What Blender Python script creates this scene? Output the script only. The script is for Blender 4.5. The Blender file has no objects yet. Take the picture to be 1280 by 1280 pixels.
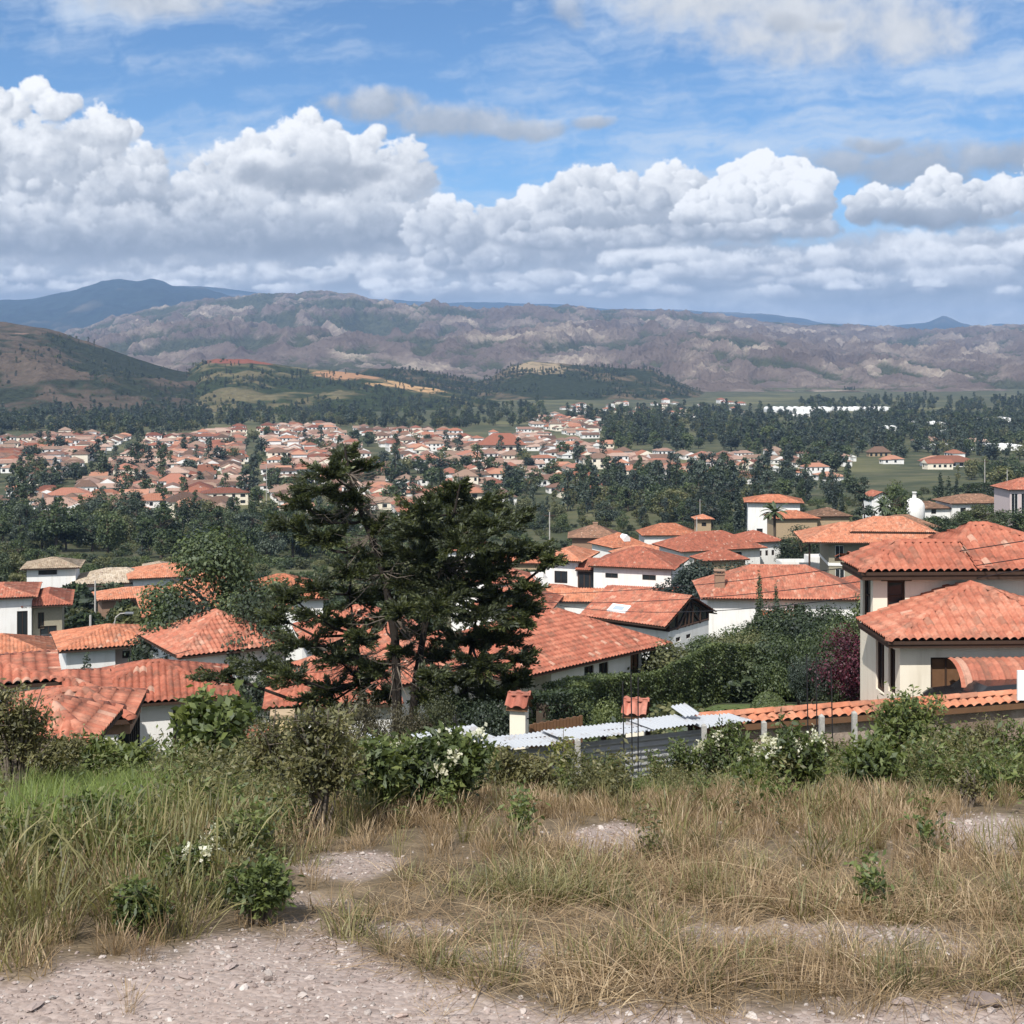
import bpy, math, random
import numpy as np
from mathutils import Vector, Matrix

SC = bpy.context.scene
COL = SC.collection
F = 1758.0          # focal length in units of a 1280 unit wide picture
HZ = 450.0          # height of the eye level in those units
R = math.radians
rng = np.random.default_rng(7)
random.seed(7)

# ------------------------------------------------------------------ helpers
def tag(o, label=None, cat=None, group=None, kind=None):
    if label: o['label'] = label
    if cat: o['category'] = cat
    if group: o['group'] = group
    if kind: o['kind'] = kind
    return o

def empty(name, loc=(0, 0, 0), rz=0.0, label=None, cat=None, group=None):
    o = bpy.data.objects.new(name, None)
    COL.objects.link(o)
    o.location = loc
    o.rotation_euler = (0, 0, rz)
    o.empty_display_size = 0.3
    return tag(o, label, cat, group)

def link(name, me, parent=None, loc=None):
    o = bpy.data.objects.new(name, me)
    COL.objects.link(o)
    if parent is not None: o.parent = parent
    if loc is not None: o.location = loc
    return o

def np_mesh(name, V, Q, mats=(), mi=None, uv=None, smooth=False, attrs=None):
    """mesh from arrays; Q is (n,4) or (n,3), or a list of face tuples"""
    me = bpy.data.meshes.new(name)
    V = np.asarray(V, dtype=np.float32).reshape(-1, 3)
    if isinstance(Q, np.ndarray):
        n, k = Q.shape
        me.vertices.add(len(V)); me.vertices.foreach_set('co', V.ravel())
        me.loops.add(n * k); me.loops.foreach_set('vertex_index', Q.astype(np.int32).ravel())
        me.polygons.add(n)
        me.polygons.foreach_set('loop_start', np.arange(0, n * k, k, dtype=np.int32))
        me.polygons.foreach_set('loop_total', np.full(n, k, dtype=np.int32))
    else:
        me.from_pydata(V.tolist(), [], [tuple(q) for q in Q])
    for m in mats: me.materials.append(m)
    if mi is not None: me.polygons.foreach_set('material_index', np.asarray(mi, dtype=np.int32))
    if uv is not None:
        l = me.uv_layers.new(name='UVMap')
        l.data.foreach_set('uv', np.asarray(uv, dtype=np.float32).ravel())
    if attrs:
        for an, (dom, arr) in attrs.items():
            a = me.attributes.new(an, 'FLOAT', dom)
            a.data.foreach_set('value', np.asarray(arr, dtype=np.float32))
    me.update(calc_edges=True)
    if smooth: me.polygons.foreach_set('use_smooth', np.ones(len(me.polygons), dtype=bool))
    me.validate()
    return me

class MB:
    """collects shapes, becomes one mesh object"""
    def __init__(s): s.V = []; s.F = []; s.M = []; s.U = []; s.n = 0
    def add(s, V, Fs, m=0, uv=None):
        V = [tuple(v) for v in V]
        s.V += V
        for i, f in enumerate(Fs):
            s.F.append(tuple(a + s.n for a in f)); s.M.append(m)
            s.U += ([tuple(p) for p in uv[i]] if uv is not None else [(0.0, 0.0)] * len(f))
        s.n += len(V)
    def quad(s, a, b, c, d, m=0): s.add([a, b, c, d], [(0, 1, 2, 3)], m)
    def box(s, x0, x1, y0, y1, z0, z1, m=0):
        V = [(x0,y0,z0),(x1,y0,z0),(x1,y1,z0),(x0,y1,z0),(x0,y0,z1),(x1,y0,z1),(x1,y1,z1),(x0,y1,z1)]
        s.add(V, [(3,2,1,0),(4,5,6,7),(0,1,5,4),(1,2,6,5),(2,3,7,6),(3,0,4,7)], m)
    def prism(s, pts, y0, y1, m=0):
        """polygon in x,z pushed from y0 to y1"""
        n = len(pts)
        V = [(p[0], y0, p[1]) for p in pts] + [(p[0], y1, p[1]) for p in pts]
        Fs = [tuple(range(n)), tuple(range(2*n-1, n-1, -1))] + [((i+1) % n, i, n+i, n+(i+1) % n) for i in range(n)]
        s.add(V, Fs, m)
    def tube(s, pts, rad, k=6, m=0, cap=True):
        pts = [Vector(p) for p in pts]
        if not hasattr(rad, '__len__'): rad = [rad] * len(pts)
        rings = []; up = Vector((0.13, 0.31, 0.94)).normalized()
        for i, p in enumerate(pts):
            t = (pts[min(i+1, len(pts)-1)] - pts[max(i-1, 0)])
            if t.length < 1e-9: t = Vector((0, 0, 1))
            t.normalize()
            a = t.cross(up)
            if a.length < 1e-3: a = t.cross(Vector((1, 0, 0)))
            a.normalize(); b = t.cross(a)
            rings.append([p + (a*math.cos(2*math.pi*j/k) + b*math.sin(2*math.pi*j/k)) * rad[i] for j in range(k)])
        V = [v for r in rings for v in r]
        Fs = []
        for i in range(len(pts)-1):
            for j in range(k):
                Fs.append((i*k+j, i*k+(j+1) % k, (i+1)*k+(j+1) % k, (i+1)*k+j))
        if cap:
            Fs.append(tuple(range(k-1, -1, -1))); Fs.append(tuple(range((len(pts)-1)*k, len(pts)*k)))
        s.add(V, Fs, m)
    def lathe(s, prof, k=16, c=(0, 0, 0), m=0):
        V = []; Fs = []
        for r, z in prof:
            for j in range(k):
                a = 2*math.pi*j/k
                V.append((c[0]+r*math.cos(a), c[1]+r*math.sin(a), c[2]+z))
        for i in range(len(prof)-1):
            for j in range(k):
                Fs.append((i*k+j, i*k+(j+1) % k, (i+1)*k+(j+1) % k, (i+1)*k+j))
        Fs.append(tuple(range(k-1, -1, -1))); Fs.append(tuple(range((len(prof)-1)*k, len(prof)*k)))
        s.add(V, Fs, m)
    def mesh(s, name, mats, smooth=False):
        me = bpy.data.meshes.new(name)
        me.from_pydata(s.V, [], s.F)
        for m in mats: me.materials.append(m)
        me.polygons.foreach_set('material_index', np.array(s.M, dtype=np.int32))
        l = me.uv_layers.new(name='UVMap'); l.data.foreach_set('uv', np.array(s.U, dtype=np.float32).ravel())
        if smooth: me.polygons.foreach_set('use_smooth', np.ones(len(me.polygons), dtype=bool))
        me.update()
        return me
    def build(s, name, mats, parent=None, smooth=False):
        if not isinstance(mats, (list, tuple)): mats = [mats]
        return link(name, s.mesh(name, mats, smooth), parent)

# -------------------------------------------------------------- numpy noise
def _hash2(ix, iy, seed):
    h = (ix.astype(np.int64) * 374761393 + iy.astype(np.int64) * 668265263 + seed * 2147483647) & 0xFFFFFFFF
    h = ((h ^ (h >> 13)) * 1274126177) & 0xFFFFFFFF
    h = (h ^ (h >> 16)) & 0xFFFFFF
    return h / float(0xFFFFFF)
def vnoise(x, y, seed=0):
    """gradient noise, about -1..1"""
    x = np.asarray(x, float); y = np.asarray(y, float)
    ix = np.floor(x); iy = np.floor(y); fx = x - ix; fy = y - iy
    sx = fx*fx*fx*(fx*(fx*6-15)+10); sy = fy*fy*fy*(fy*(fy*6-15)+10)
    def g(ax, ay):
        a = _hash2(ix+ax, iy+ay, seed) * 2*np.pi
        return np.cos(a)*(fx-ax) + np.sin(a)*(fy-ay)
    a = g(0, 0); b = g(1, 0); c = g(0, 1); d = g(1, 1)
    return ((a*(1-sx)+b*sx)*(1-sy) + (c*(1-sx)+d*sx)*sy) * 1.5
def fbm(x, y, oct=5, seed=0, gain=0.5, lac=2.03):
    o = 0; a = 1.0; t = 0
    for i in range(oct):
        o = o + a*vnoise(x, y, seed+i*17); t += a
        x = x*lac+3.7; y = y*lac+1.3; a *= gain
    return o/t
def ridged(x, y, oct=5, seed=0, gain=0.5, lac=2.1):
    o = 0; a = 1.0; t = 0; w = 1.0
    for i in range(oct):
        n = 1-np.abs(vnoise(x, y, seed+i*13)); n = n*n*w
        o = o+a*n; t += a; w = np.clip(n*1.6, 0, 1)
        x = x*lac+5.1; y = y*lac+2.9; a *= gain
    return o/t
def sstep(a, b, x):
    t = np.clip((np.asarray(x, float)-a)/(b-a), 0, 1)
    return t*t*(3-2*t)

# ------------------------------------------------------------- terrain shape
_PR = np.array([(-30,1.2),(-6,1.5),(0,1.62),(4,1.75),(6,2.05),(8,2.5),(10,3.05),(12,3.75),(14,4.9),(18,7.2),(24,9.0),(34,11.6),
    (48,13.6),(62,17.0),(75,20.0),(95,23.6),(130,27.8),(180,33),(250,40),(330,47),(430,54),(600,60),(1000,63),(2000,66),(30000,70)])
def ground_z(x, y):
    x = np.asarray(x, float); y = np.asarray(y, float)
    d = np.interp(y, _PR[:, 0], _PR[:, 1])
    az = x/np.maximum(y, 30)
    lift = np.clip(az-0.05, 0, 0.5)*np.interp(y, [60, 200, 330, 500, 800], [0, 14, 38, 34, 0])
    low = np.clip(-az-0.05, 0, 0.4)*np.interp(y, [20, 34, 60, 120], [0, 8, 11, 0])
    lift = lift + sstep(.085, .15, az)*np.interp(y, [27, 38, 90, 140], [0, 1.8, 1.9, 0])
    z = -d + lift - low
    z = z + fbm(x*0.35, y*0.35, 3, 5)*0.10*np.interp(y, [0, 6, 20], [0.5, 1, 1]) + fbm(x*0.02, y*0.02, 3, 9)*np.interp(y, [30, 200], [0, 1.2])
    return z
def at(px, py, d):
    return Vector(((px-640)/F*d, d, (HZ-py)/F*d))
_DS = np.concatenate([np.arange(2, 60, 0.1), np.arange(60, 600, 1.0), np.arange(600, 3500, 5.0)])
def on_ground(px, py):
    """where the sight line of a picture point meets the ground"""
    x = (px-640)/F*_DS; zr = (HZ-py)/F*_DS
    k = np.argmax(ground_z(x, _DS) >= zr)
    d = float(_DS[k]); X = (px-640)/F*d
    return Vector((X, d, float(ground_z(X, d))))
def gz(x, y): return float(ground_z(x, y))

# ---------------------------------------------------------------- materials
class NT:
    def __init__(s, nt): s.nt = nt
    def n(s, t, **kw):
        nd = s.nt.nodes.new(t)
        for k, v in kw.items():
            if k == 'inp':
                for a, b in v.items(): s.put(nd, a, b)
            else: setattr(nd, k, v)
        return nd
    def put(s, nd, a, b):
        if isinstance(b, bpy.types.NodeSocket): s.nt.links.new(b, nd.inputs[a])
        elif isinstance(b, bpy.types.Node): s.nt.links.new(b.outputs[0], nd.inputs[a])
        else:
            if isinstance(b, tuple) and len(b) == 3 and nd.inputs[a].type == 'RGBA': b = (*b, 1)
            nd.inputs[a].default_value = b
    def m(s, op, a, b=None, c=None, clamp=False):
        nd = s.n('ShaderNodeMath', operation=op, use_clamp=clamp)
        s.put(nd, 0, a)
        if b is not None: s.put(nd, 1, b)
        if c is not None: s.put(nd, 2, c)
        return nd.outputs[0]
    def noise(s, vec, scale, detail=4, rough=0.55, dist=0.0):
        nd = s.n('ShaderNodeTexNoise', inp={'Scale': scale, 'Detail': detail, 'Roughness': rough, 'Distortion': dist})
        if vec is not None: s.put(nd, 'Vector', vec)
        return nd.outputs[0]
    def ramp(s, fac, stops, interp='LINEAR'):
        nd = s.n('ShaderNodeValToRGB'); s.put(nd, 0, fac)
        cr = nd.color_ramp; cr.interpolation = interp
        while len(cr.elements) < len(stops): cr.elements.new(0.5)
        for e, (p, c) in zip(cr.elements, stops):
            e.position = p; e.color = (*c, 1) if len(c) == 3 else c
        return nd.outputs[0]
    def mix(s, fac, a, b, blend='MIX'):
        nd = s.n('ShaderNodeMix', data_type='RGBA', blend_type=blend)
        s.put(nd, 0, fac); s.put(nd, 6, a); s.put(nd, 7, b)
        return nd.outputs[2]
    def mapr(s, v, a, b, c=0.0, d=1.0):
        nd = s.n('ShaderNodeMapRange', inp={0: v, 1: a, 2: b, 3: c, 4: d}); return nd.outputs[0]
    def geo(s): return s.n('ShaderNodeNewGeometry').outputs['Position']
    def obj(s): return s.n('ShaderNodeTexCoord').outputs['Object']
    def rnd(s): return s.n('ShaderNodeObjectInfo').outputs['Random']
    def attr(s, name): return s.n('ShaderNodeAttribute', attribute_name=name).outputs['Fac']
    def bump(s, h, strength=0.3, dist=0.02):
        return s.n('ShaderNodeBump', inp={'Height': h, 'Strength': strength, 'Distance': dist}).outputs[0]

def new_mat(name):
    m = bpy.data.materials.new(name); m.use_nodes = True
    nt = m.node_tree; b = nt.nodes['Principled BSDF']
    b.inputs['Specular IOR Level'].default_value = 0.25
    b.inputs['Roughness'].default_value = 0.85
    return m, NT(nt), b

def plaster(name, col):
    """painted render with faint vertical rain streaks and patches"""
    m, N, b = new_mat(name); P = N.obj()
    mp = N.n('ShaderNodeMapping', inp={'Vector': P, 'Scale': (2.6, 2.6, 0.28)})
    st = N.mapr(N.noise(mp.outputs[0], 1.0, 5, 0.65), 0.5, 0.75); pt = N.mapr(N.noise(P, 0.5, 5, 0.65), 0.42, 0.75)
    c = N.mix(N.m('MULTIPLY', st, 0.45), tuple(min(1, x*1.03) for x in col), (col[0]*0.66, col[1]*0.62, col[2]*0.56))
    c = N.mix(N.m('MULTIPLY', pt, 0.35), c, (col[0]*0.78, col[1]*0.76, col[2]*0.72))
    N.put(b, 'Base Color', c); b.inputs['Roughness'].default_value = 0.92
    N.put(b, 'Normal', N.bump(N.noise(P, 8, 4), 0.15, 0.02))
    return m

def plain(name, col, rough=0.8, var=0.12, scale=3.0, metal=0.0, spec=0.25, bump=0.0):
    m, N, b = new_mat(name)
    f = N.noise(N.obj(), scale, 5, 0.6)
    c = N.mix(f, tuple(x*(1-var) for x in col), tuple(min(1, x*(1+var)) for x in col))
    N.put(b, 'Base Color', c); b.inputs['Roughness'].default_value = rough
    b.inputs['Metallic'].default_value = metal; b.inputs['Specular IOR Level'].default_value = spec
    if bump: N.put(b, 'Normal', N.bump(N.noise(N.obj(), scale*6, 4), bump, 0.02))
    return m

def leafy(name, stops, trans=0.3, clump=0.5, rough=0.6, inst=0.5, attr='rnd'):
    """foliage: colour by leaf (attribute), by clump (noise) and by plant (random)"""
    m, N, b = new_mat(name)
    r = N.attr(attr)
    nz = N.noise(N.obj(), clump, 3, 0.6)
    f = N.m('ADD', N.m('MULTIPLY', r, 0.45), N.m('MULTIPLY', N.mapr(nz, 0.3, 0.7), 0.55))
    f = N.m('ADD', f, N.m('MULTIPLY', N.m('SUBTRACT', N.rnd(), 0.5), inst), clamp=True)
    c = N.ramp(f, stops)
    nt = m.node_tree
    dif = N.n('ShaderNodeBsdfDiffuse', inp={'Color': c})
    tr = N.n('ShaderNodeBsdfTranslucent', inp={'Color': N.mix(0.6, c, N.mix(1.0, c, (1.25, 1.3, 0.55), 'MULTIPLY'))})
    gl = N.n('ShaderNodeBsdfGlossy', inp={'Color': (0.9, 0.95, 1.0), 'Roughness': rough})
    a = N.n('ShaderNodeMixShader', inp={0: trans, 1: dif.outputs[0], 2: tr.outputs[0]})
    g = N.n('ShaderNodeMixShader', inp={0: 0.035, 1: a.outputs[0], 2: gl.outputs[0]})
    nt.links.new(g.outputs[0], nt.nodes['Material Output'].inputs[0])
    nt.nodes.remove(b)
    return m
# ------------------------------------------------------- camera, sun and sky
SUN_EL, SUN_AZ = 50.0, 202.0     # degrees; azimuth clockwise from +Y, the way the camera looks
cam = bpy.data.cameras.new('camera'); co = bpy.data.objects.new('camera', cam); COL.objects.link(co)
co.rotation_euler = (R(90), 0, 0)
cam.sensor_width = 36; cam.sensor_fit = 'HORIZONTAL'
cam.lens = F/1280*36; cam.shift_y = (HZ-640)/1280
cam.clip_start = 0.05; cam.clip_end = 120000
SC.camera = co

sd = bpy.data.lights.new('sun', 'SUN'); so = bpy.data.objects.new('sun', sd); COL.objects.link(so)
sd.energy = 4.3; sd.angle = R(0.53); sd.color = (1.0, 0.955, 0.89)
sdir = Vector((math.sin(R(SUN_AZ))*math.cos(R(SUN_EL)), math.cos(R(SUN_AZ))*math.cos(R(SUN_EL)), math.sin(R(SUN_EL))))
so.rotation_euler = (-sdir).to_track_quat('-Z', 'Y').to_euler()
so.location = sdir*100

# cloud picture, computed here: how opaque and how bright the cloud is in each direction of the northern sky
CW, CH = 1500, 700
AZ0, AZ1, EL0, EL1 = -0.47, 0.47, -0.01, 0.36
def cloud_arrays():
    az = np.linspace(AZ0, AZ1, CW)[None, :]; el = np.linspace(EL0, EL1, CH)[:, None]
    X = np.tan(az)*17.58 + 0*el; Y = np.tan(el)/np.cos(az)*17.58          # hundreds of picture units from the eye level
    px = lambda p: (p-640)/100.0
    py = lambda p: (HZ-p)/100.0
    def blur(A, s):
        P = np.pad(A, ((80, 80), (80, 80)), mode='edge'); fy = np.fft.fftfreq(P.shape[0])[:, None]; fx = np.fft.rfftfreq(P.shape[1])[None, :]
        return np.fft.irfft2(np.fft.rfft2(P)*np.exp(-2*(np.pi*s)**2*(fx*fx+fy*fy)), s=P.shape)[80:-80, 80:-80]
    wx = fbm(X*0.9, Y*0.9, 5, 101)*0.35; wy = fbm(X*0.9+9, Y*0.9, 5, 131)*0.30
    N0 = fbm(X*2.4+wx, Y*2.6+wy, 6, 531, 0.58); N1 = fbm(X*5.5, Y*6.0, 5, 571, 0.6)
    B0 = 1-2*np.abs(fbm(X*1.6+wx, Y*1.8+wy, 5, 601, 0.5))
    refl = lambda i, n: np.abs((i+n) % (2*n)-n+0.5).astype(int) % n
    shift = lambda A, sd: A[np.ix_(refl(np.arange(CH)+(sd*37) % CH, CH), refl(np.arange(CW)+(sd*91) % CW, CW))]
    col = np.zeros((CH, CW, 3)); alpha = np.zeros((CH, CW))
    def over(a, c, sl=(slice(None), slice(None))):
        col[sl] = col[sl]*(1-a[..., None]) + c*a[..., None]; alpha[sl] = alpha[sl]*(1-a)+a
    WHITE = np.array([1.0, 1.0, 1.0]); GREY = np.array([0.47, 0.50, 0.545]); DARK = np.array([0.215, 0.245, 0.29])
    def shade(l):
        l = np.clip(l, 0, 1)[..., None]
        return np.where(l < 0.5, DARK+(GREY-DARK)*l*2, GREY+(WHITE-GREY)*(l*2-1))
    # thin high veils, drawn out along the wind
    v = fbm(X*0.30+Y*0.30+wx*1.4, Y*1.5-X*0.16+wy*1.2, 7, 201, 0.62); v2 = fbm(X*0.22, Y*0.7, 3, 211); v3 = fbm(X*0.9-Y*0.3, Y*4.5-X*0.5, 6, 231, 0.6)
    a = sstep(-0.25, 0.60, v+0.6*v2+0.22*v3)*0.74*sstep(0.3, 1.4, Y)
    over(a, np.broadcast_to(np.array([0.66, 0.74, 0.84]), col.shape))
    L = np.array([-0.35, 0.78, 0.52]); L /= np.linalg.norm(L)
    def soft(blobs, light, edge, amax, rough=0.8, top=0.22, sd=0, grain=0.25):
        """smooth grey cloud without hard puffs"""
        f = np.full_like(X, -3.0); hh = np.zeros_like(X); Xw = X+wx*0.8; Yw = Y+wy*0.6
        for bx, by, rx, ry in blobs:
            dy = (Yw-py(by))/(ry/100); g = 1-((Xw-px(bx))/(rx/100))**2-dy*dy
            hh = np.where(g > f, dy, hh); f = np.maximum(f, g)
        n = shift(N0, sd+3); D = f+rough*(0.75*n+0.35*shift(B0, sd)-0.05)
        a = sstep(0, edge, D)*amax
        over(a, shade(light+top*np.clip(blur(hh, 5), -1, 1)+grain*n+0.10*(1-sstep(0, .7, D))))
    def puffs(blobs, n, r0, r1, seed, light=0.70, hk=0.30, lam=0.34, edge=0.30, amax=1.0, asp=1.0, basek=0.0, low=-0.75):
        """cauliflower cloud: many lit balls of vapour, farther and higher ones first"""
        g = np.random.default_rng(seed); w = np.array([b[2]*b[3] for b in blobs], float); w /= w.sum(); P = []
        for k in g.choice(len(blobs), n, p=w):
            bx, by, rx, ry = blobs[k]; t = g.uniform(0, 2*np.pi); q = g.random()**0.55
            sx, sy = np.cos(t)*q, np.sin(t)*q
            if sy < 0: sy *= -low
            r = (r0*.7+(r1*1.1-r0*.7)*g.random()**1.7)*(1.0-0.30*max(sy, 0)*q)
            P.append((sy+g.normal(0, .22), bx+sx*rx, by-sy*ry, r, sy, k))
        P.sort(key=lambda p: -p[0])
        dx = X[0, 1]-X[0, 0]
        for _, cx, cy_, r, sy, k in P:
            R_ = r/100; cxx, cyy = px(cx), py(cy_)
            j0 = np.searchsorted(X[0], cxx-R_*1.9*asp); j1 = np.searchsorted(X[0], cxx+R_*1.9*asp)
            i0 = np.searchsorted(Y[:, CW//2], cyy-R_*1.9); i1 = np.searchsorted(Y[:, CW//2], cyy+R_*1.9)
            if j1-j0 < 3 or i1-i0 < 3: continue
            sl = (slice(i0, i1), slice(j0, j1))
            nn = N0[sl]; n1 = N1[sl]; sc = R_
            u = (X[sl]+wx[sl]*0.35*sc*2-cxx)/(R_*asp); v_ = (Y[sl]+wy[sl]*0.35*sc*2-cyy)/R_
            q = u*u+v_*v_; D = 1-q+1.0*nn+0.60*n1
            e = edge*(1.0+1.6*(v_ < -0.1)*np.clip(-v_, 0, 1)*2)
            a = sstep(0, e, D)*amax*np.where(v_ < 0, np.clip(1.25+v_*1.0, 0, 1), 1)
            nz = np.sqrt(np.clip(1-q, 0.02, 1)); lm = np.clip(u*L[0]+v_*L[1]+nz*L[2], -.4, 1)
            l = light+hk*sy+lam*(lm-0.45)+0.30*nn+0.22*n1+0.05*(1-sstep(0, .5, D))
            over(a, shade(l), sl)
    # grey strands
    soft([(560, 150, 110, 28), (470, 132, 80, 26), (640, 160, 90, 17), (735, 155, 44, 10)], 0.46, 1.1, 0.88, sd=7)
    soft([(1130, 208, 160, 30), (1260, 198, 90, 28), (1090, 182, 50, 12)], 0.36, 1.1, 0.92, sd=11)
    soft([(1010, 20, 200, 72), (880, 0, 140, 48), (1130, 34, 110, 48)], 0.66, 1.3, 0.97, sd=13, grain=.12, top=.05)
    soft([(990, 25, 40, 14), (1040, 28, 20, 10)], 0.42, 1.4, 0.6, sd=14)
    soft([(200, -2, 130, 34), (300, -14, 60, 26)], 0.60, 1.3, 0.85, sd=17, top=.05); soft([(706, 12, 28, 24)], 0.48, 1.3, 0.6, sd=19)
    soft([(-180, 40, 180, 60), (1500, 80, 160, 60)], 0.6, 1.3, 0.8, sd=23)
    # low sheet reaching to the mountains
    n = fbm(X*0.8+wx*1.4, Y*1.9+wy*2.2, 6, 301, 0.58)
    a = sstep(-0.28, 0.10, (1.50+0.15*fbm(X*0.6, Y*0+3.3, 4, 305)-Y)*0.9+0.5*n)
    over(a*0.96, shade(0.46+0.50*n+0.14*N0+0.10*sstep(0.9, 0.4, Y)))
    g = np.random.default_rng(17)
    for row, (yy, rx, ry, nb, lt) in enumerate(((312, 90, 14, 20, .60), (330, 80, 11, 24, .58), (348, 64, 9, 28, .60), (364, 50, 7, 34, .62))):
        bl = [(g.uniform(-260, 1540), yy+g.normal(0, ry*.6), rx*g.uniform(.5, 1.3), ry*g.uniform(.5, 1.2)) for _ in range(nb)]
        puffs(bl, 150, ry*1.0, ry*2.0, 700+row, light=lt+.04, hk=.34, lam=.55, edge=.8, amax=.8, asp=2.3)
        soft([(b[0]+g.normal(0, 20), b[1]+ry*1.1, b[2]*.9, ry*.8) for b in bl[::2]], .20, 1.5, .6, sd=row*5+31, grain=.2)
    # the big bank on the left
    back = [(30, 215, 120, 104), (-80, 200, 150, 120), (120, 228, 84, 76), (405, 232, 120, 78), (330, 245, 110, 80), (470, 245, 70, 74), (-300, 230, 170, 110)]
    soft([(60, 250, 240, 95), (380, 262, 190, 72), (200, 285, 260, 55), (-260, 260, 240, 90)], 0.54, 0.7, 1.0, sd=41, top=.25, grain=.15)
    puffs(back, 520, 20, 46, 801, light=.63, hk=.20, lam=.40, edge=.42)
    soft([(60, 300, 230, 30), (330, 300, 200, 26), (-220, 300, 230, 30), (480, 285, 70, 30), (200, 262, 120, 22)], 0.20, 1.4, 0.92, sd=43, grain=.22, top=.2)
    puffs([(180, 285, 240, 26), (430, 280, 110, 22), (0, 290, 180, 24)], 130, 14, 30, 811, light=.46, hk=.25, lam=.40, edge=.7, amax=.8, asp=1.5)
    soft([(390, 222, 100, 24), (460, 218, 36, 14), (320, 215, 40, 20)], 0.20, 1.2, 0.85, sd=47, grain=.25)
    # the row on the right
    puffs([(590, 300, 80, 42), (560, 282, 46, 30), (650, 305, 90, 34)], 130, 12, 28, 821, light=.62, hk=.25, lam=.42, edge=.4)
    puffs([(740, 252, 52, 42), (680, 278, 60, 34), (845, 246, 34, 28), (785, 270, 96, 34)], 260, 13, 30, 831, light=.59, hk=.26, lam=.42, edge=.34)
    soft([(760, 288, 120, 22), (690, 296, 80, 16), (830, 285, 50, 24)], 0.26, 1.3, 0.88, sd=53, grain=.22)
    puffs([(740, 300, 110, 12)], 40, 9, 18, 835, light=.52, hk=.2, lam=.4, edge=.6, amax=.8, asp=1.6)
    puffs([(955, 238, 50, 40), (912, 256, 40, 28), (990, 246, 36, 30), (1024, 240, 11, 24), (940, 270, 96, 20)], 330, 9, 24, 841, light=.80, hk=.22, lam=.42, edge=.22)
    soft([(950, 285, 110, 18), (1010, 268, 34, 14), (870, 285, 50, 18)], 0.24, 1.2, 0.92, sd=59, grain=.22)
    puffs([(930, 290, 110, 10)], 40, 8, 15, 845, light=.48, hk=.2, lam=.4, edge=.6, amax=.75, asp=1.7)
    puffs([(1190, 246, 40, 26), (1140, 260, 60, 20), (1082, 260, 24, 20), (1215, 256, 50, 20)], 190, 9, 21, 851, light=.60, hk=.32, lam=.44, edge=.28)
    soft([(1150, 274, 90, 16), (1210, 268, 40, 14)], 0.22, 1.1, 0.92, sd=61, grain=.2)
    puffs([(1275, 244, 34, 24), (1350, 236, 80, 46), (1480, 248, 90, 56)], 200, 10, 24, 861, light=.68, hk=.28, lam=.42, edge=.3)
    soft([(1290, 268, 60, 12)], 0.36, 1.2, 0.8, sd=67)
    fade = sstep(AZ0, AZ0+0.09, az)*sstep(AZ1, AZ1-0.09, az)*sstep(EL1, EL1-0.08, el)
    return alpha*fade, col/np.maximum(alpha, 1e-3)[..., None]
def world():
    w = bpy.data.worlds.new('World'); SC.world = w; w.use_nodes = True
    nt = w.node_tree; N = NT(nt); bg = nt.nodes['Background']
    sky = N.n('ShaderNodeTexSky', sky_type='NISHITA', sun_disc=False, sun_elevation=R(SUN_EL), sun_rotation=R(SUN_AZ), altitude=2100,
              air_density=1.0, dust_density=0.2, ozone_density=2.5)
    alpha, col = cloud_arrays()
    im = bpy.data.images.new('sky_clouds', CW, CH, alpha=True, float_buffer=True)
    im.colorspace_settings.name = 'Non-Color'
    buf = np.concatenate([col, alpha[..., None]], axis=2).astype(np.float32)
    im.alpha_mode = 'CHANNEL_PACKED'
    im.pixels.foreach_set(buf.ravel()); im.update()
    d = N.n('ShaderNodeTexCoord').outputs['Generated']
    sx = N.n('ShaderNodeSeparateXYZ', inp={0: d})
    az = N.m('ARCTAN2', sx.outputs[0], sx.outputs[1]); el = N.m('ARCSINE', sx.outputs[2])
    uv = N.n('ShaderNodeCombineXYZ', inp={0: N.mapr(az, AZ0, AZ1), 1: N.mapr(el, EL0, EL1)})
    tx = N.n('ShaderNodeTexImage', image=im, extension='EXTEND', interpolation='Cubic', inp={0: uv.outputs[0]})
    blue = N.mix(1.0, sky.outputs[0], (0.54, 0.73, 0.86), 'MULTIPLY')
    # cloud over the unseen rest of the sky, thickened and whitened for fill light
    rest = N.mapr(N.noise(d, 2.2, 5, 0.6), 0.40, 0.62, 0.1, 0.85)
    inside = N.m('MULTIPLY', N.m('MULTIPLY', N.mapr(az, AZ0, AZ0+0.09), N.mapr(az, AZ1, AZ1-0.09)), N.mapr(el, EL1, EL1-0.08))
    rest = N.m('MULTIPLY', rest, N.m('SUBTRACT', 1.0, inside))
    c0 = N.mix(rest, blue, (8.0, 8.0, 8.0))
    cc = N.mix(1.0, tx.outputs[0], (CLOUD, CLOUD, CLOUD), 'MULTIPLY')
    c1 = N.mix(tx.outputs[1], c0, cc)
    nt.links.new(c1, bg.inputs[0]); bg.inputs[1].default_value = 0.115
CLOUD = 7.6
world()

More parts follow.
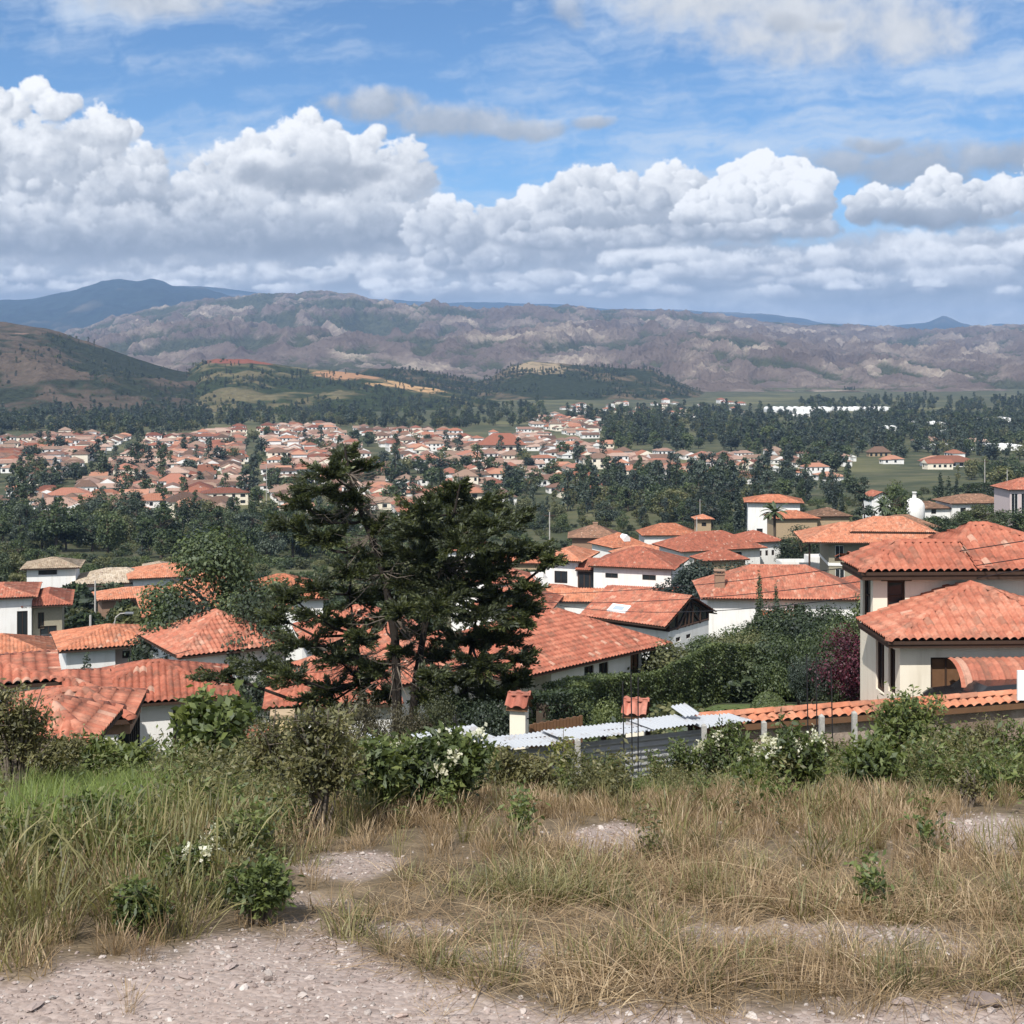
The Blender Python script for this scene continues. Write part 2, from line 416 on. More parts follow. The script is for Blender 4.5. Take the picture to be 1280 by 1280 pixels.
# --------------------------------------------------------------------- haze
def haze():
    mb = MB(); mb.box(-14000, 14000, -400, 18800, -74, 680)
    m = bpy.data.materials.new('haze_air'); m.use_nodes = True; nt = m.node_tree
    nt.nodes.remove(nt.nodes['Principled BSDF'])
    v = nt.nodes.new('ShaderNodeVolumePrincipled')
    v.inputs['Color'].default_value = (0.40, 0.62, 1.0, 1); v.inputs['Density'].default_value = 6.3e-5
    v.inputs['Anisotropy'].default_value = 0.0
    nt.links.new(v.outputs[0], nt.nodes['Material Output'].inputs['Volume'])
    o = mb.build('haze', m); tag(o, kind='stuff')
haze()
SC.render.engine = 'CYCLES'
SC.view_settings.view_transform = 'Standard'; SC.view_settings.look = 'None'; SC.view_settings.exposure = 0.34; SC.view_settings.gamma = 1
cy = SC.cycles
cy.max_bounces = 5; cy.diffuse_bounces = 2; cy.glossy_bounces = 2; cy.transmission_bounces = 3; cy.volume_bounces = 0; cy.transparent_max_bounces = 6
cy.caustics_reflective = False; cy.caustics_refractive = False
cy.use_denoising = True; cy.sample_clamp_indirect = 4
# ---------------------------------------------------------- ground and hills
def field_zones(px, py):
    """how bare and how gravelly the near field is, by where the ground is seen: 0 covered .. 1 bare"""
    bare = np.zeros_like(px)
    w = fbm(px/60.0, py/40.0, 4, 77)*26
    edge = np.interp(px, [-400, 0, 200, 340, 400, 520, 700, 900, 1280, 1700], [1225, 1215, 1188, 1160, 1160, 1215, 1262, 1262, 1246, 1240])
    bare = np.maximum(bare, sstep(-14, 22, py+w-edge))
    for cx, cy, rx, ry, k in ((440, 1082, 76, 20, .85), (765, 1052, 58, 24, .95), (1235, 1042, 60, 26, 1.0), (1000, 1168, 200, 16, .75), (640, 1195, 90, 16, .7),
                              (395, 1128, 40, 9, .5), (1150, 1190, 120, 16, .6), (520, 1160, 60, 14, .6), (1240, 1110, 60, 12, .5)):
        q = ((px+w*1.6-cx)/rx)**2+((py+w*0.5-cy)/ry)**2
        bare = np.maximum(bare, k*sstep(1.25, 0.5, q))
    return bare
def ground():
    yy = np.concatenate([np.linspace(-25, 2.4, 12), np.geomspace(2.6, 40, 330), np.geomspace(41, 700, 160), np.geomspace(720, 18500, 70)])
    ss = np.linspace(-1, 1, 361)
    Y = yy[:, None]+0*ss[None, :]; hw = np.interp(yy, [-25, 2.4, 40, 700, 18500], [22, 4.5, 34, 500, 12500])
    X = ss[None, :]*hw[:, None]
    Z = ground_z(X, Y)
    px = X/np.maximum(Y, 1)*F+640; py = HZ-Z/np.maximum(Y, 1)*F
    bare = field_zones(px, py)*(Y < 16)*(Y > 1)
    bare = np.where(Y <= 3.2, np.maximum(bare, 0.9), bare)
    nr, nc = X.shape
    i = np.arange((nr-1)*(nc-1)); r = i//(nc-1); c = i % (nc-1)
    a = r*nc+c
    Q = np.stack([a, a+1, a+nc+1, a+nc], 1)
    m, N, b = new_mat('ground_earth')
    P = N.geo()
    y = N.n('ShaderNodeSeparateXYZ', inp={0: P}).outputs[1]
    bare_a = N.attr('bare')
    # gravel and pale earth
    vor = N.n('ShaderNodeTexVoronoi', feature='F1', inp={'Vector': P, 'Scale': 42.0, 'Randomness': 1.0})
    vor2 = N.n('ShaderNodeTexVoronoi', feature='F1', inp={'Vector': P, 'Scale': 110.0})
    st = N.ramp(N.n('ShaderNodeSeparateXYZ', inp={0: vor.outputs['Color']}).outputs[0], [(0, (0.20, 0.155, 0.135)), (0.5, (0.33, 0.265, 0.235)), (1, (0.50, 0.43, 0.39))])
    st2 = N.ramp(N.n('ShaderNodeSeparateXYZ', inp={0: vor2.outputs['Color']}).outputs[0], [(0, (0.22, 0.17, 0.15)), (1, (0.42, 0.345, 0.31))])
    big = N.noise(P, 1.7, 5, 0.6)
    dust = N.ramp(big, [(0.3, (0.27, 0.205, 0.175)), (0.7, (0.40, 0.325, 0.28))])
    gravel = N.mix(0.5, N.mix(N.mapr(N.noise(P, 9, 3), 0.4, 0.6), st, st2), dust)
    soil = N.ramp(N.noise(P, 6, 6, 0.65), [(0.3, (0.075, 0.058, 0.036)), (0.55, (0.16, 0.12, 0.075)), (0.75, (0.26, 0.2, 0.13))])
    near = N.mix(bare_a, soil, gravel)
    # valley: meadows, scrub and bare lots
    sc = N.noise(P, 0.05, 5, 0.6); big2 = N.noise(P, 0.0065, 4, 0.55)
    mead = N.ramp(sc, [(0.3, (0.030, 0.040, 0.018)), (0.5, (0.058, 0.066, 0.030)), (0.72, (0.13, 0.115, 0.065))])
    mead = N.mix(N.mapr(big2, 0.5, 0.66), mead, (0.13, 0.125, 0.055))
    c = N.mix(N.mapr(y, 13, 24), near, mead)
    N.put(b, 'Base Color', c)
    h = N.m('ADD', N.m('MULTIPLY', N.m('SUBTRACT', 0.7, vor.outputs[0]), 0.9), N.m('MULTIPLY', N.noise(P, 60, 4), 0.6))
    N.put(b, 'Normal', N.bump(h, 0.55, 0.012))
    b.inputs['Roughness'].default_value = 0.95
    me = np_mesh('ground', np.stack([X, Y, Z], 2), Q, [m], smooth=True, attrs={'bare': ('POINT', bare.ravel())})
    tag(link('ground', me), kind='structure')
ground()

def hill(name, sky, dfoot, dridge, dback, mat, amp, freq, seed, rows=110, cols=500, xr=None, power=1.0, foot=None, rid=0.5, skyjit=0.0, zfoot=-72):
    """a range whose crest follows a skyline (picture units) at its own distance; noise carves spurs and gullies"""
    sky = np.array(sky, float); x0, x1 = (sky[0, 0], sky[-1, 0]) if xr is None else xr
    px = np.linspace(x0, x1, cols)
    az = (px-640)/F
    ridge = (HZ-np.interp(px, sky[:, 0], sky[:, 1]))/F*dridge
    ridge = ridge + skyjit*fbm(px/28.0, 0*px+seed, 5, seed+3)
    t = np.concatenate([np.linspace(0, 1, rows)**0.9, 1+np.linspace(0, 1, 16)[1:]])
    D = np.where(t <= 1, dfoot+(dridge-dfoot)*t, dridge+(dback-dridge)*(t-1))
    T = t[:, None]; A = az[None, :]
    Y = D[:, None]+0*A; X = A*Y
    prof = np.where(T <= 1, np.clip(T, 0, 1)**power, np.clip(1-(T-1), 0, 1)**1.3)
    base = zfoot+(ridge[None, :]-zfoot)*prof
    n = ridged(X*freq, Y*freq*0.6, 7, seed, 0.62)
    n2 = fbm(X*freq*0.35, Y*freq*0.35, 4, seed+50)
    env = np.sin(np.clip(T, 0, 1)*np.pi*0.97)**0.7*(T <= 1)+0.02
    edge = sstep(x0, x0+60, px)[None, :]*sstep(x1, x1-60, px)[None, :] if xr is None else 1.0
    Z = base+amp*env*((n-0.45)*(1-rid*0.3)+n2*0.7)*(0.35+0.65*np.clip((ridge[None, :]-zfoot)/(abs(zfoot)+60), 0, 1))
    Z = np.maximum(Z, zfoot+0*Z)
    nr, nc = X.shape
    i = np.arange((nr-1)*(nc-1)); r = i//(nc-1); c = i % (nc-1); a = r*nc+c
    Q = np.stack([a, a+1, a+nc+1, a+nc], 1)
    me = np_mesh(name, np.stack([X, Y, Z], 2), Q, [mat], smooth=True, attrs={'crest': ('POINT', np.clip(n, 0, 1).ravel()), 'height': ('POINT', np.clip(T+0*X, 0, 1).ravel())})
    return tag(link(name, me), kind='structure')

def badland_mat():
    m, N, b = new_mat('badland_earth'); P = N.geo()
    n = N.noise(P, 0.0035, 6, 0.62); n2 = N.noise(P, 0.0011, 4, 0.55); n3 = N.noise(P, 0.03, 6, 0.75)
    e = N.ramp(n, [(0.30, (0.135, 0.102, 0.088)), (0.5, (0.235, 0.185, 0.158)), (0.68, (0.46, 0.38, 0.31))])
    pale = N.ramp(n3, [(0.35, (0.45, 0.36, 0.27)), (0.65, (0.66, 0.56, 0.44))])
    e = N.mix(N.mapr(N.m('ADD', n, N.m('MULTIPLY', n3, 0.5)), 0.84, 0.95), e, pale)
    g = N.ramp(n3, [(0.35, (0.05, 0.06, 0.034)), (0.65, (0.13, 0.135, 0.075))])
    x = N.n('ShaderNodeSeparateXYZ', inp={0: P}).outputs[0]
    side = N.mapr(x, -1500, 1500, 0.44, 0.16)
    cr = N.attr('crest')
    f = N.m('ADD', N.m('ADD', N.m('MULTIPLY', N.m('SUBTRACT', 0.40, cr), 2.0), N.m('MULTIPLY', N.m('SUBTRACT', n2, 0.5), 1.5)), side)
    f = N.m('ADD', f, N.m('MULTIPLY', N.m('SUBTRACT', n3, 0.5), 1.5))
    f = N.m('ADD', f, N.mapr(N.attr('height'), 0.6, 1.0, 0, 0.2))
    N.put(b, 'Base Color', N.mix(N.mapr(f, -0.10, 0.22), e, g))
    N.put(b, 'Normal', N.bump(N.noise(P, 0.015, 7, 0.72), 1.0, 60))
    b.inputs['Roughness'].default_value = 1.0; b.inputs['Specular IOR Level'].default_value = 0.05
    return m
def scrub_mat(name, earth, green, bias, scar=None, scale=0.012):
    m, N, b = new_mat(name); P = N.geo()
    n = N.noise(P, scale, 6, 0.65); n2 = N.noise(P, scale*0.28, 4, 0.55); n3 = N.noise(P, scale*4, 4, 0.7)
    e = N.mix(N.mapr(n3, 0.3, 0.7), tuple(c*0.65 for c in earth), tuple(min(1, c*1.35) for c in earth))
    g = N.mix(N.mapr(n3, 0.35, 0.65), tuple(c*0.5 for c in green), tuple(c*1.4 for c in green))
    f = N.m('ADD', N.m('ADD', n, N.m('MULTIPLY', N.m('SUBTRACT', n2, 0.5), 1.2)), N.m('MULTIPLY', N.m('SUBTRACT', 0.5, N.attr('crest')), 0.5))
    c = N.mix(N.mapr(f, 0.5-bias-0.06, 0.5-bias+0.10), e, g)
    if scar:
        for (cx, cy, cz, rx, ry, rz, colr) in scar:
            v = N.n('ShaderNodeVectorMath', operation='SUBTRACT', inp={0: P, 1: (cx, cy, cz)})
            v = N.n('ShaderNodeVectorMath', operation='DIVIDE', inp={0: v.outputs[0], 1: (rx, ry, rz)})
            q = N.n('ShaderNodeVectorMath', operation='LENGTH', inp={0: v.outputs[0]}).outputs['Value']
            k = N.mapr(N.m('ADD', q, N.m('MULTIPLY', N.m('SUBTRACT', N.noise(P, 0.02, 5, 0.65), 0.5), 2.2)), 1.0, 0.72)
            c = N.mix(k, c, N.mix(n3, tuple(x*0.75 for x in colr), tuple(min(1, x*1.25) for x in colr)))
    N.put(b, 'Base Color', c)
    N.put(b, 'Normal', N.bump(N.noise(P, scale*3, 5, 0.65), 0.9, 8))
    b.inputs['Roughness'].default_value = 1.0; b.inputs['Specular IOR Level'].default_value = 0.05
    return m
FOREST_FAR_SHADED = scrub_mat('far_forest', (0.10, 0.085, 0.06), (0.016, 0.026, 0.022), 0.20, scale=0.0022)  # forest colour kept dark to stand in for cloud shadow on these ranges
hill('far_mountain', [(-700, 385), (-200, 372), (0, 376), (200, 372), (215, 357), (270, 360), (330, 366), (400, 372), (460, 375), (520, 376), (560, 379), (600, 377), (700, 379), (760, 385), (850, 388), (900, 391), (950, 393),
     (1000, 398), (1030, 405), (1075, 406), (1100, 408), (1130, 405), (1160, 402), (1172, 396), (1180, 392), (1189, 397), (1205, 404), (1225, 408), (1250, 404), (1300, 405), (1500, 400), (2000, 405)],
     9500, 16000, 18500, FOREST_FAR_SHADED, 150, 0.0007, 11, rows=50, cols=500, power=0.85, skyjit=12)
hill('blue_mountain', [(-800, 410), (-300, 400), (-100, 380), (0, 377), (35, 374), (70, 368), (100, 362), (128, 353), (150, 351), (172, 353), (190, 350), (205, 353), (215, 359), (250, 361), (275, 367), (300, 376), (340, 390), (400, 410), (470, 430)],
     7800, 11000, 13500, FOREST_FAR_SHADED, 140, 0.0012, 21, rows=60, cols=320, power=0.8, skyjit=8)
BAD = badland_mat()
hill('badland_hill', [(-700, 420), (-400, 415), (-150, 440), (0, 440), (85, 416), (150, 396), (200, 385), (300, 373), (340, 369), (400, 366), (440, 370), (475, 377), (520, 380), (560, 384), (600, 391), (625, 392), (660, 384), (700, 382), (740, 387), (800, 391),
     (860, 393), (900, 395), (960, 402), (1010, 405), (1036, 403), (1070, 408), (1150, 411), (1210, 411), (1240, 408), (1280, 409), (1400, 404), (1600, 410), (2000, 404)],
     3300, 7600, 9400, BAD, 135, 0.0028, 33, rows=420, cols=1900, power=1.0, skyjit=10)
hill('badland_hill', [(560, 500), (640, 480), (700, 440), (760, 428), (800, 420), (870, 414), (930, 420), (1000, 432), (1050, 446), (1110, 440), (1180, 452), (1280, 440), (1400, 430), (1600, 445), (2000, 440)],
     2900, 4900, 5900, BAD, 100, 0.0040, 41, rows=300, cols=1500, power=1.15, skyjit=12)
DARKH = scrub_mat('dark_hill_scrub', (0.11, 0.085, 0.055), (0.03, 0.040, 0.021), 0.08, scale=0.03)
hill('hill', [(930, 512), (980, 502), (1020, 490), (1060, 487), (1110, 492), (1170, 500), (1230, 508), (1300, 512)], 2550, 3000, 3300, DARKH, 10, 0.006, 55, rows=60, cols=160, skyjit=2)
hill('hill', [(520, 508), (560, 492), (600, 478), (640, 458), (665, 452), (700, 454), (740, 458), (780, 460), (815, 462), (840, 474), (870, 486), (900, 497), (930, 504), (960, 512)], 2300, 2900, 3300,
     scrub_mat('round_hill_scrub', (0.125, 0.098, 0.062), (0.032, 0.041, 0.022), 0.05, [(50, 2830, -18, 60, 200, 16, (0.32, 0.25, 0.16))], 0.03), 22, 0.005, 61, rows=100, cols=300, skyjit=2, power=0.8)
hill('hill', [(380, 500), (430, 472), (460, 461), (490, 460), (530, 463), (580, 474), (640, 488), (700, 504)], 2300, 2750, 3100, DARKH, 12, 0.005, 71, rows=60, cols=200, skyjit=2)
hill('hill', [(150, 500), (200, 478), (235, 464), (252, 451), (270, 448), (310, 449), (345, 456), (400, 463), (430, 465), (480, 473), (520, 482), (560, 488), (600, 496), (680, 508)], 1750, 2350, 2700,
     scrub_mat('quarry_hill_scrub', (0.145, 0.125, 0.068), (0.036, 0.048, 0.022), 0.10,
     [(-440, 2330, 0, 80, 120, 10, (0.23, 0.085, 0.055)), (-250, 2290, -22, 75, 120, 11, (0.38, 0.215, 0.12)), (-120, 2260, -40, 110, 110, 12, (0.50, 0.315, 0.16))], 0.025), 22, 0.005, 81, rows=140, cols=380, skyjit=1.5, power=0.75)
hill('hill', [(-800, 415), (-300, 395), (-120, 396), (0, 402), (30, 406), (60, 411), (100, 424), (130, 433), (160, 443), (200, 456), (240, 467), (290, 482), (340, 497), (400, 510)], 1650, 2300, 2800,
     scrub_mat('left_hill_shaded_scrub', (0.098, 0.075, 0.056), (0.030, 0.037, 0.022), 0.0, [(-770, 2270, 40, 22, 60, 6, (0.26, 0.17, 0.13))], 0.025), 34, 0.0042, 91, rows=150, cols=380, skyjit=2, power=0.8)  # scrub and earth colours lowered for the cloud shadow over this hill
# ------------------------------------------------------- building materials
def tile_mat(name, stops, grime=0.35, bump=False):
    m, N, b = new_mat(name)
    uv = N.n('ShaderNodeUVMap').outputs[0]
    fl = N.n('ShaderNodeVectorMath', operation='FLOOR', inp={0: uv}).outputs[0]
    wn = N.n('ShaderNodeTexWhiteNoise', noise_dimensions='2D', inp={'Vector': fl}).outputs[0]
    P = N.geo()
    big = N.noise(P, 0.9, 6, 0.7); fine = N.noise(P, 7, 4, 0.6)
    f = N.m('ADD', N.m('ADD', N.m('MULTIPLY', wn, 0.20), N.m('MULTIPLY', big, 0.72)), N.m('MULTIPLY', N.m('SUBTRACT', fine, 0.5), 0.35))
    f = N.m('ADD', f, N.m('MULTIPLY', N.m('SUBTRACT', N.rnd(), 0.5), 0.22))
    c = N.ramp(f, stops)
    c = N.mix(N.m('GREATER_THAN', wn, 0.95), c, N.mix(0.5, c, (0.16, 0.075, 0.05))); c = N.mix(N.m('LESS_THAN', wn, 0.025), c, N.mix(0.5, c, (0.62, 0.44, 0.33)))
    fr = N.n('ShaderNodeVectorMath', operation='FRACTION', inp={0: uv}).outputs[0]
    s = N.n('ShaderNodeSeparateXYZ', inp={0: fr})
    lich = N.mapr(N.noise(P, 1.6, 7, 0.75), 0.48, 0.67, 0, grime*1.8)
    c = N.mix(lich, c, (0.10, 0.072, 0.055))
    N.put(b, 'Base Color', c); b.inputs['Roughness'].default_value = 0.8
    if bump:
        w = N.m('COSINE', N.m('MULTIPLY', s.outputs[0], 2*math.pi))
        hh = N.m('SUBTRACT', N.m('MULTIPLY', w, -0.5), N.m('MULTIPLY', s.outputs[1], 0.6))
        N.put(b, 'Normal', N.bump(hh, 0.9, 0.05))
    return m
T_RED = [(0.22, (0.25, 0.082, 0.050)), (0.42, (0.38, 0.125, 0.078)), (0.58, (0.46, 0.175, 0.11)), (0.8, (0.56, 0.29, 0.20))]
T_ORG = [(0.22, (0.29, 0.10, 0.052)), (0.42, (0.45, 0.165, 0.09)), (0.58, (0.54, 0.225, 0.13)), (0.8, (0.62, 0.34, 0.23))]
T_PINK = [(0.25, (0.28, 0.095, 0.065)), (0.45, (0.46, 0.165, 0.115)), (0.62, (0.56, 0.24, 0.175)), (0.8, (0.62, 0.36, 0.29))]
T_BROWN = [(0.25, (0.11, 0.065, 0.042)), (0.45, (0.22, 0.125, 0.08)), (0.62, (0.33, 0.18, 0.115)), (0.8, (0.42, 0.29, 0.2))]
T_PALE = [(0.25, (0.25, 0.19, 0.13)), (0.45, (0.42, 0.34, 0.25)), (0.62, (0.55, 0.47, 0.37)), (0.8, (0.66, 0.6, 0.5))]
TILE = {'red': tile_mat('tile_red', T_RED), 'orange': tile_mat('tile_orange', T_ORG), 'pink': tile_mat('tile_pink', T_PINK), 'brown': tile_mat('tile_brown', T_BROWN), 'pale': tile_mat('tile_pale', T_PALE)}
WALLM = {'white': plaster('plaster_white', (0.80, 0.79, 0.76)), 'cream': plaster('plaster_cream', (0.80, 0.73, 0.60)),
         'stone': plain('stone_olive', (0.30, 0.27, 0.20), 0.95, 0.3, 5.0, bump=0.5), 'tan': plain('stone_tan', (0.40, 0.30, 0.19), 0.95, 0.3, 4.0, bump=0.5),
         'brick': plain('brick_brown', (0.30, 0.19, 0.13), 0.95, 0.25, 5.0, bump=0.4), 'mauve': plain('plaster_mauve', (0.55, 0.46, 0.45), 0.9, 0.08, 1.0),
         'yellow': plain('plaster_yellow', (0.60, 0.48, 0.26), 0.9, 0.12, 3.0, bump=0.3)}
WOOD = plain('dark_wood', (0.055, 0.032, 0.022), 0.7, 0.3, 6.0)
WOODM = plain('brown_wood', (0.16, 0.085, 0.045), 0.7, 0.3, 6.0)
GLASS = plain('window_glass', (0.02, 0.024, 0.028), 0.08, 0.1, 1.0, spec=0.6)
METAL = plain('grey_metal', (0.32, 0.33, 0.34), 0.45, 0.15, 3.0, metal=0.6)
BLACKM = plain('black_metal', (0.02, 0.02, 0.022), 0.5, 0.2, 4.0)
CONC = plain('concrete', (0.42, 0.40, 0.37), 0.95, 0.2, 2.0, bump=0.3)
WHITEP = plain('white_paint', (0.80, 0.80, 0.78), 0.6, 0.05, 2.0)

# ------------------------------------------------------------------ roofs
def tile_grid(poly, pitch=0.27, course=0.40, amp=0.105, nu=6, step=0.05):
    """planar convex roof face, its eave the first edge: rows of barrel tiles as real relief. -> V, Q, uv"""
    P = [np.array(p, float) for p in poly]
    e = P[1]-P[0]; L = np.linalg.norm(e); eu = e/L
    nrm = np.zeros(3)
    for i in range(len(P)): nrm += np.cross(P[i], P[(i+1) % len(P)])
    nrm /= np.linalg.norm(nrm)
    if nrm[2] < 0: nrm = -nrm
    ev = np.cross(nrm, eu)
    if ev[2] < 0: ev = -ev
    U = np.array([(p-P[0])@eu for p in P]); Vv = np.array([(p-P[0])@ev for p in P])
    vmax = Vv.max()
    nc = max(1, int(round(vmax/course))); c = vmax/nc
    vs = []
    for k in range(nc): vs += [(k+0.02)*c if k else 0.0, (k+0.5)*c, (k+0.985)*c] if nu > 4 else [(k+0.02)*c if k else 0.0, (k+0.985)*c]
    vs.append(vmax); vs = np.array(vs)
    umin, umax = U.min(), U.max()
    us = np.arange(math.floor(umin/pitch), math.ceil(umax/pitch)+1e-6, 1.0/nu)*pitch
    lo = np.full(len(vs), np.inf); hi = np.full(len(vs), -np.inf)
    n = len(P)
    for i in range(n):
        u0, v0, u1, v1 = U[i], Vv[i], U[(i+1) % n], Vv[(i+1) % n]
        if abs(v1-v0) < 1e-6:
            m = np.abs(vs-v0) < 1e-6
            lo[m] = np.minimum(lo[m], min(u0, u1)); hi[m] = np.maximum(hi[m], max(u0, u1)); continue
        t = (vs-v0)/(v1-v0); ok = (t >= -1e-6) & (t <= 1+1e-6); u = u0+(u1-u0)*t
        lo[ok] = np.minimum(lo[ok], u[ok]); hi[ok] = np.maximum(hi[ok], u[ok])
    UU = np.clip(us[None, :], lo[:, None], hi[:, None])
    VV = vs[:, None]+0*UU
    ph = UU/pitch
    h = amp*np.clip(np.abs(np.cos(np.pi*ph))*1.25-0.25, 0, 1)**0.7 + step*(1-(VV/c-np.floor(VV/c+1e-6)))
    W = P[0]+UU[..., None]*eu+VV[..., None]*ev+h[..., None]*nrm
    nr, ncol = UU.shape
    i = np.arange((nr-1)*(ncol-1)); r = i//(ncol-1); q = i % (ncol-1); a = r*ncol+q
    Q = np.stack([a, a+1, a+ncol+1, a+ncol], 1)
    fu = UU.ravel()
    keep = (np.abs(fu[Q[:, 1]]-fu[Q[:, 0]])+np.abs(fu[Q[:, 2]]-fu[Q[:, 3]])) > 1e-5
    rr, qq = r[keep], q[keep]
    Q = Q[keep]
    # one uv cell per tile: take it from the face's own column and row, a tile is centred on a crest
    tu = np.floor((us[qq]+us[qq+1])*0.5/pitch+0.5); tv = np.floor((vs[rr]+vs[rr+1])*0.5/c)
    s = rng.integers(0, 4000)
    uv = np.repeat(np.stack([tu+0.5+s, tv+0.5], 1)[:, None, :], 4, axis=1)
    return W.reshape(-1, 3), Q, uv.reshape(-1, 2)

class Roof:
    """gathers roof faces, ridge caps and the wood under the eaves into one mesh"""
    def __init__(s, nu, **kw): s.nu = nu; s.kw = kw; s.V = []; s.Q = []; s.U = []; s.M = []; s.n = 0; s.mb = MB()
    def face(s, poly, under=0.10):
        V, Q, uv = tile_grid(poly, nu=s.nu, **s.kw)
        s.V.append(V); s.Q.append(Q+s.n); s.U.append(uv); s.n += len(V); s.M.append(np.zeros(len(Q), int))
        s.mb.add([(p[0], p[1], p[2]-under) for p in poly], [tuple(range(len(poly)-1, -1, -1))], 1)
        a, b_ = Vector(poly[0]), Vector(poly[1])
        s.mb.add([a-Vector((0, 0, under)), b_-Vector((0, 0, under)), b_+Vector((0, 0, .012)), a+Vector((0, 0, .012))], [(0, 1, 2, 3)], 1)
    def cap(s, a, b_, r=0.13):
        a = Vector(a); b_ = Vector(b_); L = (b_-a).length; n = max(1, int(L/0.4))
        t = (b_-a)/n
        up = Vector((0, 0, 1)); side = t.cross(up).normalized(); upn = side.cross(t).normalized()
        for i in range(n):
            p0 = a+t*i; p1 = a+t*(i+1.06); V = []
            for p, rr, lift in ((p0, r*1.08, 0.02), (p1, r*0.9, 0.045)):
                for k in range(5):
                    an = math.pi*k/4
                    V.append(p+side*math.cos(an)*rr+upn*(math.sin(an)*rr*0.8+lift))
            u = (i+0.5+rng.integers(5000, 9000), 0.5)
            s.mb.add(V, [(k, k+1, 6+k, 5+k) for k in range(4)]+[(4, 3, 2, 1, 0)], 0, [[u]*4]*4+[[u]*5])
    def build(s, name, tile, parent, wood=None):
        mb = s.mb; nb = len(mb.V)
        V = np.concatenate(s.V+[np.array(mb.V).reshape(-1, 3)]) if nb else np.concatenate(s.V)
        Q = np.concatenate(s.Q)
        faces = Q.tolist()+[tuple(i+s.n for i in f) for f in mb.F]
        me = bpy.data.meshes.new(name)
        nq = len(Q); extra = [tuple(i+s.n for i in f) for f in mb.F]
        tot = np.concatenate([np.full(nq, 4), np.array([len(f) for f in extra], int)]) if extra else np.full(nq, 4)
        idx = np.concatenate([Q.ravel(), np.array([i for f in extra for i in f], int)]) if extra else Q.ravel()
        me.vertices.add(len(V)); me.vertices.foreach_set('co', V.astype(np.float32).ravel())
        me.loops.add(len(idx)); me.loops.foreach_set('vertex_index', idx.astype(np.int32))
        me.polygons.add(len(tot)); st = np.concatenate([[0], np.cumsum(tot)[:-1]])
        me.polygons.foreach_set('loop_start', st.astype(np.int32)); me.polygons.foreach_set('loop_total', tot.astype(np.int32))
        me.materials.append(tile); me.materials.append(wood or WOOD)
        me.polygons.foreach_set('material_index', np.concatenate(s.M+[np.array(mb.M, int)]).astype(np.int32))
        l = me.uv_layers.new(name='UVMap')
        l.data.foreach_set('uv', np.concatenate(s.U+[np.array(mb.U).reshape(-1, 2)]).astype(np.float32).ravel())
        me.update(calc_edges=True)
        return link(name, me, parent)

def hip_roof(x0, x1, y0, y1, z, pitch, over, nu, kind='hip', gable_axis='x'):
    """faces over a rectangle, z is the wall top; -> Roof, ridge height"""
    r = Roof(nu); t = math.tan(R(pitch))
    X0, X1, Y0, Y1 = x0-over, x1+over, y0-over, y1+over
    ze = z-over*t*0.12
    w, l = X1-X0, Y1-Y0
    if kind == 'hip':
        if w >= l:
            h = l/2*t; ym = (Y0+Y1)/2; A = (X0+l/2, ym, ze+h); B = (X1-l/2, ym, ze+h)
            if w-l < 0.05: B = A
        else:
            h = w/2*t; xm = (X0+X1)/2; A = (xm, Y0+w/2, ze+h); B = (xm, Y1-w/2, ze+h)
        a, b, c, d = (X0, Y0, ze), (X1, Y0, ze), (X1, Y1, ze), (X0, Y1, ze)
        if A == B:
            for p, q in ((a, b), (b, c), (c, d), (d, a)): r.face([p, q, A])
            for p in (a, b, c, d): r.cap(p, A)
        elif w >= l:
            r.face([a, b, B, A]); r.face([b, c, B]); r.face([c, d, A, B]); r.face([d, a, A])
            r.cap(a, A); r.cap(d, A); r.cap(b, B); r.cap(c, B); r.cap(A, B)
        else:
            r.face([a, b, A]); r.face([b, c, B, A]); r.face([c, d, B]); r.face([d, a, A, B])
            r.cap(a, A); r.cap(b, A); r.cap(c, B); r.cap(d, B); r.cap(A, B)
        return r, ze+h
    if kind == 'gable':
        if gable_axis == 'x':      # ridge along x
            h = l/2*t; ym = (Y0+Y1)/2; A = (X0, ym, ze+h); B = (X1, ym, ze+h)
            r.face([(X0, Y0, ze), (X1, Y0, ze), B, A]); r.face([(X1, Y1, ze), (X0, Y1, ze), A, B])
        else:
            h = w/2*t; xm = (X0+X1)/2; A = (xm, Y0, ze+h); B = (xm, Y1, ze+h)
            r.face([(X1, Y0, ze), (X1, Y1, ze), B, A]); r.face([(X0, Y1, ze), (X0, Y0, ze), A, B])
        r.cap(A, B)
        return r, ze+h
    # shed: kind = 'S','N','E','W' the low side
    if kind == 'S': h = l*t; f = [(X0, Y0, ze), (X1, Y0, ze), (X1, Y1, ze+h), (X0, Y1, ze+h)]
    if kind == 'N': h = l*t; f = [(X1, Y1, ze), (X0, Y1, ze), (X0, Y0, ze+h), (X1, Y0, ze+h)]
    if kind == 'E': h = w*t; f = [(X1, Y0, ze), (X1, Y1, ze), (X0, Y1, ze+h), (X0, Y0, ze+h)]
    if kind == 'W': h = w*t; f = [(X0, Y1, ze), (X0, Y0, ze), (X1, Y0, ze+h), (X1, Y1, ze+h)]
    r.face(f)
    return r, ze+h

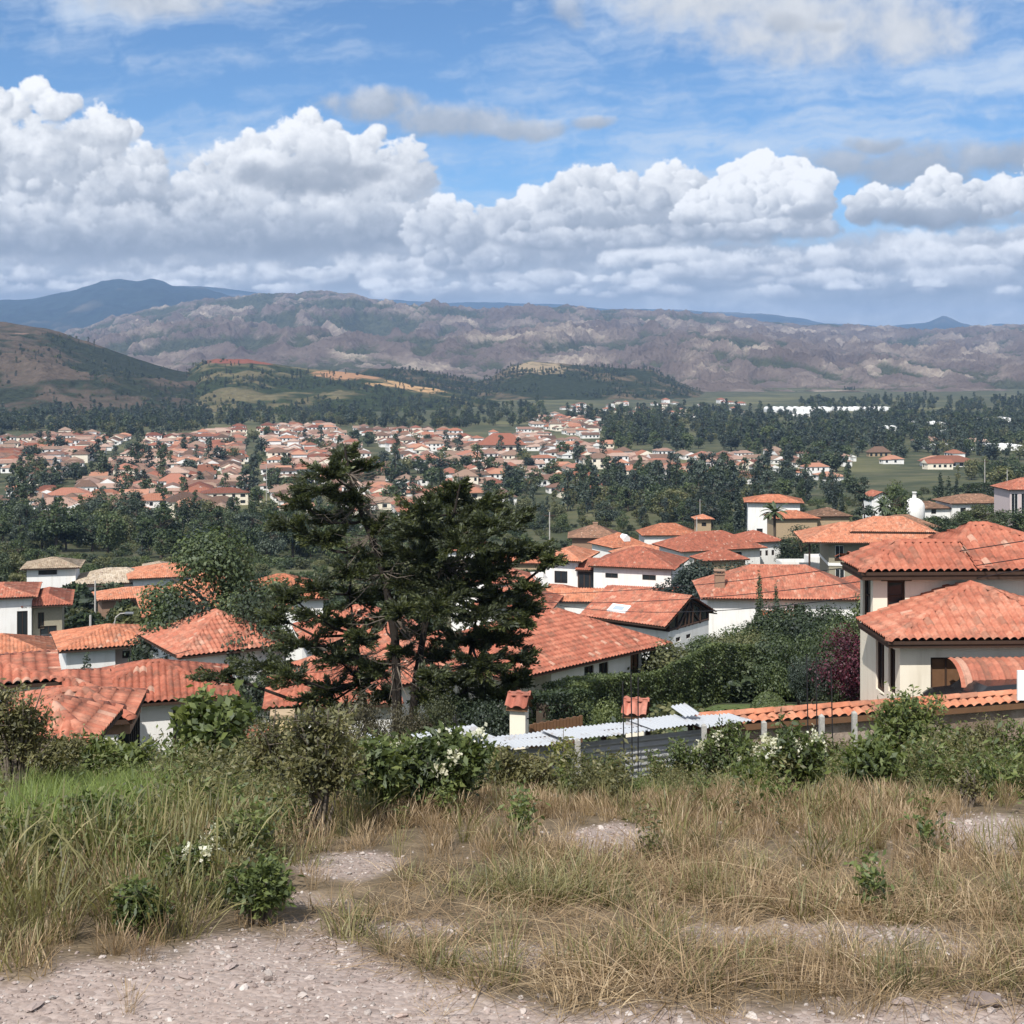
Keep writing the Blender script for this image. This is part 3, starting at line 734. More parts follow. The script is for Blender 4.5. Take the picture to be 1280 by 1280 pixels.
def wall_panel(mb, p0, p1, z0, z1, ops, depth=0.16, m=0):
    """upright wall from p0 to p1 (x,y), outside on the right hand going p0->p1; openings (u0,u1,z0,z1) are real holes with reveals"""
    p0 = Vector((p0[0], p0[1], 0)); p1 = Vector((p1[0], p1[1], 0)); L = (p1-p0).length; e = (p1-p0)/L
    inn = Vector((-e.y, e.x, 0))
    us = sorted({0.0, L, *[o[0] for o in ops], *[o[1] for o in ops]}); zs = sorted({z0, z1, *[o[2] for o in ops], *[o[3] for o in ops]})
    pt = lambda u, z, d=0: p0+e*u+inn*d+Vector((0, 0, z))
    for i in range(len(us)-1):
        for j in range(len(zs)-1):
            uc, zc = (us[i]+us[i+1])/2, (zs[j]+zs[j+1])/2
            if any(o[0] < uc < o[1] and o[2] < zc < o[3] for o in ops): continue
            mb.quad(pt(us[i], zs[j]), pt(us[i+1], zs[j]), pt(us[i+1], zs[j+1]), pt(us[i], zs[j+1]), m)
    for o in ops:
        a, b, c, d = pt(o[0], o[2]), pt(o[1], o[2]), pt(o[1], o[3]), pt(o[0], o[3])
        A, B, C, D = pt(o[0], o[2], depth), pt(o[1], o[2], depth), pt(o[1], o[3], depth), pt(o[0], o[3], depth)
        mb.quad(a, A, B, b, m); mb.quad(b, B, C, c, m); mb.quad(c, C, D, d, m); mb.quad(d, D, A, a, m)
    return e, inn, pt

def window(parent, pt, e, inn, o, kind='window', depth=0.16, frame=0.07, fm=None, bars=1, split=0):
    """frame with its pane a child; kind door gives a leaf instead"""
    fm = fm or WOOD
    mb = MB(); u0, u1, z0, z1 = o
    def bar(ua, ub, za, zb, d0=depth-0.09, d1=depth-0.02):
        V = [pt(ua, za, d0), pt(ub, za, d0), pt(ub, zb, d0), pt(ua, zb, d0), pt(ua, za, d1), pt(ub, za, d1), pt(ub, zb, d1), pt(ua, zb, d1)]
        mb.add(V, [(0, 1, 2, 3), (7, 6, 5, 4), (0, 4, 5, 1), (1, 5, 6, 2), (2, 6, 7, 3), (3, 7, 4, 0)])
    f = frame; g = 0.003
    bar(u0+g, u0+f, z0+g, z1-g); bar(u1-f, u1-g, z0+g, z1-g); bar(u0+f, u1-f, z0+g, z0+f); bar(u0+f, u1-f, z1-f, z1-g)
    for k in range(bars):
        uc = u0+(u1-u0)*(k+1)/(bars+1); bar(uc-f*0.35, uc+f*0.35, z0+f, z1-f)
    for k in range(split):
        zc = z0+(z1-z0)*(k+1)/(split+1); bar(u0+f, u1-f, zc-f*0.3, zc+f*0.3, depth-0.088, depth-0.03)
    w = mb.build(kind, fm, parent)
    p = MB(); d = depth-0.035
    p.quad(pt(u0+f*0.6, z0+f*0.6, d), pt(u1-f*0.6, z0+f*0.6, d), pt(u1-f*0.6, z1-f*0.6, d), pt(u0+f*0.6, z1-f*0.6, d))
    p.build('leaf' if kind == 'door' else 'pane', (WOODM if kind == 'door' else GLASS), w)
    return w

FOOT = []
def block(root, x0, x1, y0, y1, z0, z1, wall='white', ops=None, roof='hip', pitch=22, over=0.6, tile='red', nu=5, axis='x', bars=1, wname='wall', rname='roof', lintel=False, gable_fill=True, fm=None, split=0):
    """walls of one block with its windows and its roof, in the house's own axes. ops = {'S': [(u, z, w, h[, kind])], ...}; u from the left as seen from outside"""
    for fx in np.linspace(x0, x1, 4):
        for fy in np.linspace(y0, y1, 4):
            c_, s_ = math.cos(root.rotation_euler.z), math.sin(root.rotation_euler.z); FOOT.append((root.location.x+fx*c_-fy*s_, root.location.y+fx*s_+fy*c_))
    mb = MB(); ops = ops or {}
    sides = {'S': ((x0, y0), (x1, y0)), 'E': ((x1, y0), (x1, y1)), 'N': ((x1, y1), (x0, y1)), 'W': ((x0, y1), (x0, y0))}
    todo = []
    for s, (p, q) in sides.items():
        lst = [(u, u+w, z0+z, z0+z+h) for (u, z, w, h, *k) in ops.get(s, [])]
        kinds = [(k[0] if k else 'window') for (u, z, w, h, *k) in ops.get(s, [])]
        e, inn, pt = wall_panel(mb, p, q, z0-2.5, z1+(over*math.tan(R(pitch))*.75 if roof else 0), lst)
        todo += [(pt, e, inn, o, k) for o, k in zip(lst, kinds)]
    t = math.tan(R(pitch))
    if roof == 'gable' and gable_fill:
        if axis == 'x':
            ym = (y0+y1)/2; h = (y1-y0)/2*t+over*t*0.88
            for xx in (x0, x1): mb.add([(xx, y0, z1+.75*over*t), (xx, y1, z1+.75*over*t), (xx, ym, z1+h-0.03)], [(0, 1, 2)], 0)
        else:
            xm = (x0+x1)/2; h = (x1-x0)/2*t+over*t*0.88
            for yy in (y0, y1): mb.add([(x0, yy, z1+.75*over*t), (x1, yy, z1+.75*over*t), (xm, yy, z1+h-0.03)], [(0, 1, 2)], 0)
    w = mb.build(wname, WALLM[wall] if isinstance(wall, str) else wall, root)
    for pt, e, inn, o, k in todo:
        win = window(root, pt, e, inn, o, k, bars=bars, fm=fm, split=split)
        if lintel:
            m2 = MB(); u0, u1, za, zb = o
            V = [pt(u0-.22, zb, -.03), pt(u1+.22, zb, -.03), pt(u1+.22, zb+.16, -.03), pt(u0-.22, zb+.16, -.03), pt(u0-.22, zb, .1), pt(u1+.22, zb, .1), pt(u1+.22, zb+.16, .1), pt(u0-.22, zb+.16, .1)]
            m2.add(V, [(0, 1, 2, 3), (7, 6, 5, 4), (0, 4, 5, 1), (1, 5, 6, 2), (2, 6, 7, 3), (3, 7, 4, 0)]); m2.build('lintel', WOOD, win)
    zr = z1
    if roof:
        r, zr = hip_roof(x0, x1, y0, y1, z1, pitch, over, nu, roof, axis)
        r.build(rname, TILE[tile], root)
    return zr

def chimney(root, x, y, z0, z1, w=0.7, d=0.7, mat='brick', capped=True):
    mb = MB(); mb.box(x-w/2, x+w/2, y-d/2, y+d/2, z0, z1)
    mb.box(x-w/2-.08, x+w/2+.08, y-d/2-.08, y+d/2+.08, z1+.002, z1+.12)
    if capped:
        for sx in (-1, 1):
            for sy in (-1, 1): mb.box(x+sx*(w/2-.08)-.06, x+sx*(w/2-.08)+.06, y+sy*(d/2-.08)-.06, y+sy*(d/2-.08)+.06, z1+.122, z1+.35)
        mb.box(x-w/2-.1, x+w/2+.1, y-d/2-.1, y+d/2+.1, z1+.352, z1+.43)
    return mb.build('chimney', WALLM[mat], root)

def house(label, px, d, pz, rz=0.0, cat='house', group=None, name='house', dz=None):
    """Empty at the ground under picture column px at distance d; pz is the picture row of a wall top there. -> root, wall height above its ground"""
    X = (px-640)/F*d; z = gz(X, d)
    top = (HZ-pz)/F*d
    root = empty(name, (X, d, z), R(rz), label, cat, group)
    return root, top-z
# ------------------------------------------------- the houses of the hillside
# big cream house at the right
def cream_house():
    root, h = house('large cream two-storey house with two tiers of red hipped tile roof and brown timber windows', 1125, 45.4, 797, 2.0)
    zl = h                                            # lower wall top (local z)
    # ground floor block: local x from its west wall
    q = zl-2.75
    block(root, 0, 11, 0, 3.0, 0, zl, 'cream', {'S': [(1.0, q, 1.05, 2.1, 'door'), (2.75, q+.3, .45, 1.7), (3.65, q+.3, .45, 1.7), (6.2, q+.4, 2.2, 1.6)], 'W': [(0.35, q+.5, .95, 1.9), (1.75, q+.75, .75, 1.5)]},
          None, over=0.45, tile='red', nu=6)
    r = Roof(6); ze = zl-0.02
    X0, X1, Y0 = -0.55, 7.4, -0.55
    ap = (3.2, 2.45, zl+1.32)
    a = (X0, Y0, ze)
    r.face([a, (X1, Y0, ze), ap]); r.face([(X0, 3.0, ze), a, ap, (2.7, 3.0, zl+1.15)]); r.face([(X1, Y0, ze), (X1, 3.0, ze), ap])
    r.cap(a, ap); r.cap((X1, Y0, ze), ap)
    r.build('roof', TILE['red'], root)
    ro = Roof(6); ro.face([(X1-.6, Y0, ze-.02), (12, Y0, ze-.02), (12, 2.9, ze+1.2), (X1-.6, 2.9, ze+1.2)]); ro.build('roof', TILE['red'], root)
    # upper storey set back
    zu = (HZ-712)/F*48.3 - root.location.z
    block(root, 0.0, 13, 3.0, 4.55, zl-.6, zu, 'cream', {'S': [(.5, zu-zl-.86, .62, 1.05)], 'W': [(.32, zu-zl-1.25, .95, 1.6)]}, None, lintel=True, split=1, bars=0)
    block(root, 3.4, 13, 4.56, 9, zl, zu-.02, 'cream', {}, None)
    r = Roof(6); Xa, Ya, ze = -0.56, 2.42, zu-0.03; t = math.tan(R(24.5))
    P = lambda x, y: (x, y, ze+(y-Ya)*t)
    A, B, C, D_ = P(1.3, 4.15), P(3.4, 4.15), P(4.2, 5.2), P(4.8, 5.2)
    r.face([(Xa, Ya, ze), (3.4, Ya, ze), B, A])
    r.face([(3.4, Ya, ze), (9.0, Ya, ze), D_, C, B])
    r.face([(9.0, Ya, ze), (9.0, 9.2, ze), D_])
    r.face([(Xa, 5.1, ze), (Xa, Ya, ze), A, (.8, 5.1, ze+.75)]); r.face([(4.2, 5.9, ze), (Xa, 5.9, ze), A, B])
    r.face([(3.4, 9.5, ze), (3.4, 3.2, ze+.35), C]); r.face([(9, 9.2, ze), (3.4, 9.2, ze), C, D_])
    for p_, q_ in (((Xa, Ya, ze), A), (A, B), (B, C), (C, D_), ((9.0, Ya, ze), D_)): r.cap(p_, q_)
    r.build('roof', TILE['red'], root)
    mb = MB(); mb.box(-0.52, 11.5, -0.50, -0.44, zl-0.24, zl-0.07); mb.box(-0.52, -0.46, -0.43, 3.0, zl-0.24, zl-0.07); mb.build('fascia', WOOD, root)
    mb = MB(); mb.box(-0.52, 13.6, 2.47, 2.53, zu-0.30, zu-0.08); mb.box(-0.52, -0.46, 2.54, 5.0, zu-0.30, zu-0.08); mb.build('fascia', WOOD, root)
    # curved awning over the parking place
    V = []; n = 60; k = 9
    x0, x1 = 1.35, 12.0
    ncol = int((x1-x0)/0.04)
    us = np.linspace(x0, x1, ncol); an = np.linspace(R(8), R(100), k)
    U, A_ = np.meshgrid(us, an)
    rad = 1.25+0.035*np.cos(2*np.pi*U/0.21)
    Yv = -0.75-1.0*np.cos(A_[::-1])*rad*0.9; Zv = zl-1.30+np.sin(A_[::-1])*rad*0.62
    Vv = np.stack([U, Yv, Zv], 2).reshape(-1, 3)
    i = np.arange((k-1)*(ncol-1)); rr = i//(ncol-1); c = i % (ncol-1); a = rr*ncol+c
    Q = np.stack([a, a+1, a+ncol+1, a+ncol], 1)
    uv = np.repeat(np.stack([np.floor(us[c]/0.21), rr*0+0.5], 1)[:, None, :], 4, 1).reshape(-1, 2)
    aw = link('awning', np_mesh('awning', Vv, Q, [TILE['red']], uv=uv, smooth=True), root)
    for xx in (1.5, 4.6, 7.7):
        mb = MB(); mb.box(xx, xx+.14, -1.72, -1.58, -2.0, zl-1.22); mb.build('post', WOOD, root)
    return root
cream_house()

def car():
    root = empty('car', (0, 0, 0), 0, 'black car parked under the curved red awning of the cream house', 'car')
    p = at(1212, 852, 43.6); root.location = (p.x+0.9, 43.7, gz(p.x+0.9, 43.7)+0.25); root.rotation_euler = (0, 0, R(12))
    z_roof = (HZ-850)/F*43.6-root.location.z
    k = max(0.9, z_roof)/1.45
    paint = plain('black_car_paint', (0.012, 0.012, 0.014), 0.2, 0.1, 2, spec=0.6)
    mb = MB()
    prof = [(-2.1, .35), (-2.15, .75), (-1.9, .95), (-1.2, 1.0), (-0.75, 1.4), (0.65, 1.45), (1.35, 1.02), (1.95, .9), (2.15, .7), (2.1, .35)]
    n = len(prof); V = []
    for y, s in ((-.82, .98), (-.7, 1.0), (.7, 1.0), (.82, .98)):
        V += [(x*s, y*(1 if z < 1.1 else .82), z*k) for x, z in prof]
    Fs = [tuple(range(n)), tuple(range(4*n-1, 3*n-1, -1))]
    for j in range(3):
        for i in range(n): Fs.append((j*n+(i+1) % n, j*n+i, (j+1)*n+i, (j+1)*n+(i+1) % n))
    mb.add(V, Fs); mb.build('body', paint, root)
    for sy in (-1, 1):
        g = MB(); y = sy*.70
        g.quad((-1.05, y*1.03, 1.04*k), (1.2, y*1.03, 1.04*k), (.6, y*.99, 1.36*k), (-.7, y*.99, 1.36*k)); g.build('window', GLASS, root)
        for sx in (-1.3, 1.35):
            w = MB(); prof2 = [(.34, -.1), (.34, .1)]; w.lathe([(.2, -.1), (.32, -.1), (.34, -.05), (.34, .05), (.32, .1), (.2, .1)], 18)
            wh = w.build('wheel', BLACKM, root); wh.location = (sx, sy*.78, .34*k); wh.rotation_euler = (R(90), 0, 0)
car()

# white house with the large hip roof, left of the hedge
def hip_house():
    root, h = house('white single-storey house with a very large red hipped tile roof beside the clipped hedge', 689, 77, 833, 45)
    block(root, 0, 7.7, 0, 8, 0, h, 'white', {'S': [(2.7, h-1.35, .8, .9), (3.95, h-1.3, .8, .85), (6.7, h-2.1, .8, 1.75, 'door')]}, None)
    r, _ = hip_roof(-3.2, 8.75, 0, 8, h, 23, .8, 5, 'hip'); r.build('roof', TILE['red'], root)
    block(root, -2.6, -.02, 1.2, 7, 0, h-.05, 'white', {'S': [(.5, h-2.3, .8, 2.0, 'door')]}, None)
    for xx in (8.3, -2.9):
        mb = MB(); mb.box(xx, xx+.2, -.3, -.1, -2, h-.1); mb.build('post', WOOD, root)
    block(root, -9.5, -3.3, 2.5, 9.0, 0, h+0.2, 'white', {'S': [(1, .8, 1.1, 1.2), (3.6, .1, 1, 2.1, 'door')]}, 'hip', 24, 0.8, 'red', 5)
hip_house()

def gable_house():
    root, h = house('white house with a steep tile roof, a skylight and a dark glazed timber gable', 835, 112, 790, -38)
    zt = h
    L = 7.4; W = 6.4
    # x is the ridge direction; gable to the east
    w = MB()
    ops_s = [(3.5, 1.0, 1.0, .5)]
    block(root, -L, 0, 0, W, 0, zt, 'white', {'S': ops_s, 'E': [(1.2, zt-1.0, .7, .35), (2.8, zt-1.0, .7, .35)]}, None)
    t = math.tan(R(25)); o = 0.9
    r = Roof(5)
    zz = zt+0.85; h2 = (W/2+o)*t
    r.face([(-L-.6, -o, zz-.35), (0.3, -o, zz-.35), (0.3, W/2, zz-.35+h2), (-L-.6, W/2, zz-.35+h2)])
    r.face([(0.3, W+o, zz-.35), (-L-.6, W+o, zz-.35), (-L-.6, W/2, zz-.35+h2), (0.3, W/2, zz-.35+h2)])
    r.cap((-L-.6, W/2, zz-.35+h2), (0.3, W/2, zz-.35+h2))
    rf = r.build('roof', TILE['red'], root)
    g = MB()   # dark timber storey and glazed gable
    g.box(-L+.02, -0.09, 0.05, W-.05, zt+.002, zz-.12)
    g.build('timber_band', WOOD, root)
    g = MB(); xg = -0.04
    zb = zt+.01; za = zz-.35+h2-.25
    g.add([(xg, 0.1, zb), (xg, W-.1, zb), (xg, W-.1, zz-.1), (xg, W/2, za), (xg, 0.1, zz-.1)], [(0, 1, 2, 3, 4)]); gl = g.build('gable_glazing', GLASS, root)
    f = MB()
    def beam(y0, z0, y1, z1, t_=.09): f.tube([(xg+.06, y0, z0), (xg+.06, y1, z1)], t_, 4)
    for yy in (.1, 1.4, 2.6, 3.2, 3.8, 5.0, W-.1): beam(yy, zb, yy, min(za, zz-.15+ (W/2-abs(yy-W/2))*t))
    beam(.1, zb+.1, W-.1, zb+.1); beam(.1, zz-.1, W/2, za, .12); beam(W-.1, zz-.1, W/2, za, .12); beam(1.4, zb, 3.2, zz+.8); beam(5, zb, 3.2, zz+.8)
    f.build('frame', WOOD, gl)
    s = MB()
    # skylight lying in the south slope
    nrm = Vector((0, -math.sin(R(25)), math.cos(R(25))))
    def sp(x, v, d): return Vector((x, -o, zz-.35))+Vector((0, math.cos(R(25)), math.sin(R(25))))*v+nrm*d
    x0, x1, v0, v1 = -5.9, -4.1, 1.0, 2.1
    V = [sp(x0, v0, .03), sp(x1, v0, .03), sp(x1, v1, .03), sp(x0, v1, .03), sp(x0, v0, .16), sp(x1, v0, .16), sp(x1, v1, .16), sp(x0, v1, .16)]
    s.add(V, [(4, 5, 6, 7), (0, 1, 5, 4), (1, 2, 6, 5), (2, 3, 7, 6), (3, 0, 4, 7)])
    sk = s.build('skylight', WHITEP, rf); s = MB()
    s.quad(sp(x0+.4, v0+.3, .165), sp(x1-.4, v0+.3, .165), sp(x1-.4, v1-.25, .165), sp(x0+.4, v1-.25, .165)); s.build('pane', plain('skylight_glass', (0.35, 0.42, 0.48), 0.1, .1, 1, spec=.6), sk)
gable_house()

def white_two_storey():
    root, h = house('white two-storey house with long hipped roof and two slit windows high in its wall', 742, 176, 707, -17)
    H = h
    block(root, 0, 9.8, 0, 9, 0, H, 'white', {'S': [(1.5, H-1.45, 1.6, .6), (6.2, H-1.5, 1.7, .65)], 'E': [(3, H-2.2, 1, 1.1)]}, 'hip', 21, .6, 'red', 4)
    block(root, -6.6, -2.35, 1.2, 9, 0, H+.35, 'white', {'S': [(1.2, H-2.6, 1.7, 1.55)]}, 'hip', 20, .8, 'orange', 4)
    b = MB(); b.box(-2.3, -.02, 1.0, 8, -2, H-.8); b.build('stair_wall', WOOD, root)
    r, z = hip_roof(-2.3, -.02, .8, 3.2, H-.75, 22, .25, 4, 'S'); r.build('roof', TILE['red'], root)
    for k in range(3):
        g = MB(); x = -2.1+k*.72; g.quad((x, .98, .6), (x+.55, .98, .6), (x+.55, .98, H-1.2), (x, .98, H-1.2)); g.build('pane', GLASS, root)
    # lean-to roofs in front
    block(root, -7.4, -2.6, -1.6, 1.0, 0, H-3.2, 'white', {}, 'hip', 20, .4, 'red', 4)
    block(root, 2.6, 10.6, -3.2, -.02, 0, H-3.3, 'white', {}, 'S', 14, .4, 'red', 4)
    p = MB(); p.tube([(9.9, -.12, H), (9.9, -.12, -1)], .06, 5); p.build('downpipe', METAL, root)
white_two_storey()

# low pergola roofs and garden house before it
def low_roofs():
    root, h = house('low tile-roofed garden wing with an open porch before the white two-storey house', 715, 140, 752, -4)
    block(root, -3.6, 3.4, 0, 2, 0, h, 'white', {'S': [(2.4, .4, 1.2, 1.5)]}, 'S', 18, .4, 'orange', 4)
    block(root, 3.9, 7.2, -1.6, 2.0, 0, h-1.0, 'tan', {}, 'hip', 20, .35, 'orange', 4)
    root, h = house('small white house under red hipped roof with two dark windows, left of the low porch', 634, 135, 758, -10)
    block(root, -3, 4, 0, 6, 0, h, 'white', {'S': [(3.2, h-1.9, 1.1, 1.3), (4.7, h-1.9, 1.2, 1.3)]}, 'hip', 24, .5, 'red', 4)
    block(root, -5.6, -3.05, .5, 6, 0, h+1.1, 'white', {'S': [(.5, .8, .8, 1.2)]}, None)
    root, h = house('red roof of a white house half hidden behind the dark conifer, with a white parapet', 622, 165, 729, 6)
    block(root, -3.6, 4.4, 0, 6, 0, h, 'white', {}, 'hip', 22, .5, 'red', 4)
    block(root, 4.45, 6.0, 0, 5, 0, h+.5, 'white', {}, None)
low_roofs()

def chimney_house():
    root, h = house('white house with a broad red hipped roof and square brick chimney, cypresses before it', 905, 132, 747, -3)
    block(root, -1.5, 12.8, 0, 9, 0, h, 'white', {'S': [(3.6, .4, 2.4, 2.2), (8, h-1.6, 1.0, 1.0)], 'W': [(3, 1, 1.2, 1.2)]}, 'hip', 25, .7, 'red', 4)
    chimney(root, -.3, 1.2, h-.2, h+2.0, .9, .8, 'brick')
    # porch in front
    block(root, 3.5, 6.5, -2.2, -.02, 0, h-2.3, 'white', {}, 'S', 24, .2, 'orange', 4)
    root, h = house('low white wing under overlapping red tile roofs right of the chimney house', 1030, 138, 746, 4)
    block(root, -5.8, 1.0, 0, 7, 0, h, 'white', {}, 'hip', 24, .5, 'red', 4)
    block(root, 1.1, 7.6, -1, 5, 0, h+.25, 'white', {}, 'hip', 24, .5, 'red', 4)
chimney_house()

def stone_house():
    root, h = house('two-storey olive stone house with a wide orange hipped roof and white framed windows', 1095, 200, 677, -5)
    H = h
    block(root, -6.6, 10.5, 0, 10, 0, H, 'stone', {'S': [(.9, H-2.6, 1.2, 2.0), (5.0, H-2.4, 1.4, 1.6), (7.2, H-2.4, 1.7, 1.8), (.9, .3, 1.3, 1.8), (5.4, .3, 1.6, 1.6)]}, None, fm=WHITEP)
    b = MB(); b.box(-6.7, 10.6, -.1, 10.1, H-3.5, H-3.1); b.build('band', WHITEP, root)
    r = Roof(4); z = H-.1; r1, _ = hip_roof(-9.6, 10.5, -1, 9.5, H, 20, .8, 4, 'hip'); r1.build('roof', TILE['orange'], root)
    r1, _ = hip_roof(-3.0, 8.0, 1.2, 8, H+1.3, 24, .5, 4, 'hip'); r1.build('roof', TILE['orange'], root)
    for xx in (-9.4,):
        p = MB(); p.tube([(xx, -.6, -2), (xx, -.6, H-.2)], .14, 5); p.build('post', WOOD, root)
    root, h = house('white garden wall house with flat parapet left of the olive stone house', 1003, 215, 703, 2)
    block(root, -3.2, 4.4, 0, 4, 0, h, 'white', {}, None); block(root, 1.2, 4.3, -.02, 3.9, h+.003, h+.75, 'white', {}, None)
stone_house()

def long_roof_house():
    root, h = house('white house with a long sweeping red roof and a row of small square windows', 950, 232, 684, 20)
    block(root, -14, 0, 0, 9, 0, h, 'white', {'S': [(9, h-2, 1.6, 1.4)]}, 'hip', 24, .9, 'red', 4)
    block(root, .05, 6, 3.5, 10.5, 0, h+.35, 'white', {'S': [(.6, h-2, .5, .9), (1.8, h-2, .5, .9), (3, h-2, .5, .9), (4.2, h-2, .5, .9)]}, 'hip', 22, .6, 'red', 4)
    root, h = house('low red tiled roof stretching behind the dark bush below the long roof house', 905, 205, 700, 16)
    block(root, -3, 3.4, 0, 4, 0, h, 'tan', {}, 'hip', 24, .5, 'red', 4)
    root, h = house('brown hipped roof house with a dark open veranda behind the white two-storey house', 742, 300, 672, -3)
    block(root, -4.6, 5.0, 0, 8, 0, h, 'brick', {'S': [(1, .4, 3, 1.6), (5, .4, 3.2, 1.6)]}, 'hip', 24, .9, 'brown', 3)
    chimney(root, .4, 4, h+1.6, h+2.7, 1, 1, 'brick', False)
    root, h = house('orange square hipped roof with a small white dormer eye beside the brown roof', 787, 285, 683, 28)
    block(root, -3.8, 3.8, 0, 8.4, 0, h, 'white', {'S': [(1, h-1.6, 1.5, 1.2)]}, 'hip', 27, .7, 'orange', 3)
    mb = MB(); mb.prism([(-.75, h+.9), (.75, h+.9), (.75, h+1.6), (0, h+2.3), (-.75, h+1.6)], .9, 2.9); mb.build('dormer', WHITEP, root)
    root, h = house('white house with orange roof beside the brown stone stair tower', 838, 300, 669, 3)
    block(root, -5.6, 5.8, 0, 8, 0, h, 'white', {'S': [(.8, .8, 1, 1), (8, .6, 2, 1.8)]}, 'hip', 24, .6, 'orange', 3)
    root, h = house('narrow brown stone stair tower with a small orange cap roof', 880, 296, 649, 3, 'tower', name='tower')
    block(root, -1.5, 1.5, 0, 3, 0, h, 'tan', {'S': [(1, h-1.5, 1, .8)]}, 'hip', 22, .6, 'orange', 3)
    root, h = house('low orange roofed outbuilding with a hedge in front, below the orange square roof', 815, 250, 694, 14)
    block(root, -5.5, 6.4, 0, 6, 0, h, 'tan', {}, 'hip', 22, .5, 'orange', 3)
    root, h = house('long low orange roof behind a hedge left of the white two-storey house', 662, 225, 704, -2)
    block(root, -6.2, 5.4, 0, 6, 0, h, 'tan', {}, 'hip', 22, .5, 'orange', 3)
    root, h = house('red roofed white cottage seen just right of the conifer top branches', 590, 245, 688, 4)
    block(root, -4.0, 4.4, 0, 6, 0, h, 'white', {}, 'hip', 22, .5, 'red', 3)
long_roof_house()

def upper_right():
    root, h = house('pale house with flat orange roofs and a white gable among cypresses', 962, 330, 628, -8)
    block(root, -5, 7, 0, 9, 0, h, 'white', {'S': [(2, .6, 1.4, 1.4)], 'E': [(2, .6, 1.4, 1.4)]}, 'hip', 15, .9, 'orange', 3)
    root, h = house('spreading brownish orange roofs of a low house beside the palm', 1010, 300, 648, 5)
    block(root, -7, 2, 0, 7, 0, h, 'tan', {}, 'hip', 18, .6, 'orange', 3); block(root, 2.1, 9.4, 1, 8, 0, h+.3, 'tan', {}, 'hip', 20, .6, 'brown', 3)
    root, h = house('long low house with a faded brown tile roof on the right slope', 1215, 330, 629, 8)
    block(root, -15, -5, 1, 8, 0, h-1.2, 'white', {'S': [(1.4, .6, 1.8, 1.4), (5.4, .6, 1.2, 1.2)]}, 'hip', 18, .6, 'brown', 3)
    block(root, -4.9, 9, 0, 9, 0, h, 'white', {'S': [(2, .4, 1.4, 1.6)]}, 'hip', 18, .7, 'brown', 3)
    root, h = house('orange roofed house with a tall white framed window wall at the right edge', 1272, 290, 612, 4)
    block(root, -1.6, 7, 0, 8, 0, h, 'mauve', {'S': [(.3, .6, 1.4, h-1.4), (2.4, .6, 1.4, h-1.4)]}, 'hip', 24, .6, 'red', 3, fm=WHITEP)
    root, h = house('white round domed oven house with a stubby chimney', 1143, 320, 628, 0, 'oven', name='oven_house')
    mb = MB(); mb.lathe([(2.3, -2), (2.3, h-.8), (2.1, h-.2), (1.6, h+.5), (.9, h+.9), (.45, h+1.0), (.45, h+2.2), (.55, h+2.2), (.55, h+2.4)], 20); mb.build('dome', WALLM['white'], root, smooth=True)
    g = MB(); g.box(-.5, .5, -2.36, -2.2, .2, 1.5); g.build('hatch', WOOD, root)
    root, h = house('small brown tiled roof squeezed between the stone house and the cream house roof', 1142, 240, 660, 8)
    block(root, -5.4, 4.2, 0, 7, 0, h, 'brick', {}, 'hip', 24, .6, 'brown', 3)
    root, h = house('small white house with red gable roof behind a garden palm', 1102, 345, 622, 12)
    block(root, -2.6, 2.6, 0, 5, 0, h, 'white', {'S': [(1.6, .6, 1.2, 1.2)]}, 'gable', 24, .5, 'red', 3, axis='y')
upper_right()

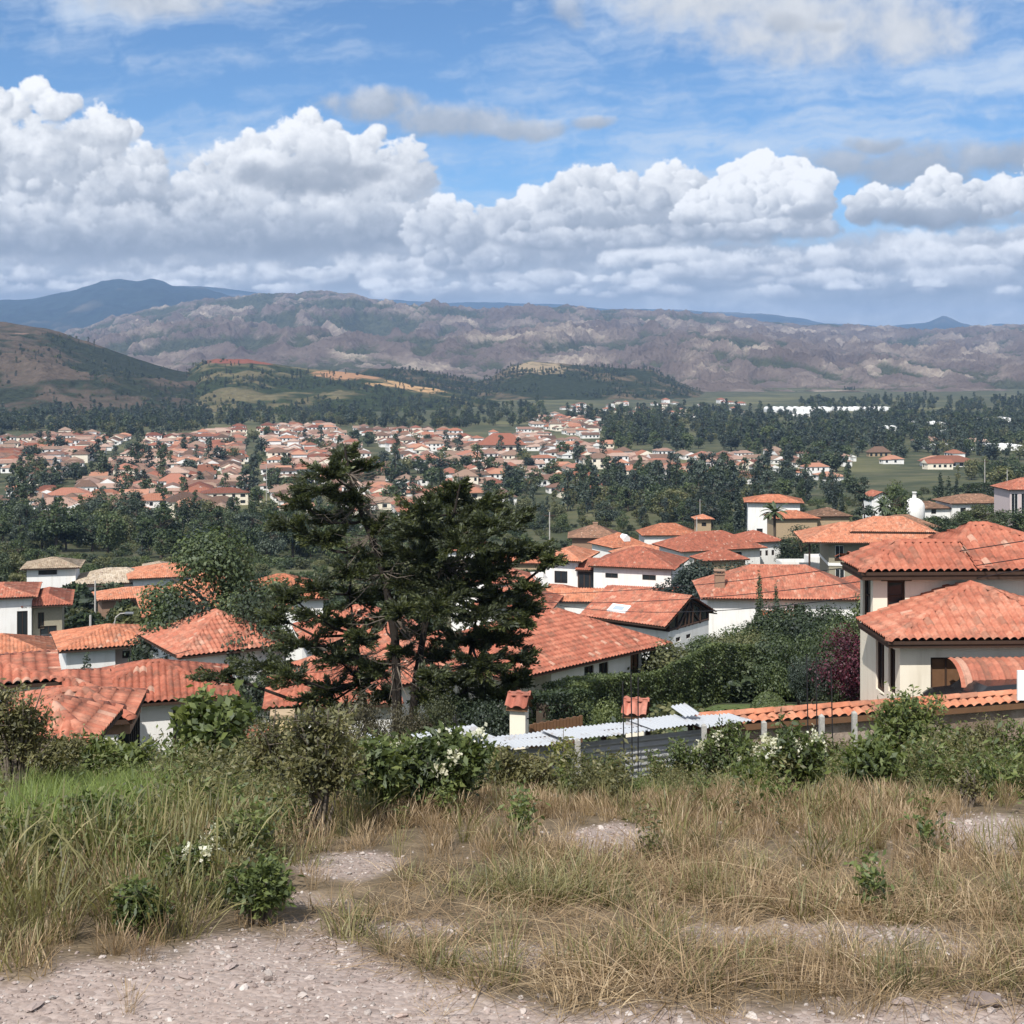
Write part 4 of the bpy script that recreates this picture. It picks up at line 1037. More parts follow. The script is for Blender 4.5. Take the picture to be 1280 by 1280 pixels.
# ------------------------------------------------------------- left hillside
def left_houses():
    root, h = house('white house with weathered pale tile roofs and a square lookout room on its roof', 108, 205, 726, 12)
    block(root, -1.5, 9.4, 0, 8, 0, h-.4, 'white', {'S': [(.3, .2, 1.6, 1.8), (4.2, .9, .7, .8), (7.2, .9, .7, .8)]}, 'hip', 18, .8, 'pale', 4)
    block(root, -8.4, -1.6, 1, 7, 0, h+1.9, 'white', {'S': [(.8, .8, 1, .8), (1.6, h+.9, 2.6, .7)]}, 'hip', 16, .8, 'pale', 4)
    block(root, 8, 12, 6, 11, 0, h+.5, 'white', {}, 'hip', 16, .6, 'pale', 4)
    block(root, -12.2, -7, -6, -2, 0, h-3.9, 'tan', {}, 'hip', 16, .6, 'pale', 4)
    root, h = house('white cube house with a bright orange hipped roof beside the big leafy tree', 188, 205, 722, 18)
    block(root, -2.4, 8, 0, 9, 0, h, 'white', {'S': [(.6, .6, 1, 1.2), (4, .8, 1.2, 1)]}, 'hip', 14, .8, 'orange', 4)
    root, h = house('low long orange roof on white pillars in front of the cube house', 172, 165, 747, 22)
    block(root, -4.0, 4.4, 0, 5, 0, h, 'brick', {'S': [(1, .2, 2.4, 1.8), (5, .2, 3, 1.8)]}, 'hip', 15, .6, 'orange', 4)
    # modern two-storey at the left edge
    root, h = house('two-storey white house with a stone bay, dark tall windows and red roofs', 5, 138, 747, 16)
    H = h
    block(root, -3.2, 2.55, 0, 8, 0, H, 'white', {'S': [(2.0, .3, .45, .9), (4.4, H-4.3, 1.0, 2.9)]}, 'hip', 11, .6, 'red', 4)
    block(root, 2.6, 5.4, 1, 8, 0, H-1.0, 'stone', {'S': [(.5, H-3.4, .6, 1.6), (.7, .3, 1.6, 1.9)]}, 'hip', 18, 1.0, 'red', 4)
    b = MB(); b.box(2.2, 6.2, -.1, .98, H-4.5, H-4.2); b.build('balcony_slab', WHITEP, root)
    block(root, -8.2, -1.2, -4, -.05, 0, H-4.6, 'brick', {'S': [(4.5, .2, 2, 2)]}, 'hip', 22, .5, 'red', 4)
    root, h = house('low white house with spreading orange roof at the left edge', 20, 104, 826, 20)
    block(root, -6, 2.6, 0, 7, 0, h, 'white', {'S': [(5.6, .4, 1.6, .9)]}, 'hip', 18, .7, 'orange', 4)
    # white house with two slim cypresses
    root, h = house('white house with an orange hipped roof, a recessed shaded bay and slim cypresses', 83, 92, 812, 22)
    block(root, 0, 3.1, 0, 6.5, 0, h, 'white', {}, None)
    block(root, 3.15, 5.6, .9, 6.5, 0, h, 'mauve', {'S': [(.5, h-1.05, .5, .5), (1.5, h-1.05, .5, .5)]}, None)  # grey-pink plaster puts the shade of the recess into the wall colour
    r, _ = hip_roof(0, 5.8, 0, 5.6, h, 15, .55, 5, 'hip'); r.build('roof', TILE['orange'], root)
    root, h = house('tall white house with a slit corner window behind the big leafy tree', 192, 100, 768, 18)
    block(root, 0, 9, 0, 7, 0, h, 'white', {'S': [(.25, h-2.35, .75, 1.8)], 'E': []}, 'hip', 24, .8, 'orange', 5, bars=0)
    # red roof behind the tree
    root, h = house('steep red tile roof rising behind the leafy tree, left of the conifer', 282, 76, 812, 32)
    block(root, -2.2, 3.4, 0, 6, 0, h, 'white', {}, 'hip', 25, .6, 'red', 5)
    # big roof at lower left
    root, h = house('white house with a broad red ridged tile roof in front of the steep red roof', 175, 57, 876, 16)
    block(root, -2.3, 3.4, 0, 5, 0, h, 'white', {'S': [(1.0, h-1.9, 1.3, 1.5), (3.6, h-1.9, 1.3, 1.5)]}, 'hip', 19, .5, 'red', 6)
    root, h = house('low red roof joining the lower pavilion to the broad ridged roof', 95, 52, 868, 18)
    block(root, -1.4, .8, 0, 3.2, 0, h, 'white', {}, 'hip', 14, .5, 'red', 6)
    # pavilion
    root, h = house('open-sided tile-roofed pavilion with brown beam, white pillar and dark railings', 152, 34, 896, 8)
    r, z = hip_roof(-2.7, 0, 0, 2.1, h, 17, .3, 7, 'hip'); r.build('roof', TILE['red'], root)
    b = MB(); b.box(-3.0, .2, .0, .18, h-.42, h-.02); b.box(.02, .2, .2, 2.2, h-.42, h-.02); b.build('beam', WALLM['brick'], root)
    b = MB(); b.box(-.42, -.1, -.02, .22, -2, h-.425); b.build('pillar', WALLM['white'], root)
    b = MB(); b.box(-2.9, -.6, 1.9, 2.1, -2, h-.43); b.build('back_wall', WALLM['brick'], root)
    for k in range(6):
        b = MB(); x = .0+k*.0; b.box(.1, .14, .3+k*.4, .34+k*.4, -1, h-.43); b.build('railing_bar', BLACKM, root)
    root, h = house('small lower red tile porch roof below the pavilion, on dark posts', 95, 30, 925, 4)
    r, z = hip_roof(-1.6, .2, 0, 2.4, h, 24, .25, 7, 'hip'); r.build('roof', TILE['red'], root)
    for xx in (-1.4, 0): b = MB(); b.box(xx, xx+.16, .05, .2, -2, h-.05); b.build('post', WOODM, root)
    root, h = house('red tile roof at the left edge behind the twiggy shrub', 18, 44, 852, 20)
    block(root, -4, .9, 0, 3.6, 0, h, 'white', {}, 'hip', 10, .5, 'red', 6)
    # behind the conifer
    root, h = house('orange roofed white house seen through the left branches of the conifer', 360, 128, 748, 8)
    block(root, -4.6, 3.2, 0, 7, 0, h, 'white', {'S': [(1.6, h-1.6, 1, 1)]}, 'hip', 22, .6, 'orange', 4)
    root, h = house('red roofed house behind the trunk of the conifer', 436, 90, 802, 14)
    block(root, -2.4, 4.6, 0, 6, 0, h, 'white', {}, 'hip', 26, .6, 'red', 5)
    root, h = house('white wall and red roof low behind the conifer trunk on its left', 400, 64, 880, 8)
    block(root, -2.0, 3.2, 0, 5, 0, h, 'white', {'S': [(1.0, .5, 2.4, .8)]}, 'hip', 24, .5, 'red', 5)
    root, h = house('red roof and white wall between the conifer trunks and the big hip roof', 545, 84, 838, 10)
    block(root, -2.6, 3.6, 0, 6, 0, h, 'white', {'S': [(1.4, .4, 1, 1.6)]}, 'hip', 26, .5, 'red', 5)
left_houses()
# ------------------------------------------------------------------- plants
G_DARK = [(0.15, (0.016, 0.025, 0.012)), (0.45, (0.036, 0.053, 0.023)), (0.7, (0.065, 0.088, 0.034)), (0.95, (0.11, 0.135, 0.055))]
G_MID = [(0.15, (0.018, 0.030, 0.012)), (0.45, (0.045, 0.068, 0.023)), (0.7, (0.085, 0.115, 0.036)), (0.95, (0.14, 0.165, 0.06))]
G_OLIVE = [(0.15, (0.036, 0.043, 0.016)), (0.45, (0.085, 0.095, 0.034)), (0.7, (0.15, 0.155, 0.056)), (0.95, (0.22, 0.21, 0.095))]
G_PALE = [(0.15, (0.035, 0.050, 0.018)), (0.45, (0.09, 0.12, 0.035)), (0.7, (0.15, 0.185, 0.055)), (0.95, (0.22, 0.25, 0.09))]
G_BLUE = [(0.15, (0.018, 0.028, 0.020)), (0.45, (0.036, 0.052, 0.035)), (0.7, (0.06, 0.08, 0.05)), (0.95, (0.095, 0.118, 0.075))]
LEAF = {'dark': leafy('leaf_dark', G_DARK, .25, .5), 'mid': leafy('leaf_mid', G_MID, .3, .5), 'olive': leafy('leaf_olive', G_OLIVE, .35, .5), 'pale': leafy('leaf_pale', G_PALE, .35, .5),
        'blue': leafy('leaf_bluegreen', G_BLUE, .2, .4), 'purple': leafy('leaf_purple', [(0.1, (0.022, 0.005, 0.009)), (0.5, (0.075, 0.010, 0.022)), (0.9, (0.17, 0.025, 0.05))], .3, 1.5),
        'conifer': leafy('leaf_conifer', [(0.15, (0.034, 0.042, 0.014)), (0.45, (0.088, 0.105, 0.030)), (0.7, (0.165, 0.18, 0.050)), (0.95, (0.27, 0.26, 0.10))], .42, 1.1),
        'near': leafy('leaf_near', [(0.12, (0.034, 0.048, 0.014)), (0.4, (0.085, 0.115, 0.030)), (0.65, (0.155, 0.19, 0.048)), (0.95, (0.27, 0.28, 0.10))], .35, 3.0, inst=.2),
        'twigb': leafy('leaf_twig_brown', [(0.12, (0.030, 0.026, 0.014)), (0.4, (0.070, 0.062, 0.030)), (0.65, (0.115, 0.10, 0.05)), (0.95, (0.19, 0.16, 0.09))], .3, 3.0, inst=.2),
        'twig': leafy('leaf_twig', [(0.12, (0.045, 0.045, 0.017)), (0.4, (0.11, 0.108, 0.038)), (0.65, (0.19, 0.175, 0.068)), (0.95, (0.30, 0.26, 0.13))], .3, 3.0, inst=.2),
        'fern': leafy('leaf_fern', [(0.12, (0.05, 0.065, 0.012)), (0.4, (0.12, 0.14, 0.025)), (0.65, (0.22, 0.22, 0.04)), (0.95, (0.34, 0.30, 0.08))], .4, 4.0),
        'dry': leafy('blade_dry', [(0.05, (0.125, 0.080, 0.043)), (0.35, (0.255, 0.17, 0.092)), (0.65, (0.42, 0.30, 0.17)), (0.95, (0.64, 0.51, 0.335))], .3, 1.4, inst=.4),
        'green': leafy('blade_green', [(0.05, (0.06, 0.085, 0.016)), (0.4, (0.125, 0.175, 0.028)), (0.7, (0.215, 0.275, 0.05)), (0.98, (0.38, 0.40, 0.13))], .4, 1.2, inst=.3),
        'weed': leafy('blade_weed', [(0.05, (0.085, 0.075, 0.028)), (0.4, (0.165, 0.155, 0.055)), (0.7, (0.275, 0.245, 0.10)), (0.98, (0.45, 0.38, 0.20))], .35, 1.2, inst=.4)}
BARK = plain('bark', (0.085, 0.065, 0.048), 0.95, 0.35, 4.0, bump=0.6)
BARKD = plain('bark_dark', (0.026, 0.021, 0.017), 0.95, 0.4, 5.0, bump=0.6)
BARKG = plain('bark_grey', (0.15, 0.125, 0.10), 0.95, 0.3, 5.0, bump=0.6)
FLOWER = leafy('petal_cream', [(0.1, (0.55, 0.52, 0.36)), (0.5, (0.72, 0.70, 0.55)), (0.95, (0.82, 0.81, 0.72))], .35, 3.0)
FLOWERP = LEAF['purple']

def unit(n, g):
    v = g.normal(size=(n, 3)); return v/np.linalg.norm(v, axis=1, keepdims=True)
def leaves(P, g, size, out=None, outw=0.5, asp=0.55, up=0.0, droop=0.0):
    """diamond leaves at P; -> V, Q, rnd"""
    n = len(P)
    nr = unit(n, g)
    if out is not None: nr = nr*(1-outw)+out*outw
    nr[:, 2] += up
    nr /= np.linalg.norm(nr, axis=1, keepdims=True)+1e-9
    t = np.cross(nr, unit(n, g)); t /= np.linalg.norm(t, axis=1, keepdims=True)+1e-9
    if droop:
        t[:, 2] -= droop; t /= np.linalg.norm(t, axis=1, keepdims=True)+1e-9
    b = np.cross(nr, t)
    s = size*g.uniform(0.6, 1.35, n)[:, None]
    V = np.stack([P, P+t*s*0.5+b*s*asp*0.5+nr*s*0.06, P+t*s, P+t*s*0.5-b*s*asp*0.5+nr*s*0.06], 1).reshape(-1, 3)
    Q = np.arange(4*n).reshape(-1, 4)
    return V, Q, np.repeat(g.random(n), 4)
def clump_points(C, Rr, n, g, shell=0.55):
    """points spread over ellipsoids C with radii Rr, more of them near the surface; -> P, outward"""
    C = np.asarray(C, float); Rr = np.asarray(Rr, float)
    w = (Rr[:, 0]*Rr[:, 1]+Rr[:, 0]*Rr[:, 2]+Rr[:, 1]*Rr[:, 2]); w = w/w.sum()
    k = g.choice(len(C), n, p=w); d = unit(n, g); r = g.random(n)**shell
    return C[k]+d*Rr[k]*r[:, None], d
class Foliage:
    def __init__(s): s.V = []; s.Q = []; s.A = []; s.n = 0
    def add(s, V, Q, A): s.V.append(V); s.Q.append(Q+s.n); s.A.append(A); s.n += len(V)
    def mesh(s, name, mat): return np_mesh(name, np.concatenate(s.V), np.concatenate(s.Q), [mat], attrs={'rnd': ('POINT', np.concatenate(s.A))})

def crown_mesh(kind, seed, n, leaf, mat, name='crown'):
    g = np.random.default_rng(seed)
    if kind == 'round':
        K = 26; C = unit(K, g)*g.uniform(0.35, 1, K)[:, None]**0.6*np.array([3.1, 3.1, 3.0])+np.array([0, 0, 5.0]); C[:, 2] = np.maximum(C[:, 2], 1.6)
        Rr = g.uniform(0.9, 1.9, K)[:, None]*np.array([1, 1, .75])
    elif kind == 'tall':
        K = 24; z = g.uniform(1.6, 12.5, K); r = np.interp(z, [1.5, 6, 9, 13], [1.5, 2.2, 1.9, .5]); a = g.uniform(0, 6.28, K)
        C = np.stack([np.cos(a)*r*g.uniform(.2, 1, K), np.sin(a)*r*g.uniform(.2, 1, K), z], 1); Rr = g.uniform(0.7, 1.35, K)[:, None]*np.array([1, 1, .9])
    elif kind == 'pine':
        K = 34; z = g.uniform(1.5, 11.5, K); r = np.interp(z, [1.5, 4, 12], [2.4, 2.4, .2]); a = g.uniform(0, 6.28, K)
        C = np.stack([np.cos(a)*r*g.uniform(.3, 1, K), np.sin(a)*r*g.uniform(.3, 1, K), z], 1); Rr = (g.uniform(0.55, 1.1, K)*np.interp(z, [2, 12], [1.2, .6]))[:, None]*np.array([1.2, 1.2, .5])
    elif kind == 'cypress':
        K = 22; z = np.linspace(.5, 8.6, K); r = np.interp(z, [0, 1.5, 5, 9], [.5, .72, .55, .06]); C = np.stack([g.normal(0, .08, K), g.normal(0, .08, K), z], 1); Rr = np.stack([r, r, r*0+.6], 1)
    else:   # bush
        K = 20; C = unit(K, g)*g.uniform(.3, 1, K)[:, None]**.6*np.array([1.5, 1.5, 1.0])+np.array([0, 0, 1.15]); C[:, 2] = np.maximum(C[:, 2], .35); Rr = g.uniform(.4, .85, K)[:, None]*np.array([1, 1, .85])
    P, d = clump_points(C, Rr, n, g)
    P[:, 2] = np.maximum(P[:, 2], 0.1)
    f = Foliage(); f.add(*leaves(P, g, leaf, d, 0.55, 0.62, up=0.25, droop=.6 if kind == 'tall' else 0))
    return f.mesh(name, mat)
def trunk_mesh(kind, seed, name='trunk'):
    g = random.Random(seed); mb = MB()
    H = {'round': 6.4, 'tall': 12, 'pine': 11, 'cypress': 6, 'bush': 1.2}[kind]; r0 = {'round': .28, 'tall': .24, 'pine': .22, 'cypress': .12, 'bush': .07}[kind]
    pts = [Vector((0, 0, -.4))]; k = 6
    for i in range(1, k+1): pts.append(Vector((g.gauss(0, .1)*i/2, g.gauss(0, .1)*i/2, H*i/k)))
    mb.tube(pts, [r0*(1-.75*i/k) for i in range(k+1)], 7)
    for i in range(7 if kind != 'cypress' else 0):
        z = H*g.uniform(.35, .95); a = g.uniform(0, 6.28); L = {'round': 2.6, 'tall': 1.6, 'pine': 1.8, 'bush': .9}.get(kind, .5)
        b = Vector((0, 0, z)); e = b+Vector((math.cos(a)*L, math.sin(a)*L, L*.5)); mb.tube([b, (b+e)/2+Vector((0, 0, .15)), e], [r0*.4, r0*.28, r0*.1], 5)
    return mb.mesh(name, [BARK])
TREES = {}
def tree_protos(kind, tone, n, leaf, variants):
    key = (kind, tone, n)
    if key not in TREES:
        TREES[key] = [(crown_mesh(kind, hash((kind, v)) % 1000+v*7 if False else {'round': 10, 'tall': 200, 'pine': 400, 'cypress': 600, 'bush': 800}[kind]+v*13, n, leaf, LEAF[tone]), trunk_mesh(kind, v+3)) for v in range(variants)]
    return TREES[key]
NATH = {'round': 9.4, 'tall': 13.4, 'pine': 12.2, 'cypress': 9.1, 'bush': 2.5}
KN = {'round': ('broadleaf_tree', 'tree'), 'tall': ('eucalyptus_tree', 'tree'), 'pine': ('conifer_tree', 'tree'), 'cypress': ('cypress_tree', 'tree'), 'bush': ('bush', 'bush')}
def tree(kind, tone, loc, height, label, group=None, n=2600, leaf=.42, wide=1.0, variants=4, seed=None, parts=True):
    pr = tree_protos(kind, tone, n, leaf, variants)
    c, t = pr[(random.randrange(len(pr)) if seed is None else seed) % len(pr)]
    s = height/NATH[kind]; nm, cat = KN[kind]
    root = empty(nm, loc, random.uniform(0, 6.28), label, cat, group)
    root.scale = (s*wide, s*wide, s)
    link('crown' if kind != 'bush' else 'foliage', c, root); link('trunk' if kind != 'bush' else 'stem', t, root)
    return root
def gtree(px, py, h_px, kind, tone, label, group=None, d=None, **k):
    """tree whose foot shows at px,py (or stands at distance d under px) and which is h_px tall in the picture"""
    p = on_ground(px, py) if d is None else Vector(((px-640)/F*d, d, 0))
    p.z = gz(p.x, p.y)
    top = (HZ-(py-h_px))/F*p.y if d is not None else p.z+h_px/F*p.y
    return tree(kind, tone, p, max(top-p.z, .6), label, group, **k)

# ---- single trees one can point at
gtree(272, 800, 150, 'round', 'mid', 'big leafy mid-green tree standing left of the dark conifer', d=84, n=62000, leaf=.18, wide=1.0, variants=1)
gtree(232, 815, 92, 'round', 'dark', 'dark lower tree crowding the left foot of the big leafy tree', d=80, n=16000, leaf=.22, variants=1)
gtree(312, 815, 100, 'round', 'dark', 'dark tree between the big leafy tree and the conifer', d=78, n=16000, leaf=.22, variants=1, wide=.8)
for px, py, hp, d, lab in ((109, 852, 46, 74, 'slim dark cypress before the left wall of the orange hipped house'), (169, 836, 42, 80, 'slim dark cypress before the shaded bay of the orange hipped house'),
                           (49, 836, 18, 95, 'tiny dark cypress beside the low orange roof at the left edge'), (949, 768, 56, 118, 'slim dark cypress before the red roof of the chimney house'),
                           (971, 752, 28, 126, 'short dark cypress right of the taller cypress by the chimney house')):
    gtree(px, py, hp, 'cypress', 'dark', lab, d=d, n=2600, leaf=.2, variants=2)
for px, py, hp, lab in ((922, 644, 42, 'tall dark cypress at the left of the pair beside the flat orange roofs'), (934, 642, 36, 'thinner dark cypress at the right of the pair beside the flat orange roofs'),
                        (1043, 632, 24, 'left of two small cypresses below the far wood'), (1052, 632, 26, 'right of two small cypresses below the far wood'),
                        (1176, 620, 34, 'tallest of three cypresses behind the faded brown roof'), (1186, 618, 25, 'middle one of three cypresses behind the faded brown roof'), (1195, 617, 22, 'smallest of three cypresses behind the faded brown roof')):
    gtree(px, py, hp, 'cypress', 'blue', lab, d=360, n=1600, leaf=.35, variants=2, wide=1.1)
for i, px in enumerate((862, 872, 879, 893, 900, 908)):
    gtree(px, 640, 20, 'cypress', 'dark', 'small cypress in the short row below the tan meadow strip', 'cypress row below the meadow', d=430, n=900, leaf=.4, variants=2, wide=1.2)
gtree(1080, 650, 58, 'pine', 'blue', 'drooping grey-green conifer left of the pale leafy tree', d=300, n=4200, leaf=.42, wide=.9, variants=1)
gtree(1118, 652, 56, 'round', 'pale', 'fresh green leafy tree right of the grey-green conifer', d=295, n=4200, leaf=.42, wide=.72, variants=1)
for px, py, hp, d, w, tone, lab in ((1000, 715, 62, 225, 1.2, 'dark', 'dark round tree left of the olive stone house'), (985, 712, 40, 235, 1.2, 'dark', 'low dark tree behind the white parapet house'),
                              (1172, 668, 28, 235, 1.5, 'mid', 'round green tree behind the upper ridge of the cream house'), (1205, 664, 30, 240, 1.5, 'dark', 'dark tree behind the peak of the cream house roof'),
                              (1250, 668, 36, 230, 1.5, 'dark', 'dark wide tree right of the cream house peak'), (1277, 662, 30, 225, 1.4, 'mid', 'green tree at the right edge above the cream house roof'),
                              (1225, 655, 30, 270, 1.6, 'olive', 'olive tree under the faded brown roof')):
    gtree(px, py, hp, 'round', tone, lab, d=d, n=7000, leaf=.32, wide=w, variants=2)
for px, py, hp, d, w, tone, lab in ((880, 742, 46, 165, 2.0, 'blue', 'dark grey-green bush beside the end wall of the white two-storey house'), (915, 738, 40, 168, 1.6, 'blue', 'dark bush below the long sweeping red roof'),
                              (1010, 790, 50, 100, 1.5, 'dark', 'dark bush hiding the foot of the chimney house'), (1040, 800, 48, 90, 1.3, 'mid', 'mid-green bush above the garden slope'), (968, 800, 46, 100, 1.4, 'mid', 'bush at the far end of the clipped hedge'),
                              (1085, 782, 50, 85, 1.3, 'mid', 'bush against the upper left of the purple bougainvillea'),
                              (1000, 850, 74, 62, 1.1, 'mid', 'large rounded garden bush right of the clipped hedge'), (1045, 862, 84, 57, .95, 'dark', 'tall dark shrub with open stems beside the cream house'), (960, 842, 56, 68, 1.4, 'dark', 'dark bush behind the lawn, joining the clipped hedge'),
                              (1015, 880, 70, 52, 1.0, 'blue', 'grey-green feathery bush above the tiled wall'), (1072, 850, 60, 60, .9, 'mid', 'yellowish green bush under the bougainvillea'),
                              (905, 805, 32, 95, 1.8, 'mid', 'bush at the foot of the glazed gable house'), (930, 812, 34, 85, 1.6, 'olive', 'olive bush between glazed gable house and hedge'), (830, 822, 22, 82, 2.0, 'olive', 'low bushes by the end post of the large hip roof'),
                              (735, 880, 26, 52, 1.2, 'pale', 'bright green clump in front of the clipped hedge'), (690, 890, 36, 52, 1.2, 'mid', 'mid-green bush left of the bright clump before the hedge'),
                              (590, 895, 40, 50, 1.4, 'mid', 'bush below the right skirt of the conifer'), (620, 900, 36, 46, 1.3, 'dark', 'dark bush beside the left cream pillar')):
    gtree(px, py, hp, 'bush', tone, lab, d=d, n=15000, leaf=.10, wide=w*.62, variants=3)
gtree(1079, 808, 34, 'bush', 'purple', 'deep purple-red bougainvillea against the corner of the cream house', d=52, n=12000, leaf=.08, wide=.95, variants=1)

for px, py, hp_, w_, tone_, lab_ in ((448, 915, 62, .8, 'twigb', 'brownish twiggy bush at the left foot of the conifer'), (505, 918, 50, .9, 'twigb', 'brown-green tangle of twigs around the conifer trunks'), (548, 912, 56, .8, 'olive', 'olive bush at the right foot of the conifer')):
    gtree(px, py, hp_, 'bush', tone_, lab_, d=47, n=9000, leaf=.08, wide=w_*.7, variants=1)
def palm(px, py, hp, d, label):
    p = Vector(((px-640)/F*d, d, 0)); p.z = gz(p.x, d); H = (HZ-(py-hp))/F*d-p.z
    root = empty('palm_tree', p, 0, label, 'palm')
    mb = MB(); Ht = H-1.2; mb.tube([(0, 0, -.5), (.1, 0, Ht*.5), (0, 0, Ht)], [.3, .24, .26], 8); mb.build('trunk', BARK, root)
    V = []; Q = []; A = []; n = 0; g = random.Random(int(px))
    for i in range(30):
        a = g.uniform(0, 6.28); e0 = g.uniform(-.3, 1.3); L = g.uniform(2.2, 3.0)
        q = Vector((0, 0, Ht)); dirn = Vector((math.cos(a)*math.cos(e0), math.sin(a)*math.cos(e0), math.sin(e0))); side = Vector((-math.sin(a), math.cos(a), 0))
        for j in range(8):
            q2 = q+dirn*L/8; w0, w1 = .42*math.sin(math.pi*(j+.4)/8.6), .42*math.sin(math.pi*(j+1.4)/8.6)
            dn = Vector((0, 0, -.12))
            for sg in (-1, 1):
                V += [q, q2, q2+side*sg*w1+dn+dirn*.2, q+side*sg*w0+dn+dirn*.2]; Q.append([n, n+1, n+2, n+3]); n += 4; A += [g.random()]*4
            q = q2; dirn = (dirn+Vector((0, 0, -.16))).normalized()
    link('crown', np_mesh('crown', np.array([tuple(v) for v in V]), np.array(Q), [LEAF['dark']], attrs={'rnd': ('POINT', A)}), root)
palm(968, 672, 40, 250, 'feathery palm with drooping fronds left of the spreading brownish roofs')
palm(1104, 652, 26, 290, 'small palm in front of the fresh green leafy tree')

# ---- hedges: clipped, upright sides
def hedge(label, pts, w, hts, tone, leaf=.11, dens=520, name='hedge'):
    """pts: ground points along the hedge (x, y); hts: heights at them"""
    g = np.random.default_rng(len(label)); P = []; O = []
    for i in range(len(pts)-1):
        a = np.array(pts[i], float); b = np.array(pts[i+1], float); L = np.linalg.norm(b-a); e = (b-a)/L; nrm = np.array([-e[1], e[0]])
        h = max(hts[i], hts[i+1]); n = int(dens*L*(2*h+w))
        u = g.random(n); face = g.random(n)*(2*h+w); hh = hts[i]+(hts[i+1]-hts[i])*u
        s = np.where(face < w, face-w/2, np.where(face < w+h, -w/2, w/2)); z = np.where(face < w, 1.0, ((face-w) % h)/h)*hh
        dpt = np.abs(g.normal(0, .12, n))
        s = s-np.sign(s)*np.where(face < w, 0, dpt)+fbm(u*L*.8, z*.8, 3, 5)*.22; z = z-np.where(face < w, dpt, 0)+fbm(u*L*.7, z*.1, 3, 9)*.16
        xy = a+np.outer(u, b-a)+np.outer(s, nrm)
        gzv = ground_z(xy[:, 0], xy[:, 1]) if True else 0
        P.append(np.column_stack([xy, gzv+np.maximum(z, .03)]))
        o = np.column_stack([np.outer(np.sign(s)*(face >= w), nrm), (face < w)*1.0]); O.append(o)
    P = np.concatenate(P); O = np.concatenate(O)
    base = P.mean(0); base[2] = gz(base[0], base[1])
    f = Foliage(); f.add(*leaves(P-base, g, leaf, O, .5, .6, up=.15))
    root = empty(name, base, 0, label, 'hedge')
    link('foliage', f.mesh('foliage', LEAF[tone]), root)
    mb = MB()
    for i in range(len(pts)-1):
        a = Vector((*pts[i], 0))-Vector((base[0], base[1], 0)); b = Vector((*pts[i+1], 0))-Vector((base[0], base[1], 0)); e = (b-a).normalized(); nn = Vector((-e.y, e.x, 0))*(w/2-.34)
        za = gz(*pts[i])-base[2]; zb = gz(*pts[i+1])-base[2]
        a = a+e*(.45 if i == 0 else 0); b = b-e*(.45 if i == len(pts)-2 else 0)
        q = [a-nn, b-nn, b+nn, a+nn]; zz = [za, zb, zb, za]; hh = [hts[i]-.4, hts[i+1]-.4, hts[i+1]-.4, hts[i]-.4]
        V = [(v.x, v.y, z-.3) for v, z in zip(q, zz)]+[(v.x, v.y, z+h_) for v, z, h_ in zip(q, zz, hh)]
        mb.add(V, [(4, 5, 6, 7), (0, 1, 5, 4), (1, 2, 6, 5), (2, 3, 7, 6), (3, 0, 4, 7)])
    mb.build('branches', BARK, root)
    return root
def hp(px, d): return ((px-640)/F*d, d)
def htop(px, d, py): x, y = hp(px, d); return (HZ-py)/F*d-gz(x, y)
def phedge(label, spec, w, tone, **k):
    return hedge(label, [hp(px, d) for px, d, py in spec], w, [max(.5, htop(px, d, py)) for px, d, py in spec], tone, **k)
phedge('long tall clipped hedge running below the large hip-roofed house', [(700, 53, 856), (760, 57, 842), (850, 63, 828), (965, 72, 806)], 1.6, 'pale')
phedge('lower square clipped hedge before the cream pillars', [(668, 47, 868), (722, 49, 864)], 1.2, 'mid')
phedge('low hedge beneath the orange roof left of the white two-storey house', [(640, 205, 714), (684, 205, 712)], 2.0, 'dark', leaf=.3, dens=90)
phedge('dark clipped hedge below the white house with pale roofs', [(80, 178, 746), (128, 186, 738)], 2.0, 'dark', leaf=.3, dens=90)
phedge('straight dark hedge on the far right slope behind the faded roof', [(1205, 380, 606), (1262, 375, 603)], 4.0, 'dark', leaf=.45, dens=40)
# topiary dome
def dome():
    p = Vector(((961-640)/F*45, 45, 0)); p.z = gz(p.x, 45); r = 24/F*45; zt = (HZ-866)/F*45-p.z
    root = empty('topiary', p, 0, 'yellow-green clipped dome bush above the tiled wall', 'bush')
    g = np.random.default_rng(3); n = 9000; d = unit(n, g); d[:, 2] = np.abs(d[:, 2])
    P = d*np.array([r, r, zt])*g.uniform(.93, 1.02, n)[:, None]
    f = Foliage(); f.add(*leaves(P, g, .07, d, .6, .6)); link('foliage', f.mesh('foliage', LEAF['pale']), root)
    mb = MB(); mb.lathe([(r*.85, -.3), (r*.85, zt*.3), (r*.6, zt*.7), (r*.2, zt*.88)], 14); mb.build('branches', BARK, root)
dome()

